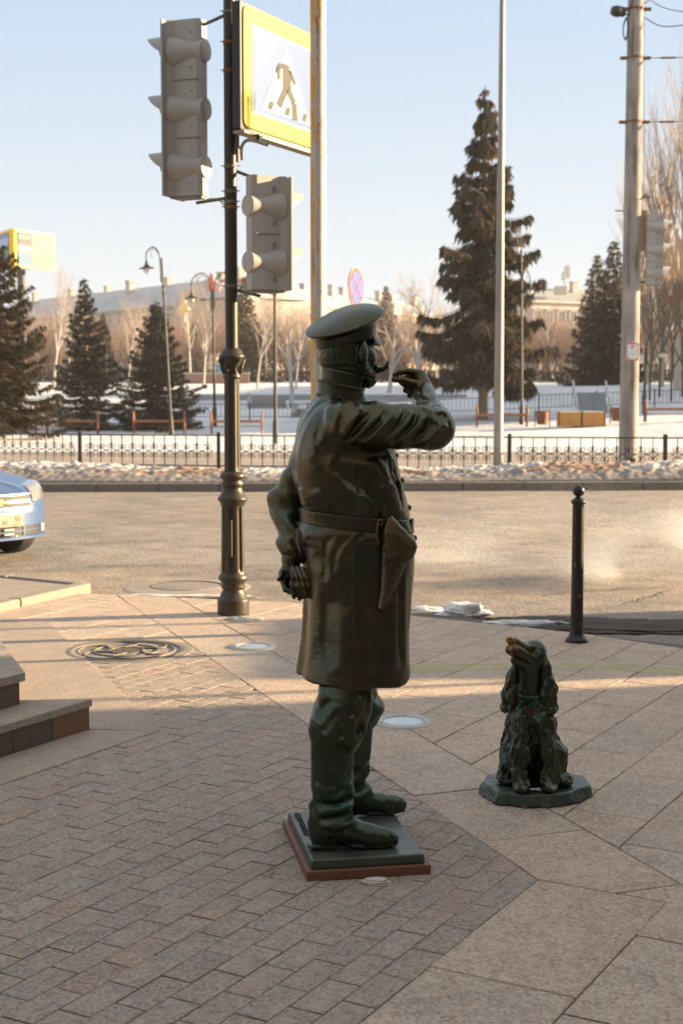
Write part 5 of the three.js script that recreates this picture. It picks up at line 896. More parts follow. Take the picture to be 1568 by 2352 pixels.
{ // ploughed snow, white above and gritty below, with bare brown earth showing
  const W = 30, nx = 900, nz = 60, g = new THREE.PlaneGeometry(W, 1, nx, nz); g.rotateX(-Math.PI / 2); const p = g.attributes.position, C = new Float32Array(p.count * 3);
  for (let i = 0; i < p.count; i++) {
    const x = p.getX(i), t = 0.5 - p.getZ(i);   // 0 at the kerb, 1 at the back
    const wdt = 2.3 + 0.5 * noise(x * 0.25, 4), d = kerbLine(x) + 0.07 + t * wdt;
    const prof = Math.pow(Math.sin(clamp(t * 1.04) * Math.PI), 0.7), big = 0.22 + 0.15 * fbm(x * 0.33 + 3, 2, 0, 2) + (x > 1.5 ? 0.14 * smooth(1.5, 4, x) * smooth(9, 5, x) : 0) + 0.14 * smooth(-3.0, -4.5, x) * smooth(-8.5, -6, x);
    const clod = fbm(x * 2.6, d * 2.6, 0, 4), fine = fbm(x * 11, d * 11, 2, 3);
    let h = 0.10 + prof * (big * 0.72 + 0.17 * Math.abs(clod) + 0.08 * fine); if (t < 0.01 || t > 0.99) h = 0.02;
    p.setXYZ(i, x, Math.max(0.02, h), -d);
    const grit = smooth(0.42, 0.12, t + 0.35 * clod) * 0.8 + 0.35 * smooth(0.0, 0.3, fine + 0.3 * clod), earth = smooth(0.06, 0.20, noise(x * 0.55 + 1.4, d * 1.2, 7) + 0.5 * clod - 0.02) * smooth(0.12, 0.25, t) * smooth(0.75, 0.5, t);
    let c = [0.43, 0.415, 0.405]; c = c.map((v, k) => lerp(v, [0.14, 0.12, 0.105][k], clamp(grit))); c = c.map((v, k) => lerp(v, [0.21, 0.125, 0.075][k], earth * 0.9)); C.set(c, i * 3);
  }
  g.computeVertexNormals(); g.setAttribute('color', new THREE.BufferAttribute(C, 3));
  const s = part('snow_bank', g, dirtySnow); tag(s, 'ploughed ridge of dirty snow along the railing', 'snow', null, 'stuff');
}
// wrought railing
{
  const iron = mat(0.035, 0.033, 0.031, 0.55, 0.4);
  const P = [[-3.1 - 6.4, 31.0], [-5.25, 28.6], [-2.42, 28.05], [0.42, 27.45], [3.17, 26.9], [6.02, 26.5], [8.9, 26.2]].map(([x, d]) => V3(x, 0.10, -d));
  const scrollG = (() => { const pts = (s, f) => { const o = []; for (let i = 0; i <= 14; i++) { const t = i / 14, a = t * Math.PI * 1.9, r = 0.046 * (1 - 0.72 * t); o.push([s * (0.055 - r * Math.cos(a) * 1.0), f * (0.13 - 0.045 + r * Math.sin(a)), 0]); } return o; }; const arc = (s, f) => { const o = []; for (let i = 0; i <= 8; i++) { const t = i / 8; o.push([s * 0.11 * t, f * (0.01 + 0.085 * (1 - Math.pow(1 - t, 2)) * 0 + 0.075 * Math.pow(t, 0.5) * 0), 0]); } return o; }; const list = []; for (const s of [-1, 1]) for (const f of [-1, 1]) list.push(tube([[s * 0.112, 0.004 * f, 0], [s * 0.075, 0.012 * f, 0], [s * 0.03, 0.045 * f, 0], [s * 0.008, 0.10 * f, 0]], 0.0075, 10, 4), tube(pts(s, f), 0.0068, 14, 4)); return merge(list); })();
  const rail = thing('railing', 'black wrought iron railing with scrolls along the central reservation', 'railing');
  const postG = box(0.068, 0.72, 0.068, 0, 0.35, 0), barG = box(0.017, 0.60, 0.017, 0, 0.345, 0), knotG = box(0.032, 0.07, 0.032, 0, 0, 0);
  P.forEach((a, i) => {
    const post = part('post', postG, iron, rail); post.position.copy(a);
    const b = P[i + 1]; if (!b) return; const d = b.clone().sub(a), L = d.length(), ry = Math.atan2(-d.z, d.x); d.normalize();
    for (const y of [0.045, 0.645]) { const r = part('rail', box(L - 0.07, 0.025, 0.03), iron, rail); r.position.copy(a).addScaledVector(d, L / 2).setY(a.y + y); r.rotation.y = ry; }
    const n = Math.round(L / 0.224), st = L / n;
    for (let k = 1; k < n; k++) {
      const q = a.clone().addScaledVector(d, k * st), m = part('baluster', barG, iron, rail); m.position.copy(q); m.rotation.y = ry;
      const u = part('collar', knotG, iron, rail); u.position.copy(q).setY(q.y + (k & 1 ? 0.46 : 0.40)); u.rotation.y = ry;
      if (k & 1 || true) { const s = part('scroll', scrollG, iron, rail); s.position.copy(q).setY(q.y + 0.335); s.rotation.y = ry; }
    }
  });
}
// ================================================================ poles on the reservation
{
  const q = G(1143, 1085, 0.1), p = thing('tall_pole', 'slim tapering grey lamp standard at the railing', 'pole', [q.x, 0.1, q.z]);
  const steel = mat(0.36, 0.325, 0.29, 0.5, 0.25, { map: scaled(patchMap, 1.2) });
  part('shaft', cyl(0.092, 0.072, 4.2, 0, 0, 0, 28), steel, p); part('shaft', cyl(0.071, 0.04, 6.2, 0, 4.2, 0, 24), steel, p); part('joint_collar', cyl(0.078, 0.078, 0.05, 0, 4.18, 0, 28), steel, p); part('access_door', box(0.09, 0.3, 0.012, -0.02, 0.62, 0.089), mat(0.34, 0.31, 0.28, 0.6, 0.3), p);
}
const concAt = G(1441, 1073, 0.1);
{
  const p = thing('concrete_pole', 'thick weathered concrete pole with rusty clamps at the railing', 'pole', [concAt.x, 0.1, concAt.z]);
  const s = -concAt.z / 3267, hp = (y) => (1073 - y) * s;
  const conc = mat(1, 1, 1, 0.9, 0, { vertexColors: true }), rust = mat(0.27, 0.125, 0.05, 0.85, 0.2, { map: scaled(patchMap, 0.2) }), blk = mat(0.022, 0.022, 0.024, 0.5), wire = mat(0.07, 0.065, 0.065, 0.6), rope = mat(0.16, 0.09, 0.06, 0.8);
  const H = 11, g = new THREE.CylinderGeometry(0.145, 0.19, H, 44, 260, true), pp = g.attributes.position, C = new Float32Array(pp.count * 3);
  for (let i = 0; i < pp.count; i++) { const x = pp.getX(i), y = pp.getY(i), z = pp.getZ(i), n = fbm(x * 6, y * 1.3, z * 6, 4), f = fbm(x * 30, y * 16, z * 30, 3); let k = 1 + n * 0.9 + f * 0.4; const stain = smooth(0.12, 0.3, fbm(x * 12 + 5, y * 0.8, z * 12, 3)); C.set([lerp(0.29, 0.16, stain) * k, lerp(0.265, 0.135, stain) * k, lerp(0.24, 0.11, stain) * k], i * 3); }
  g.setAttribute('color', new THREE.BufferAttribute(C, 3)); part('shaft', g.translate(0, H / 2, 0), conc, p);
  part('foot_opening', put(extrude([[-0.055, 0], [0.055, 0], [0.055, 0.12], [0.03, 0.17], [-0.03, 0.17], [-0.055, 0.12]], 0.05), 0.05, 0.02, 0.155), mat(0.006, 0.006, 0.006, 1), p);
  const rad = (y) => lerp(0.19, 0.145, hp(y) / H) + 0.004;
  for (const [y, w] of [[50, 0.05], [157, 0.05], [298, 0.05]]) { const r = rad(y); part('clamp', merge([cyl(r, r, w, 0, hp(y), 0, 36, true), box(0.14, w, 0.09, -r - 0.05, hp(y) + w / 2, 0), box(0.16, w, 0.09, r + 0.06, hp(y) + w / 2, 0)]), rust, p); }
  part('band', cyl(rad(465), rad(465), 0.035, 0, hp(465), 0, 36, true), mat(0.3, 0.26, 0.2, 0.7, 0.3), p); part('bolt', bar([-0.34, hp(492), 0], [-0.15, hp(492), 0], 0.012), wire, p);
  part('cable_loop', merge([tube([[-0.17, hp(68), 0.06], [-0.22, hp(75), 0.07], [-0.25, hp(100), 0.07], [-0.2, hp(118), 0.07], [-0.17, hp(98), 0.08], [-0.18, hp(70), 0.09]], 0.012, 30, 6), tube([[-0.16, hp(60), 0.08], [-0.24, hp(80), 0.06], [-0.22, hp(112), 0.06], [-0.16, hp(108), 0.08]], 0.01, 24, 6), tube([[-0.16, hp(58), 0.1], [-0.02, hp(10), 0.18], [0.16, hp(0), 0.1]], 0.012, 20, 6)]), blk, p);
  const lampH = part('flood_camera', put(lathe([[0, 0], [0.085, 0.0], [0.095, 0.02], [0.095, 0.11], [0.11, 0.13], [0.105, 0.2], [0.085, 0.26], [0, 0.28]], 28).rotateZ(Math.PI / 2), -0.24, hp(56), 0.09, 0, 0.35), blk, p); part('bracket', bar([-0.26, hp(58), 0.08], [-0.12, hp(62), 0.06], 0.016), blk, lampH);
  part('down_lead', tube([[0.165, hp(10), 0.02], [0.18, hp(200), 0.03], [0.20, hp(330), 0.03], [0.21, hp(440), 0.03], [0.19, hp(470), 0.03]], 0.008, 60, 5), wire, p);
  part('small_roof', merge([put(new THREE.ConeGeometry(0.13, 0.09, 4), 0.27, hp(457), 0, 0, 0.8)]), mat(0.05, 0.045, 0.04, 0.7), p);
  // strained wires with insulators leaving to the side street
  for (const [y, dy] of [[157, 0], [298, 0]]) part('span_wire', merge([bar([0.2, hp(y) + 0.03, 0], [0.5, hp(y) + 0.03, 0], 0.008), bar([0.5, hp(y) + 0.03, 0], [0.8, hp(y) + 0.035, 0], 0.02), bar([0.8, hp(y) + 0.035, 0], [9, hp(y) + 0.2, 0.3], 0.009), bar([1.05, hp(y) + 0.04, 0], [1.3, hp(y) + 0.045, 0], 0.02), bar([1.55, hp(y) + 0.05, 0], [2.0, hp(y) + 0.06, 0], 0.015)]), rope, p);
  for (const [y0, y1, x1] of [[8, -6, 9], [12, 14, 9], [66, 96, 4]]) part('overhead_wire', tube([[0.15, hp(y0), 0.04], [0.5, hp(y0 + (y1 > 50 ? 20 : 2)), 0.06], [1.0, hp((y0 + y1) / 2 + (y1 > 50 ? 3 : 0)), 0.08], [x1, hp(y1), 0.2]], 0.011, 40, 5), wire, p);
  part('overhead_wire', tube([[0.16, hp(36), 0.04], [0.28, hp(28), 0.05], [0.36, hp(36), 0.06], [0.6, hp(48), 0.06], [1.2, hp(58), 0.08], [4, hp(72), 0.1]], 0.009, 40, 5), wire, p);
  // small notice tied to the pole
  const nt = canvasTex(96, 128, (c, w, h) => { c.fillStyle = '#b9474a'; c.fillRect(0, 0, w, h); c.fillStyle = '#dfe3e6'; c.fillRect(7, 8, w - 14, h - 16); c.fillStyle = '#c0474c'; for (const x of [36, 44, 53]) c.fillRect(x, 18, 5, 24); c.fillRect(36, 14, 24, 5); c.fillStyle = '#c9b2b4'; c.fillRect(12, 60, 70, 5); c.fillStyle = '#aab6bd'; c.fillRect(14, 74, 60, 4); c.fillRect(14, 84, 50, 4); c.fillStyle = '#c9a23a'; c.fillRect(10, 106, 22, 10); });
  const q = at(1451, 828, -concAt.z - 0.235), no = thing('notice', 'small white notice with red border on the concrete pole', 'notice', [q.x, q.y, q.z], 0.12); part('board', rbox(0.262, 0.345, 0.008, 0.004, 0, 0.17, 0), mat(0.6, 0.58, 0.56, 0.5), no); part('print', put(new THREE.PlaneGeometry(0.25, 0.333), 0, 0.17, 0.0065), (() => { const m = mat(1, 1, 1, 0.4); m.map = nt; return m; })(), no);
  // traffic light seen in profile beside the pole
  const c = at(1497, 655, -concAt.z - 0.05), tl = trafficLight('traffic_light', 'grey three-lamp traffic light beside the concrete pole, hoods in profile', 3, { unit: (655 - 498) * s / 3, w: 0.26, depth: 0.3, pos: [c.x, c.y, c.z], turn: 1.78 });
  tl.updateMatrixWorld(true); const loc = (v) => tl.worldToLocal(v.clone()); for (const y of [520, 648]) part('bracket', bar(loc(at(1460, y, -concAt.z)), loc(at(1490, y, -concAt.z - 0.05)), 0.018), wire, tl);
  part('junction_box', put(new THREE.BoxGeometry(0.11, 0.78, 0.14), ...loc(at(1474, 530, -concAt.z)).toArray()), mat(0.30, 0.20, 0.115, 0.7, 0.2), tl);
  for (const y of [598, 610, 640]) part('cable', tube([at(1462, y, -concAt.z - 0.02), at(1470, y + 10, -concAt.z - 0.05), at(1478, y - 8, -concAt.z - 0.05), at(1490, y - 14, -concAt.z - 0.05)].map(loc), 0.008, 16, 5), wire, tl);
}
// ---- cracks in the asphalt and grit on the paving
{
  const dark = mat(0.075, 0.06, 0.048, 0.95); reseed(19); let n = 0;
  const crackGeo = (pts, w) => { const pos = [], idx = []; pts.forEach((p, i) => { const q = pts[Math.min(pts.length - 1, i + 1)], o = pts[Math.max(0, i - 1)], dx = q[0] - o[0], dz = q[1] - o[1], L = Math.hypot(dx, dz) || 1, k = w * (0.4 + rnd()) * Math.sin((i + 0.5) / pts.length * Math.PI); pos.push(p[0] - dz / L * k, p[2], p[1] + dx / L * k, p[0] + dz / L * k, p[2], p[1] - dx / L * k); if (i) { const a = (i - 1) * 2; idx.push(a, a + 1, a + 2, a + 1, a + 3, a + 2); } }); const g = new THREE.BufferGeometry(); g.setAttribute('position', new THREE.Float32BufferAttribute(pos, 3)); g.setIndex(idx); g.computeVertexNormals(); return g; };
  const all = [];
  for (const [x, y, len, a] of [[1400, 1352, 1.6, 0.5], [1500, 1366, 1.4, 1.0], [1460, 1330, 1.2, -0.2], [1190, 1360, 1.3, 0.1], [640, 1330, 1.4, 0.05], [330, 1300, 2.2, -0.05], [1000, 1290, 1.8, 0.1], [1300, 1280, 2.2, 0.0], [250, 1240, 2.4, 0.05], [620, 1200, 3, 0.03], [1100, 1180, 3, -0.02], [1380, 1235, 2.4, 0.06], [760, 1250, 2, 0.2]]) { const o = G(x, y, -0.02), pts = []; let px = o.x - len / 2 * Math.cos(a), pz = o.z + len / 2 * Math.sin(a), t = a; for (let i = 0; i < 34; i++) { pts.push([px, pz, -0.018 + 0.012 * fbm(px * 0.35, pz * 0.6, 2)]); t = a + rr(-0.7, 0.7); px += Math.cos(t) * len / 34; pz -= Math.sin(t) * len / 34; } all.push(crackGeo(pts, 0.012)); }
  const c = part('road_cracks', all, dark); tag(c, 'dark cracks running through the dusty asphalt', 'cracks', null, 'stuff');
  reseed(23); const grit = []; const crumb = (x, d, r) => { const g = new THREE.TetrahedronGeometry(r, 0); g.rotateX(rr(0, 6)).rotateY(rr(0, 6)).scale(1, 0.6, 1).translate(x, r * 0.3, -d); grit.push(g); };
  for (let i = 0; i < 900; i++) { const d = 3.4 + 7 * rnd() * rnd() + rnd(), x = rr(-0.27, 0.27) * d; crumb(x, d, 0.0012 + 0.0032 * Math.pow(rnd(), 3)); }
  for (let i = 0; i < 130; i++) { const a = rr(0, 6.28), r = 0.20 + 0.20 * rnd() * rnd(); crumb(0.775 - Math.abs(Math.cos(a)) * r * rr(0.4, 1), 5.56 + Math.sin(a) * r, 0.0015 + 0.003 * rnd()); }
  for (let i = 0; i < 260; i++) { const k = rr(-0.3, 0.3); crumb(0.04 - 0.22 - 0.12 * rnd() * rnd() + k * 0.17, 4.87 + k, 0.001 + 0.002 * rnd()); }
  const g = part('grit', grit, mat(0.10, 0.08, 0.065, 0.95)); tag(g, 'dark winter grit scattered over the paving', 'grit', null, 'stuff');
}
// ---- no stopping sign, edge on to the square
{
  const d = 24.9, c = at(818, 660, d), s = thing('no_stopping_sign', 'round red and blue no stopping sign on a grey pole behind the policeman', 'sign', [c.x, 0.1, c.z], 1.2);
  const y = c.y - 0.1, R = 0.35, red = mat(0.55, 0.045, 0.03, 0.4), blue = mat(0.03, 0.10, 0.50, 0.4);
  part('pole', cyl(0.03, 0.03, y + 0.3, 0, 0, -0.06, 14), mat(0.4, 0.39, 0.37, 0.5, 0.4), s);
  part('disc', put(new THREE.CylinderGeometry(R, R, 0.02, 56), 0, y, -0.012, Math.PI / 2), mat(0.05, 0.05, 0.05, 0.6), s);
  part('white_edge', put(new THREE.CircleGeometry(R, 56), 0, y, 0.001), mat(0.75, 0.72, 0.68, 0.4), s);
  part('red_rim', put(new THREE.RingGeometry(R * 0.78, R * 0.97, 56), 0, y, 0.004), red, s);
  part('blue_field', put(new THREE.CircleGeometry(R * 0.78, 56), 0, y, 0.003), blue, s);
  part('red_cross', put(merge([new THREE.PlaneGeometry(R * 1.6, R * 0.15).rotateZ(Math.PI / 4), new THREE.PlaneGeometry(R * 1.6, R * 0.15).rotateZ(-Math.PI / 4).translate(0, 0, 0.001)]), 0, y, 0.006), red, s);
}
// ---- steam drifting low over the road from a manhole
{
  const puff = (cx, cy, cz, sx, sy, sz, n, label, s, size = 0.0017) => {
    reseed(s); const pos = new Float32Array(n * 9), nor = new Float32Array(n * 9), gs = () => (rnd() + rnd() + rnd() + rnd() - 2) * 0.86; let k = 0;
    while (k < n) { const u = gs(), v = gs(), w = gs(), x = cx + u * sx, y = cy + Math.abs(v) * sy * (1 + 0.3 * u), z = cz + w * sz; if (noise(x * 1.3 + s, y * 1.9, z * 1.3) * 0.5 + 0.16 < rnd() * 0.36) continue; const th = rnd() * 6.283, uy = rnd() * 2 - 1, sz_ = Math.sqrt(1 - uy * uy), ax = sz_ * Math.cos(th), ay = uy, az = sz_ * Math.sin(th), L = Math.hypot(ax, az) || 1, bx = az / L, bz = -ax / L, c0 = ay * bz, c1 = az * bx - ax * bz, c2 = -ay * bx; for (let m = 0; m < 3; m++) { const t = m * 2.094, u1 = Math.cos(t) * size, v1 = Math.sin(t) * size, o = k * 9 + m * 3; pos[o] = x + bx * u1 + c0 * v1; pos[o + 1] = Math.max(-0.02, y + c1 * v1); pos[o + 2] = z + bz * u1 + c2 * v1; nor[o] = ax; nor[o + 1] = ay; nor[o + 2] = az; } k++; }
    const g = new THREE.BufferGeometry(); g.setAttribute('position', new THREE.BufferAttribute(pos, 3)); g.setAttribute('normal', new THREE.BufferAttribute(nor, 3));
    const m = new THREE.MeshPhysicalMaterial({ roughness: 1, transmission: 0.5, thickness: 0, side: THREE.DoubleSide, specularIntensity: 0 }); m.color.setRGB(0.8, 0.8, 0.8); const o = part('steam', g, m); tag(o, label, 'steam', null, 'stuff');
  };
  const a = G(1500, 1322), b = G(1090, 1300);
  puff(a.x + 0.15, -0.02, a.z, 0.75, 0.50, 0.5, 210000, 'white steam billowing low over the road past the bollard', 3);
  puff(b.x + 0.2, -0.02, b.z - 0.2, 1.5, 0.62, 0.6, 100000, 'thin drifting steam over the road behind the policeman', 8);
}

// ================================================================ the snowy park
const riseRows = [[38, -0.02], [46, 0.05], [52, 0.08], [58, 0.36], [66, 0.66], [76, 1.02], [90, 1.5], [110, 2.2], [130, 2.75], [180, 3.1], [260, 3.6], [420, 4.5]];
function landY(x, d) {
  let i = 0; while (i < riseRows.length - 2 && riseRows[i + 1][0] < d) i++;
  const [a, b] = [riseRows[i], riseRows[i + 1]]; let y = lerp(a[1], b[1], clamp((d - a[0]) / (b[0] - a[0])));
  y += 0.040 * Math.max(0, x) * smooth(44, 51, d) * smooth(110, 80, d) + 0.10 * fbm(x * 0.12, d * 0.12, 1, 3) * smooth(44, 60, d);
  return y;
}
{
  const nx = 240, nz = 220, pos = [], idx = [], uv = [];
  for (let j = 0; j <= nz; j++) { const t = j / nz, d = 38.4 + t * 30 + t * t * t * 350; for (let i = 0; i <= nx; i++) { const x = (i / nx - 0.5) * (60 + (d - 38) * 1.5); const clump = d < 75 ? 0.05 * fbm(x * 1.1, d * 1.1, 5, 4) + 0.05 * Math.max(0, fbm(x * 0.6, d * 0.9, 9, 3)) * smooth(50, 44, d) * 3 : 0; pos.push(x, j === 0 ? -0.06 : landY(x, d) + Math.max(-0.02, clump), -d); uv.push(x, d); } }
  for (let j = 0; j < nz; j++) for (let i = 0; i < nx; i++) { const a = j * (nx + 1) + i, b = a + nx + 1; idx.push(a, a + 1, b, a + 1, b + 1, b); }
  const g = new THREE.BufferGeometry(); g.setAttribute('position', new THREE.Float32BufferAttribute(pos, 3)); g.setAttribute('uv', new THREE.Float32BufferAttribute(uv, 2)); g.setIndex(idx); g.computeVertexNormals();
  structure('snow_field', g, mat(0.80, 0.815, 0.84, 0.8, 0, { map: scaled(patchMap, 6), bumpMap: scaled(grainBump, 2.2), bumpScale: 0.05 }));
}
const onLand = (x, d) => V3(x, landY(x, d), -d);
const landAt = (vx, d) => onLand((vx - 784) / 3267 * d * 1.0035, d);
// ---- terrace walls and flights
{
  const stone = mat(0.36, 0.35, 0.34, 0.9, 0, { map: scaled(graniteMap, 1.4) });
  const wall = (x0, x1, d, top, h, label) => { const a = (x0 - 784) / 3267 * d, b = (x1 - 784) / 3267 * d, t = thing('terrace_wall', label, 'wall', [(a + b) / 2, top - h, -d], 0); const n = Math.max(1, Math.round((b - a) / 1.8)), w = (b - a) / n; for (let i = 0; i < n; i++) part('stone_block', rbox(w - 0.02, h, 0.35, 0.02, (i + 0.5) * w - (b - a) / 2, h / 2, 0), stone, t); part('snow_cap', rbox(b - a, 0.06, 0.4, 0.025, 0, h + 0.02, 0), snowMat, t); };
  wall(440, 1070, 76, 1.44, 0.30, 'long low grey terrace wall crossing the snowy slope');
  wall(1020, 1330, 84, 1.55, 0.28, 'low terrace wall under the big spruce');
  const flight = (vx, vy, d, w, n, turn, label) => { const q = landAt(vx, d), t = thing('stone_steps', label, 'steps', [q.x, q.y - 0.1, q.z], turn); for (let i = 0; i < n; i++) part('step', rbox(w, 0.17, 0.36, 0.01, 0, 0.085 + i * 0.15, -i * 0.34), stone, t); for (const s of [-1, 1]) part('cheek_wall', put(extrude([[0, 0], [n * 0.34, 0], [n * 0.34, n * 0.15 + 0.25], [0, 0.3]], 0.2), s * (w / 2 + 0.1) + 0.1, 0, 0.1, 0, Math.PI / 2), stone, t); };
  flight(615, 0, 70, 1.9, 4, 0.1, 'snowy stone steps in the slope behind the black pole'); flight(695, 0, 62, 1.0, 3, -0.1, 'short stone steps in the snow beside the rusty pole');
  // timber ramp with pale handrails
  const q = landAt(1360, 57), r = thing('ramp', 'grey boarded ramp with pale handrails on the snowy slope', 'ramp', [q.x, q.y - 0.05, q.z], -0.06), grey = mat(0.22, 0.25, 0.28, 0.85, 0, { map: scaled(patchMap, 0.7) }), railM = mat(0.52, 0.52, 0.50, 0.6);
  for (let i = 0; i < 9; i++) part('board', put(rbox(1.15, 0.05, 0.19, 0.006), 0, 0.05 + i * 0.098, -i * 0.185, 0.49), grey, r);
  for (const s of [-1, 1]) { part('handrail', bar([s * 0.68, 0.35, 0.2], [s * 0.66, 1.35, -1.8], 0.04), railM, r); for (const k of [0.0, 0.5, 1]) part('baluster', bar([s * 0.68, -0.05 + k * 0.75, 0.1 - k * 1.75], [s * 0.67, 0.45 + k * 0.85, 0.05 - k * 1.75], 0.035), railM, r); }
}
// ---- benches with scrolled cast ends
const benchWood = mat(0.34, 0.125, 0.05, 0.55, 0, { map: scaled(patchMap, 0.8) }), castBrown = mat(0.20, 0.075, 0.04, 0.6, 0.2);
{
  const b = thing('park_bench', 'brown park bench with wheel-like cast ends before the slender spruce', 'bench', [0, 0, 0], 0, 'benches along the park edge');
  for (let k = 0; k < 4; k++) part('seat_slat', rbox(1.72, 0.085, 0.09, 0.015, 0, 0.44 + (k === 3 ? 0.01 : 0), -0.15 + k * 0.098), benchWood, b);
  for (const s of [-1, 1]) {
    const e = part('cast_end', put(new THREE.TorusGeometry(0.29, 0.034, 8, 32).scale(0.85, 1.15, 1), s * 0.90, 0.44, -0.02, 0, Math.PI / 2), castBrown, b);
    part('scroll', merge([put(new THREE.TorusGeometry(0.11, 0.024, 6, 22), s * 0.90, 0.54, -0.02, 0, Math.PI / 2), put(new THREE.TorusGeometry(0.085, 0.024, 6, 20), s * 0.90, 0.30, -0.02, 0, Math.PI / 2), put(new THREE.TorusGeometry(0.05, 0.02, 6, 18), s * 0.90, 0.42, -0.15, 0, Math.PI / 2), put(new THREE.TorusGeometry(0.05, 0.02, 6, 18), s * 0.90, 0.42, 0.11, 0, Math.PI / 2)]), castBrown, e);
    for (const z of [-0.2, 0.16]) part('leg', bar([s * 0.90, 0.2, z * 0.8], [s * 0.90, 0.0, z], 0.03, 0.035), castBrown, b);
  }
  part('stretcher', bar([-0.9, 0.26, -0.02], [0.9, 0.26, -0.02], 0.014), castBrown, b);
  const spots = [[170, 51.0, 0.06, null], [368, 51.0, 0.05, 'brown park bench with wheel-like cast ends under the hook lamp'], [545, 51.0, 0.04, 'brown park bench with wheel-like cast ends behind the ornate post'], [28, 51.5, 0.07, 'brown park bench with wheel-like cast ends under the ragged spruce'], [1150, 51.5, -0.05, 'brown park bench with wheel-like cast ends beneath the big spruce'], [1535, 50.5, -0.05, 'brown park bench with wheel-like cast ends past the concrete pole']];
  spots.forEach(([vx, d, turn, label], i) => { const q = landAt(vx, d); const o = i ? dup(b, [q.x, q.y + 0.02, q.z], turn, label) : b; if (!i) { o.position.copy(q).setY(q.y + 0.02); o.rotation.y = turn; } });
}
// ---- planter and litter bins
{
  const wood = mat(0.60, 0.27, 0.055, 0.6, 0, { map: scaled(patchMap, 0.6) }), dk = mat(0.045, 0.025, 0.018, 0.7);
  const q = landAt(1330, 50), p = thing('planter', 'orange timber planter box with dark middle post', 'planter', [q.x, q.y + 0.02, q.z], -0.06);
  for (const s of [-1, 1]) for (let k = 0; k < 4; k++) part('plank', rbox(0.74, 0.118, 0.035, 0.006, s * 0.40, 0.06 + k * 0.124, 0.30), wood, p);
  for (const s of [-1, 1]) for (let k = 0; k < 4; k++) part('side_plank', rbox(0.035, 0.118, 0.58, 0.006, s * 0.80, 0.06 + k * 0.124, 0), wood, p);
  for (const x of [-0.79, 0, 0.79]) part('post', rbox(0.06, 0.52, 0.06, 0.006, x, 0.26, 0.295), x ? castBrown : dk, p);
  part('snow_fill', rbox(1.58, 0.1, 0.58, 0.04, 0, 0.47, 0, 0, 3), snowMat, p); part('back_board', box(1.58, 0.48, 0.03, 0, 0.24, -0.29), wood, p);
  const bin = (vx, d, label) => { const q = landAt(vx, d), b = thing('litter_bin', label, 'litter bin', [q.x, q.y + 0.02, q.z], 0.2, 'brown litter bins by the benches'); part('tub', put(new THREE.CylinderGeometry(0.26, 0.2, 0.46, 4, 1), 0, 0.31, 0, 0, Math.PI / 4 + 0.05), castBrown, b); for (const s of [-1, 1]) part('side_post', bar([s * 0.27, 0, 0], [s * 0.27, 0.62, 0], 0.02), dk, b); part('rim', put(new THREE.TorusGeometry(0.25, 0.018, 4, 4), 0, 0.54, 0, Math.PI / 2, Math.PI / 4), dk, b); };
  bin(1242, 50.5, 'brown tapered litter bin between bench and planter'); bin(1413, 51, 'brown tapered litter bin half behind the concrete pole');
}
// ---- low park fence
{
  const iron = mat(0.03, 0.03, 0.033, 0.6, 0.3), D = 60, x0 = -16, x1 = 18, f = thing('park_fence', 'low black bar fence along the edge of the snowy slope', 'fence');
  const n = Math.round((x1 - x0) / 2.4), bars = [];
  for (let i = 0; i <= n; i++) { const x = lerp(x0, x1, i / n), q = onLand(x, D); const p = part('post', box(0.055, 0.78, 0.055, 0, 0.37, 0), iron, f); p.position.copy(q); if (i < n) { const r = onLand(lerp(x0, x1, (i + 1) / n), D); for (const y of [0.14, 0.66]) part('rail', bar(q.clone().setY(q.y + y), r.clone().setY(r.y + y), 0.013), iron, f); for (let k = 1; k < 14; k++) { const c = q.clone().lerp(r, k / 14); bars.push(box(0.016, 0.56, 0.016, c.x, c.y + 0.40, c.z)); } } }
  part('bars', bars, iron, f).userData.kind = 'stuff';
}
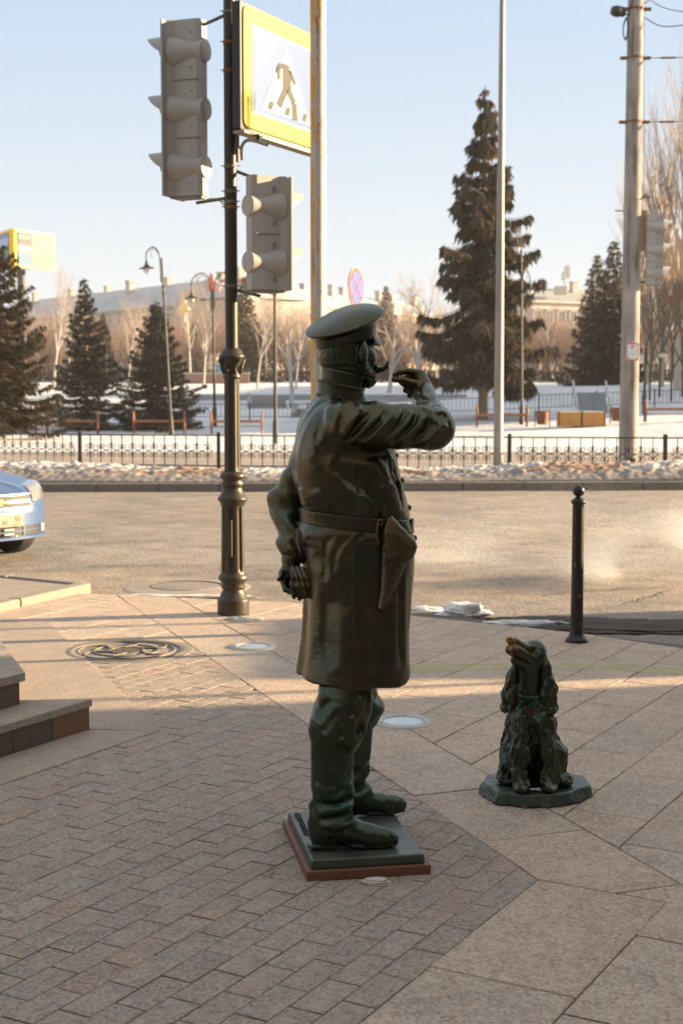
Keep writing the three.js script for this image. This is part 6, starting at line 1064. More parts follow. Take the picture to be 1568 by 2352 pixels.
// ---- park lamps on slender posts
{
  const iron = mat(0.040, 0.037, 0.034, 0.5, 0.4), globe = new THREE.MeshPhysicalMaterial({ roughness: 0.25, transmission: 0.35, thickness: 0 }); globe.color.setRGB(0.72, 0.72, 0.70);
  const lamp = (label, vx, d, H, arms, lean = 0, R = 0.26) => {
    const q = landAt(vx, d), o = thing('park_lamp', label, 'street lamp', [q.x, q.y, q.z], 0, 'lamps in the park'); const top = H - R * 1.6;
    part('post', merge([cyl(0.09, 0.075, 0.7, 0, 0, 0, 16), cyl(0.055, 0.05, top * 0.45 - 0.7, 0, 0.7, 0, 14), cyl(0.048, 0.04, top * 0.35, 0, top * 0.45, 0, 14), cyl(0.036, 0.03, top * 0.2, 0, top * 0.8, 0, 12)]), iron, o);
    for (const y of [0.7, top * 0.45, top * 0.8, top * 0.84]) part('ring', lathe([[0.03, -0.03], [0.075, -0.01], [0.075, 0.01], [0.03, 0.03]], 16).translate(0, y, 0), iron, o);
    for (const [s, yy, z] of arms) {
      const w = R * 2 * s, y0 = yy - R * 1.2, pts = [[0.07 * s, y0 - 0.9, 0], [0.08 * s, y0, 0], [0.1 * s + w * 0.08, y0 + R * 0.8, z * 0.1], [w * 0.5, y0 + R * 1.2, z * 0.5], [w * 0.9, y0 + R * 0.75, z * 0.9], [w, y0 + R * 0.1, z], [w, y0 - R * 0.4, z]];
      const a = part('arm', tube(pts, 0.022, 40, 8), iron, o); part('scroll', tube([[w * 0.28, y0 + R * 0.35, z * 0.3], [w * 0.34, y0 + R * 0.85, z * 0.35], [w * 0.55, y0 + R * 0.95, z * 0.5], [w * 0.72, y0 + R * 0.5, z * 0.7], [w * 0.6, y0 - R * 0.1, z * 0.6]], 0.010, 24, 5), iron, a);
      part('lamp_shade', lathe([[0.02, 0.30], [0.035, 0.24], [0.06, 0.14], [0.11, 0.06], [0.27, 0.0], [0.265, -0.012], [0.10, 0.04]], 28).translate(w, y0 - R * 0.4 - 0.28, z), iron, o);
      part('globe', ball(0.135, 0, 0, 0, 20, 14).scale(1, 1.05, 1).translate(w, y0 - R * 0.4 - 0.33, z), globe, o);
    }
    o.rotation.z = lean; return o;
  };
  lamp('slender dark lamp with one hooked arm in front of the dark young spruce', 396, 50, 6.6, [[-1, 6.55, 0]], 0.045, 0.27);
  lamp('dark lamp with two hooked arms partly hidden by the ornate post', 495, 56, 6.0, [[-1, 5.95, 0], [1, 5.95, 0.1]], 0.008, 0.42);
  lamp('black lamp post standing behind the pedestrian light', 633, 43, 5.9, [[-1, 5.9, -0.2]], 0, 0.2);
  lamp('dark lamp with two arms before the big spruce', 1195, 53, 7.1, [[-0.45, 7.2, 0.7], [0.6, 5.7, -0.2]], 0.012, 0.28);
  lamp('dark hooked lamp among the bare shrubs past the concrete pole', 1474, 56, 3.1, [[1, 3.2, 0]], 0, 0.34);
  lamp('small pale-globed lamp far behind the slender spruce', 250, 100, 3.8, [[-0.5, 3.9, 0]], 0, 0.3);
}

// ================================================================ trees
const barkDark = mat(0.11, 0.078, 0.055, 0.95), barkSpruce = mat(0.20, 0.125, 0.085, 0.95), barkBirch = mat(0.40, 0.36, 0.32, 0.85), twigBrown = mat(0.25, 0.165, 0.13, 0.95), twigPale = mat(0.34, 0.26, 0.20, 0.95);
class Soup {   // collects thin tapered rods and leaf-sized blades into one buffer
  constructor() { this.p = []; this.n = []; this.c = []; }
  rod(a, b, r0, r1, k = 3) {
    const dx = b[0] - a[0], dy = b[1] - a[1], dz = b[2] - a[2], L = Math.hypot(dx, dy, dz) || 1, d = [dx / L, dy / L, dz / L], h = Math.abs(d[1]) < 0.9 ? [0, 1, 0] : [1, 0, 0];
    let u = [d[1] * h[2] - d[2] * h[1], d[2] * h[0] - d[0] * h[2], d[0] * h[1] - d[1] * h[0]]; const m = Math.hypot(...u); u = u.map((v) => v / m); const w = [d[1] * u[2] - d[2] * u[1], d[2] * u[0] - d[0] * u[2], d[0] * u[1] - d[1] * u[0]];
    for (let i = 0; i < k; i++) {
      const q = (j) => { const t = j / k * Math.PI * 2, c = Math.cos(t), s = Math.sin(t); return [u[0] * c + w[0] * s, u[1] * c + w[1] * s, u[2] * c + w[2] * s]; }, e = q(i), f = q(i + 1), P = (o, v, r) => [o[0] + v[0] * r, o[1] + v[1] * r, o[2] + v[2] * r];
      const A = P(a, e, r0), B = P(a, f, r0), C = P(b, f, r1), D = P(b, e, r1); this.p.push(...A, ...B, ...C, ...A, ...C, ...D); this.n.push(...e, ...f, ...f, ...e, ...f, ...e);
    }
  }
  blade(a, b, w, side, col) {   // a narrow spray of needles from a to b, drooping edge to one side
    const P = (o, k) => [o[0] + side[0] * k, o[1] + side[1] * k, o[2] + side[2] * k], m = [lerp(a[0], b[0], 0.5), lerp(a[1], b[1], 0.5), lerp(a[2], b[2], 0.5)], A = a, B = P(m, w), C = b, D = P(m, -w), n = [side[1], 0.6, -side[0]];
    this.p.push(...A, ...D, ...C, ...A, ...C, ...B); for (let i = 0; i < 6; i++) { this.n.push(n[0] * 0.6, 0.8, n[2] * 0.6); if (col) this.c.push(...col); }
  }
  geo(flat = false) { const g = new THREE.BufferGeometry(); g.setAttribute('position', new THREE.Float32BufferAttribute(this.p, 3)); if (flat) g.computeVertexNormals(); else g.setAttribute('normal', new THREE.Float32BufferAttribute(this.n, 3)); if (this.c.length) g.setAttribute('color', new THREE.Float32BufferAttribute(this.c, 3)); return g; }
}
const needleMat = new THREE.MeshPhysicalMaterial({ roughness: 0.85, vertexColors: true, side: THREE.DoubleSide, transmission: 0.35, thickness: 0, specularIntensity: 0.3 });
// a spruce: whorls of boughs that carry hanging sprays
function spruceGeo({ H, R, from, whorls, per, droop, density, s, size, prof, tint, ragged = 0.25 }) {
  reseed(s); const leaf = new Soup(), wood = new Soup();
  wood.rod([0, 0, 0], [0, H * 0.5, 0], H * 0.0155, H * 0.0085, 9); wood.rod([0, H * 0.5, 0], [0, H, 0], H * 0.0085, 0.012, 7);
  for (let i = 0; i < whorls; i++) {
    const t = i / (whorls - 1), y0 = lerp(from, H * 0.985, Math.pow(t, 0.92)), len0 = R * prof(t), n = Math.max(3, Math.round(per * (0.55 + 0.45 * (1 - t)))), turn = rr(0, 6.28);
    for (let k = 0; k < n; k++) {
      const az = turn + k / n * 6.283 + rr(-0.3, 0.3), len = len0 * rr(1 - ragged, 1 + ragged * 0.55) * (1 + 0.9 * ragged * noise(Math.cos(az) * 1.3, y0 * 0.9, Math.sin(az) * 1.3 + s)), c = Math.cos(az), q = Math.sin(az), lift = lerp(-0.10, 0.75, t * t) , y1 = y0 + rr(-0.12, 0.12) * R * 0.3;
      const P = (u) => [c * len * u, y1 + len * (lift * u - droop * (1 - t * 0.7) * Math.sin(u * 2.1) * 0.62 + (droop > 0.5 ? 0.04 : 0.20) * u * u), q * len * u];
      const seg = 6; for (let m = 0; m < seg; m++) wood.rod(P(m / seg), P((m + 1) / seg), lerp(0.030, 0.006, m / seg) * (0.4 + len * 0.3), lerp(0.030, 0.006, (m + 1) / seg) * (0.4 + len * 0.3), 3);
      const tw = Math.max(6, Math.round(density * len));
      for (let m = 0; m < tw; m++) {
        const u = Math.pow(rr(0.03, 1), 0.75), b = P(u), side = rnd() < 0.5 ? -1 : 1, spread = len * 0.48 * (1.1 - u) + size * 0.5, out = rr(0, 1) * spread, sx = -q * side, sz = c * side;
        const a = [b[0] + sx * out * 0.5, b[1] - out * 0.10 - 0.01, b[2] + sz * out * 0.5], hang = rr(0.35, 1.15) * size * (0.6 + 0.6 * droop) * (droop > 0.5 ? 2.2 : 1), fw = rr(0.2, 0.9) * size;
        const e = [a[0] + sx * out * 0.6 + c * fw, a[1] - hang * (0.5 + 0.5 * rnd()), a[2] + sz * out * 0.6 + q * fw];
        const g = rr(0.75, 1.3), old = rnd() < 0.28 ? 1 : 0, col = tint(g, old, t);
        leaf.blade(a, e, size * rr(0.16, 0.30), [rr(-1, 1), rr(-0.3, 0.3), rr(-1, 1)], col);
        if (rnd() < 0.8) leaf.blade([lerp(a[0], e[0], 0.3), lerp(a[1], e[1], 0.3), lerp(a[2], e[2], 0.3)], [e[0] + rr(-1, 1) * size * 0.4, e[1] - rr(0, 0.7) * size, e[2] + rr(-1, 1) * size * 0.4], size * rr(0.12, 0.25), [rr(-1, 1), rr(-0.3, 0.3), rr(-1, 1)], col);
      }
    }
  }
  return [leaf.geo(), wood.geo()];
}
const cone = (p) => (t) => Math.pow(1 - t, p) + 0.03;
const blueGreen = (g, old) => old ? [0.27 * g, 0.15 * g, 0.07 * g] : [0.105 * g, 0.112 * g, 0.088 * g];
const warmGreen = (g, old) => old ? [0.16 * g, 0.085 * g, 0.03 * g] : [0.085 * g, 0.078 * g, 0.034 * g];
const darkGreen = (g, old) => old ? [0.16 * g, 0.095 * g, 0.045 * g] : [0.078 * g, 0.088 * g, 0.058 * g];
function spruce(label, pos, [leaf, wood], turn = 0, scale = 1) { const t = thing('spruce_tree', label, 'tree', [pos.x, pos.y - 0.05, pos.z], turn, 'spruces in the park'); part('trunk', wood, barkSpruce, t); part('crown', leaf, needleMat, t); t.scale.setScalar(scale); return t; }
{
  const bigProf = (t) => t < 0.10 ? 0.80 + 2.0 * t : Math.pow((1 - t) / 0.9, 0.92) + 0.025;
  spruce('big blue-green spruce with hanging boughs behind the slim pole', landAt(1106, 56), spruceGeo({ H: 12.95, R: 2.55, from: 2.5, whorls: 22, per: 7, droop: 0.8, density: 120, s: 71, size: 0.215, prof: bigProf, tint: blueGreen, ragged: 0.45 }), 0.5);
  spruce('slender young spruce with bare tip behind the brown bench', landAt(201, 54), spruceGeo({ H: 5.75, R: 1.75, from: 0.18, whorls: 25, per: 7, droop: 0.2, density: 100, s: 21, size: 0.165, prof: cone(1.05), tint: darkGreen, ragged: 0.35 }), 1.4);
  spruce('broad young spruce behind the hook lamp', landAt(364, 54.5), spruceGeo({ H: 4.9, R: 1.95, from: 0.15, whorls: 23, per: 8, droop: 0.2, density: 100, s: 27, size: 0.165, prof: cone(0.95), tint: darkGreen, ragged: 0.35 }), 2.2);
  spruce('ragged golden-lit spruce cut by the picture edge near the billboard', landAt(-4, 46), spruceGeo({ H: 6.3, R: 2.4, from: 0.9, whorls: 22, per: 8, droop: 0.45, density: 95, s: 45, size: 0.18, prof: (t) => 0.95 * Math.pow(1 - t, 0.7) + 0.05, tint: warmGreen, ragged: 0.4 }), 0.9);
  const far = spruceGeo({ H: 9.6, R: 2.3, from: 0.4, whorls: 24, per: 8, droop: 0.4, density: 34, s: 91, size: 0.36, prof: cone(0.9), tint: blueGreen, ragged: 0.25 });
  spruce('taller of the twin spruces beside the concrete pole', landAt(1399, 92), far, 0.3, 0.97); spruce('shorter of the twin spruces beside the concrete pole', landAt(1362, 94), far, 2.0, 0.9);
  spruce('dark far spruce behind the slender young spruce', landAt(243, 128), far, 1.1, 0.62); spruce('dark far spruce behind the ornate post', landAt(566, 122), far, 4.0, 0.92); spruce('dark far spruce beyond the policeman cap', landAt(885, 125), far, 5.1, 0.86); spruce('dark far spruce among birches under the red roof sign', landAt(452, 140), far, 3.1, 0.6);
}
// bare trees
function bareGeo({ H, r, s, spread, levels, kids, up, twigs, lean = 0, trunkTo = 0.45 }) {
  reseed(s); const wood = new Soup(), fine = new Soup();
  const grow = (a, dir, len, rad, lv) => {
    const segs = lv === 0 ? 7 : 4; let p = a, d = dir.slice(), r0 = rad; const nodes = [];
    for (let i = 0; i < segs; i++) { const q = [p[0] + d[0] * len / segs, p[1] + d[1] * len / segs, p[2] + d[2] * len / segs], r1 = rad * (1 - 0.72 * (i + 1) / segs); (lv < 2 ? wood : fine).rod(p, q, r0, r1, lv === 0 ? 7 : lv === 1 ? 4 : 3); nodes.push([q, d.slice(), (i + 1) / segs, r1]); p = q; r0 = r1; const w = lv === 0 ? 0.05 : 0.16; d = [d[0] + rr(-w, w), d[1] + up * 0.10 * (lv > 0 ? 1 : 0), d[2] + rr(-w, w)]; const m = Math.hypot(...d); d = d.map((v) => v / m); }
    if (lv >= levels) return;
    const n = lv === levels - 1 ? twigs : kids[lv];
    for (let k = 0; k < n; k++) { const t = lv === 0 ? lerp(trunkTo, 1, (k + rnd()) / n) : rr(0.25, 1), [q, qd, , qr] = nodes[Math.min(segs - 1, Math.floor(t * segs))], az = rr(0, 6.28) + k * 2.4, sp = spread * rr(0.7, 1.25); const h = Math.abs(qd[1]) < 0.95 ? [0, 1, 0] : [1, 0, 0]; let u = [qd[1] * h[2] - qd[2] * h[1], qd[2] * h[0] - qd[0] * h[2], qd[0] * h[1] - qd[1] * h[0]]; const m = Math.hypot(...u); u = u.map((v) => v / m); const w = [qd[1] * u[2] - qd[2] * u[1], qd[2] * u[0] - qd[0] * u[2], qd[0] * u[1] - qd[1] * u[0]], c = Math.cos(az), q2 = Math.sin(az); let nd = [0, 1, 2].map((i) => qd[i] * Math.cos(sp) + (u[i] * c + w[i] * q2) * Math.sin(sp)); nd[1] += up * 0.25; const l = Math.hypot(...nd); nd = nd.map((v) => v / l); grow(q, nd, len * (lv === 0 ? lerp(0.62, 0.32, t) : rr(0.40, 0.62)), Math.max(0.006, qr * 0.75), lv + 1); }
  };
  grow([0, 0, 0], [lean, 1, 0], H * 0.9, r, 0);
  return [wood.geo(), fine.geo()];
}
const birchP = [3, 8, 14].map((s, i) => bareGeo({ H: 10, r: 0.16, s, spread: 0.52, levels: 3, kids: [13, 5], up: 0.5, twigs: 6, lean: [0.1, -0.06, 0.03][i], trunkTo: 0.28 }));
const forkP = [5, 9].map((s) => bareGeo({ H: 7.5, r: 0.2, s, spread: 0.62, levels: 3, kids: [9, 6], up: 0.35, twigs: 7, lean: rr(-0.1, 0.1), trunkTo: 0.14 }));
const thicketP = [2, 6, 10, 13].map((s) => bareGeo({ H: 9, r: 0.14, s: s + 40, spread: 0.6, levels: 3, kids: [15, 7], up: 0.35, twigs: 8, trunkTo: 0.1 }));
const poplarP = [4, 7].map((s) => bareGeo({ H: 13, r: 0.2, s: s + 80, spread: 0.24, levels: 3, kids: [26, 6], up: 0.75, twigs: 6, trunkTo: 0.12 }));
function bare(name, label, pos, [wood, fine], wm, fm, turn, scale, group) { const t = thing(name, label, 'tree', [pos.x, pos.y - 0.05, pos.z], turn, group); part('trunk', wood, wm, t); part('crown', fine, fm, t); t.scale.setScalar(scale); }
{
  const list = [[128, 102, 0, 1.0, 'leaning white birch between the ragged spruce and the slender spruce'], [165, 112, 1, 0.85, 'white birch just behind the tip of the slender spruce'], [95, 118, 2, 0.8, 'slim white birch beside the ragged spruce'], [300, 108, 0, 0.75, 'pale birch behind the gap between the young spruces'], [330, 116, 1, 0.85, 'white birch over the broad young spruce'], [440, 112, 2, 1.0, 'white birch behind the hook lamp'], [470, 100, 1, 0.9, 'thin birch between the hook lamp and two-armed lamp'], [592, 100, 0, 0.85, 'white birch just past the ornate post'], [612, 120, 2, 0.95, 'birch behind the black lamp post'], [680, 98, 1, 0.75, 'birch beside the rusty pole'], [1000, 110, 1, 0.8, 'birch beside the big spruce'], [1045, 120, 2, 0.85, 'birch half hidden behind the big spruce'], [1262, 118, 0, 0.8, 'birch between the slim pole lamp and the twin spruces'], [212, 122, 0, 0.9, 'far birch behind the slender spruce']];
  list.forEach(([vx, d, k, sc, label], i) => bare('birch_tree', label, landAt(vx, d), birchP[k], barkBirch, twigPale, i * 1.7, sc * 0.66, 'bare birches in the park'));
  bare('forked_tree', 'pale forked bare tree beside the statue hat on the snow', landAt(893, 88), forkP[0], barkBirch, twigPale, 0.4, 0.72, 'forked bare trees'); bare('forked_tree', 'pale forked bare tree above the raised hand', landAt(958, 92), forkP[1], barkBirch, twigPale, 1.9, 0.8, 'forked bare trees'); bare('forked_tree', 'pale forked bare tree between ornate post and rusty pole', landAt(672, 90), forkP[0], barkBirch, twigPale, 2.6, 0.72, 'forked bare trees');
  bare('poplar_tree', 'tall bare poplar with pale trunk behind the side traffic light', landAt(1548, 74), poplarP[0], mat(0.42, 0.35, 0.28, 0.9), twigPale, 0.2, 0.98, 'bare poplars'); bare('poplar_tree', 'slimmer bare poplar half behind the side traffic light', landAt(1512, 80), poplarP[1], mat(0.36, 0.30, 0.24, 0.9), twigPale, 1.4, 0.8, 'bare poplars'); bare('poplar_tree', 'bare poplar behind the concrete pole', landAt(1478, 88), poplarP[0], mat(0.36, 0.30, 0.24, 0.9), twigPale, 2.4, 0.75, 'bare poplars');
  // brown shrubs at the corner of the park
  [[1486, 66, 0, 0.40], [1508, 69, 1, 0.46], [1535, 64, 2, 0.40], [1560, 68, 3, 0.46], [1578, 63, 0, 0.4]].forEach(([vx, d, k, sc], i) => { const q = landAt(vx, d), t = thing('bare_shrub', 'dense brown bare shrub in the clump past the concrete pole', 'shrub', [q.x, q.y, q.z], i * 2.1, 'brown shrub clump past the concrete pole'); part('stem', thicketP[k][0], barkDark, t); part('twigs', thicketP[k][1], mat(0.24, 0.14, 0.075, 0.95), t); t.scale.set(sc * 1.0, sc * 1.45, sc); });
  // the far wood, one brown mass
  reseed(77); const spots = []; for (let i = 0; i < 560; i++) { const d = rr(118, 205), x = rr(-0.29, 0.29) * d; spots.push([x, d, rr(0.36, 0.62) * (0.85 + (d - 118) / 220), rr(0, 6.28)]); }
  const wood = new THREE.Group(); wood.name = 'far_wood'; wood.userData.kind = 'stuff'; wood.userData.label = 'brown leafless wood massed across the park behind the birches'; wood.userData.category = 'wood'; scene.add(wood);
  const M = new THREE.Matrix4(), Qn = new THREE.Quaternion();
  thicketP.forEach((g, k) => { const own = spots.filter((_, i) => i % 4 === k); g.forEach((gg, j) => { const im = new THREE.InstancedMesh(gg, j ? twigBrown : barkDark, own.length); im.name = j ? 'twigs' : 'trunks'; im.castShadow = im.receiveShadow = true; im.userData.kind = 'stuff'; own.forEach(([x, d, s, a], i) => { const q = onLand(x, d); M.compose(V3(q.x, q.y - 0.1, q.z), Qn.setFromAxisAngle(V3(0, 1, 0), a), V3(s, s, s)); im.setMatrixAt(i, M); }); wood.add(im); }); });
  // clipped hedge line
  const hg = new Soup(); reseed(9); for (let i = 0; i < 26000; i++) { const x = rr(-34, 36), y = rr(0, 0.95), z = rr(-0.5, 0.5); hg.blade([x, y, z], [x + rr(-0.2, 0.2), y + rr(0.05, 0.3), z + rr(-0.2, 0.2)], 0.05, [rr(-1, 1), rr(-1, 1), rr(-1, 1)]); }
  const h = part('hedge', hg.geo(true), mat(0.075, 0.048, 0.040, 0.95, 0, { side: THREE.DoubleSide })); h.position.set(0, landY(0, 116) - 0.05, -116); tag(h, 'long dark clipped hedge at the foot of the wood', 'hedge');
}

// ================================================================ the town behind
{
  const shadeBlueRoof = mat(0.40, 0.43, 0.47, 0.6, 0, { map: scaled(patchMap, 9) }), pinkWall = mat(0.50, 0.42, 0.385, 0.9, 0, { map: scaled(patchMap, 12) }), creamWall = mat(0.44, 0.355, 0.28, 0.9, 0, { map: scaled(patchMap, 10) }), trim = mat(0.50, 0.45, 0.39, 0.9), pane = mat(0.10, 0.12, 0.14, 0.15), chimM = mat(0.40, 0.35, 0.30, 0.9), brick = mat(0.30, 0.17, 0.12, 0.9);  // roof colour is darkened and blued to carry its shade
  // a long block between two plan points, seen from the park side
  function block(name, label, A, B, { eave, ridge, depth, wall, cols, rows, base, chim, winW = 1.3, winH = 1.9, y0 = 5.2, dy = 3.2, roofM = shadeBlueRoof }) {
    const t = thing(name, label, 'building', [A[0], 0, -A[1]], Math.atan2(B[1] - A[1], B[0] - A[0])), L = Math.hypot(B[0] - A[0], B[1] - A[1]);   // local +x along the front, +z towards the park
    part('wall', box(L, eave, depth, L / 2, eave / 2, -depth / 2), wall, t);
    part('cornice', merge([box(L + 0.8, 0.35, 0.9, L / 2, eave + 0.17, 0.2), box(L + 0.4, 0.25, 0.5, L / 2, eave - 1.0, 0.15)]), trim, t);
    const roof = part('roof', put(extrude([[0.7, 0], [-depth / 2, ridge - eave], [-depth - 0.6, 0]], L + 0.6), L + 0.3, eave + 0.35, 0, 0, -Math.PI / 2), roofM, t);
    for (let k = 0; k < chim; k++) { const x = (k + 0.5 + 0.15 * Math.sin(k * 3)) * L / chim, big = k % 2 ? 1 : 0.75; part('chimney', merge([box(1.5 * big, 2.3, 1.0, x, ridge + 0.25, -depth * (0.36 + 0.12 * (k % 3))), box(1.8 * big, 0.25, 1.3, x, ridge + 1.5, -depth * (0.36 + 0.12 * (k % 3)))]), chimM, roof); }
    const g = box(winW, winH, 0.12, 0, 0, 0.03), sill = box(winW + 0.5, 0.18, 0.3, 0, -winH / 2 - 0.1, 0.15), fr = merge([box(0.16, winH + 0.3, 0.25, -winW / 2 - 0.08, 0, 0.1), box(0.16, winH + 0.3, 0.25, winW / 2 + 0.08, 0, 0.1), box(winW + 0.32, 0.16, 0.25, 0, winH / 2 + 0.08, 0.1), box(0.1, winH, 0.2, 0, 0, 0.06)]);
    for (let r = 0; r < rows; r++) for (let c = 0; c < cols; c++) { const x = (c + 0.5) * L / cols, y = y0 + r * dy; const w = part('window', g, pane, t); w.position.set(x, y, 0); part('frame', fr, trim, w); part('sill', sill, trim, w); }
    return t;
  }
  const X = (vx, d) => (vx - 784) / 3267 * d;
  block('apartment_building', 'long pale apartment block under a roof tinted blue-grey for shade seen over the young spruces', [X(10, 300), 300], [X(560, 228), 228], { eave: 16.2, ridge: 20.5, depth: 13, wall: pinkWall, cols: 26, rows: 4, chim: 7 });
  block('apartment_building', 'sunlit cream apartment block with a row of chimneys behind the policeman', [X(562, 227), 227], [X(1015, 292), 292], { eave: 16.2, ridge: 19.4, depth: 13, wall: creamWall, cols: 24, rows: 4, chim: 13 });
  { // roof sign on the corner
    const d = 216, red = mat(0.55, 0.05, 0.05, 0.5), q = at(486, 650, d), s = thing('roof_sign', 'red open-frame letters standing on the corner roof', 'sign', [q.x, q.y - 1, q.z]), u = d / 3267;
    part('letter', merge([bar([-6 * u, 0, 0], [0, 36 * u, 0], 0.28), bar([6 * u, 0, 0], [0, 36 * u, 0], 0.28), bar([-3.4 * u, 14 * u, 0], [3.4 * u, 14 * u, 0], 0.26), bar([-2.2 * u, 23 * u, 0], [2.2 * u, 23 * u, 0], 0.24), box(17 * u, 3.4 * u, 0.3, 0, -1.0 * u, 0)]), red, s);
    for (const [x, w] of [[34, 36], [74, 26]]) part('panel', box(w * u, 6 * u, 0.3, x * u, 19 * u, 0), red, s); part('stand', merge([bar([22 * u, 0, 0], [22 * u, 18 * u, 0], 0.12), bar([46 * u, 0, 0], [46 * u, 18 * u, 0], 0.12), box(9 * u, 12 * u, 1, 13 * u, 2 * u, -1)]), chimM, s);
  }
  block('grey_building', 'grey-roofed building with an aerial mast beyond the twin spruces', [X(1215, 250), 250], [X(1480, 262), 262], { eave: 17.2, ridge: 19.9, depth: 14, wall: pinkWall, cols: 10, rows: 4, chim: 1, roofM: mat(0.24, 0.25, 0.245, 0.85) });
  { const d = 252, q = at(1297, 662, d), m = thing('aerial_mast', 'thin lattice aerial mast on the grey roof', 'mast', [q.x, q.y - 1, q.z]), u = d / 3267, steel = mat(0.4, 0.38, 0.36, 0.6, 0.3); part('lattice', merge([bar([-0.35, 0, 0], [-0.12, 62 * u, 0], 0.07), bar([0.35, 0, 0], [0.12, 62 * u, 0], 0.07), ...[0, 1, 2, 3, 4, 5].map((k) => bar([k & 1 ? -0.3 : 0.3, k * 10 * u, 0], [k & 1 ? 0.3 : -0.3, (k + 1) * 10 * u, 0], 0.05))]), steel, m); part('aerial', merge([box(0.7, 2.2, 0.3, 0.4, 50 * u, 0), box(0.5, 1.4, 0.3, -0.4, 40 * u, 0)]), trim, m); part('roof_hut', box(2, 1.4, 2, -0.8, 0.6, 0), chimM, m); }
  { // white shop fronts and a red hoarding past the shrubs
    const d = 135, q = onLand(X(1480, d), d), b = thing('white_building', 'small white building glimpsed beside the concrete pole', 'building', [q.x, 0, q.z]), h = 1.6 + (900 - 655) * d / 3267; part('wall', box(5, h, 6, 0, h / 2, -3), mat(0.74, 0.68, 0.60, 0.9), b); part('parapet', box(5.4, 0.5, 6.4, 0, h + 0.2, -3), trim, b); for (const y of [3.5, 6.8]) for (const x of [-1.2, 1.2]) part('window', box(1.1, 1.5, 0.1, x, y, 0.02), pane, b);
    const d2 = 120, q2 = at(1560, 700, d2), r = thing('red_hoarding', 'red and white hoarding among the bare poplars', 'hoarding', [q2.x, q2.y, q2.z]), u = d2 / 3267, redM = mat(0.62, 0.045, 0.035, 0.5), wh = mat(0.75, 0.70, 0.74, 0.5); part('red_panel', box(60 * u, 20 * u, 0.3, 4 * u, 10 * u, 0), redM, r); part('white_panel', box(60 * u, 17 * u, 0.3, 4 * u, 29 * u, 0), wh, r); part('top_strip', box(60 * u, 3 * u, 0.32, 4 * u, 39 * u, 0), redM, r); part('leg', bar([-20 * u, 0, 0], [-20 * u, -7, 0], 0.12), chimM, r); part('leg', bar([30 * u, 0, 0], [30 * u, -7, 0], 0.12), chimM, r);
  }
  { // chapel with gilded cupolas among the trees
    const d = 150, u = d / 3267, q = onLand(X(424, d), d), c = thing('chapel', 'small cream chapel with gilded cupolas among the trees', 'chapel', [q.x, q.y, q.z]), gold = mat(0.95, 0.58, 0.16, 0.18, 1), wall = mat(0.72, 0.60, 0.46, 0.9);
    const H = (y) => 1.6 + (900 - y) * u - q.y; part('wall', box(3.6, H(790), 3.6, 0.4, H(790) / 2, 0), wall, c); part('drum', cyl(0.45, 0.45, H(722) - H(792), 0.1, H(792), 0, 18), wall, c); part('cupola', lathe([[0.45, 0], [0.7, 0.3], [0.62, 0.65], [0.25, 1.05], [0.06, 1.4], [0, 1.5]], 24).translate(0.1, H(722), 0), gold, c); part('cross', merge([box(0.12, 1.3, 0.12, 0.1, H(700) + 0.8, 0), box(0.7, 0.14, 0.12, 0.1, H(700) + 1.0, 0), ball(0.3, 0.1, H(700) + 0.15, 0)]), gold, c); part('apse', cyl(1.4, 1.4, H(812), 2.6, 0, 0.5, 24), wall, c);
    const w = thing('brick_wall', 'low dark red garden wall under the chapel', 'wall', [X(500, 112), landY(X(500, 112), 112), -112]); part('wall', box(5, 0.75, 0.3, 0, 0.37, 0), brick, w); part('coping', box(5.1, 0.1, 0.4, 0, 0.8, 0), trim, w);
    const k = thing('blue_kiosk', 'tiny turquoise kiosk at the foot of the wood', 'kiosk', [X(512, 113), landY(X(512, 113), 113) + 0.0, -113.6]); part('booth', rbox(0.9, 1.5, 0.9, 0.05, 0, 0.75, 0), mat(0.08, 0.36, 0.42, 0.6), k); part('roof', rbox(1.1, 0.12, 1.1, 0.03, 0, 1.56, 0), trim, k);
  }
  { // three-sided advertising box on a mast
    const d = 76, c0 = at(33, 614, d), c1 = at(35, 527, d), hgt = c1.y - c0.y, b = thing('billboard', 'yellow-framed advertising box on a mast above the ragged spruce', 'billboard', [c0.x, c0.y, c0.z]);
    const yellow = mat(0.80, 0.48, 0.02, 0.45), dark = mat(0.09, 0.09, 0.10, 0.7), W = 3.0;
    const ad = canvasTex(512, 340, (c, w, h) => { c.fillStyle = '#b5b2ac'; c.fillRect(0, 0, w, h); c.fillStyle = '#2b4770'; c.fillRect(0, 0, 190, 130); c.fillStyle = '#e9ecef'; c.font = 'bold 58px sans-serif'; c.fillText('OZON', 6, 66); c.fillStyle = '#f0f2f3'; c.fillRect(0, 130, 190, 60); c.fillStyle = '#3f6da8'; c.font = 'bold 30px sans-serif'; c.fillStyle = '#6fc3a6'; c.fillRect(0, 190, 190, 40); c.fillStyle = '#3d9be0'; c.fillRect(0, 215, 195, 125); c.fillStyle = '#d8406a'; c.beginPath(); c.arc(170, 122, 20, 0, 7); c.fill(); c.fillStyle = '#e5ded6'; c.fillRect(250, 20, 14, 300); c.fillStyle = '#cddcee'; c.fillRect(330, 70, 90, 40); c.fillStyle = '#ead3cf'; c.fillRect(350, 160, 60, 40); });
    const ad2 = canvasTex(256, 256, (c, w, h) => { c.fillStyle = '#5c6f92'; c.fillRect(0, 0, w, h); c.fillStyle = '#8ea2bd'; c.fillRect(0, 40, w, 60); c.fillStyle = '#24695c'; c.fillRect(0, 110, w, 110); });
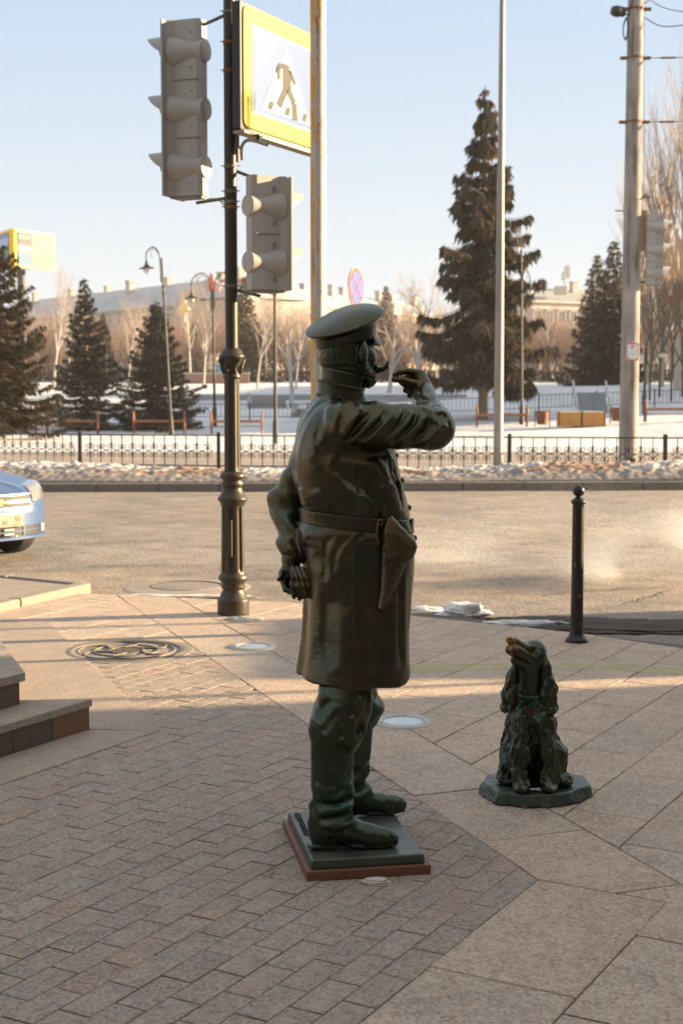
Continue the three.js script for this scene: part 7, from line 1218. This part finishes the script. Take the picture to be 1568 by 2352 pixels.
    const facing = (turn, print) => { const f = new THREE.Group(); f.rotation.y = turn; f.name = 'face'; b.add(f); part('frame', merge([box(W, 0.13, 0.22, W / 2, 0.065, 0), box(W, 0.13, 0.22, W / 2, hgt - 0.065, 0), box(0.13, hgt, 0.22, W - 0.065, hgt / 2, 0)]), yellow, f); const m = mat(0.24, 0.24, 0.24, 0.6); m.map = print; part('poster', put(new THREE.PlaneGeometry(W - 0.2, hgt - 0.26), W / 2, hgt / 2, 0.10), m, f); };
    facing(1.06, ad); b.children[0].position.set(0.12, 0, 0.1);
    { const f = new THREE.Group(); f.name = 'face'; f.rotation.y = -1.06 + Math.PI; b.add(f); f.position.set(-0.12, 0, 0.1); part('frame', merge([box(W, 0.13, 0.22, W / 2, 0.065, 0), box(W, 0.13, 0.22, W / 2, hgt - 0.065, 0), box(0.13, hgt, 0.22, W - 0.065, hgt / 2, 0)]), yellow, f); const m = mat(1, 1, 1, 0.4); m.map = ad2; part('poster', put(new THREE.PlaneGeometry(W - 0.2, hgt - 0.26).rotateY(Math.PI), W / 2, hgt / 2, -0.10), m, f); }
    part('corner_post', cyl(0.2, 0.2, hgt, 0, 0, 0.12, 18), yellow, b);
    part('core', put(new THREE.CylinderGeometry(1.55, 1.55, hgt - 0.2, 3, 1), 0, hgt / 2, -1.7, 0, 0), dark, b);
    part('mast', bar([0, 0, -1.7], [0, -c0.y + landY(c0.x, d), -1.7], 0.22), dark, b);
  }
}

// ================================================================ out of view shade casters; the booth and park house are added
{
  const stone = mat(0.42, 0.37, 0.32, 0.9, 0, { map: scaled(graniteMap, 2) }), pane = mat(0.08, 0.09, 0.1, 0.12), trim = mat(0.5, 0.45, 0.4, 0.9);
  const b = thing('corner_house', 'stone corner house on the sunny side of the square', 'building', [9.5, 0, -7.15 - 0.212 * 9.5 + 0.28 ], 0); b.position.z = -(7.52 + 0.2126 * (9.5 - 1.0));
  part('wall', box(12, 6.6, 14, 6, 3.3, 7), stone, b); part('cornice', box(12.5, 0.5, 14.5, 6, 6.85, 7), trim, b);
  for (let f = 0; f < 2; f++) for (let k = 0; k < 4; k++) { const w = part('window', box(0.08, 1.6, 1.4, -0.02, 2.0 + f * 3.0, 2 + k * 3.2), pane, b); part('sill', box(0.25, 0.12, 1.7, -0.1, 1.1 + f * 3.0, 2 + k * 3.2), trim, w); }
  const s = thing('shop_house', 'pale shop house at the back of the square with the granite steps', 'building', [0, 0, 4.2]);
  part('wall', box(34, 11, 8, 0, 5.5, 4), stone, s); part('cornice', box(34.5, 0.5, 8.6, 0, 11.2, 4), trim, s); for (let f = 0; f < 3; f++) for (let k = -4; k <= 4; k++) part('window', box(2.0, 2.1, 0.1, k * 3.4, 2.0 + f * 3.4, -0.02), pane, s);
  const h = thing('park_shade_house', 'unseen house added beside the park to shade its snow', 'building', [36, 0, -63]);  // unseen, added to throw shade over the park snow
  part('wall', box(14, 11, 50, 7, 5.5, -25), stone, h); part('roof', box(14.6, 0.6, 50.6, 7, 11.3, -25), trim, h); for (let f = 0; f < 3; f++) for (let k = 0; k < 12; k++) part('window', box(0.1, 1.7, 1.3, -0.02, 2.4 + f * 3.2, -2.5 - k * 4), pane, h);
  const x0 = 8.0, k = thing('shade_booth', 'unseen grey booth added to cast a shadow over the paving', 'kiosk', [x0, 0, -(7.95 + 0.2126 * x0)], 0);  // unseen blocker, sized and placed for its shadow on the paving
  part('booth', box(1.9, 1.92, 2.05, 0.95, 0.96, -1.03), mat(0.35, 0.36, 0.37, 0.6), k); part('roof', rbox(2.05, 0.1, 2.1, 0.03, 0.95, 1.97, -1.03), trim, k); part('counter', box(0.2, 0.05, 1.4, -0.1, 1.0, -1.0), trim, k);
  const pole = (x, dd, h, label) => { const p = thing('sign_post', label, 'post', [x, 0, -dd]); part('shaft', cyl(0.035, 0.03, h, 0, 0, 0, 14), trim, p); part('cap', ball(0.04, 0, h, 0), trim, p); };
  pole(7.0, 7.72 + 0.2126 * 6.2, 6, 'thin grey post beside the added booth'); pole(12, 22.4 + 0.2126 * 13, 8, 'thin grey post across the road by the railing'); pole(5.4, 9.62 + 0.2126 * 7.0, 5, 'thin grey post at the kerb past the booth');
}

scene.fog = new THREE.FogExp2(new THREE.Color(1.0, 0.95, 0.9), 0.0004);

renderer.render(scene, camera);
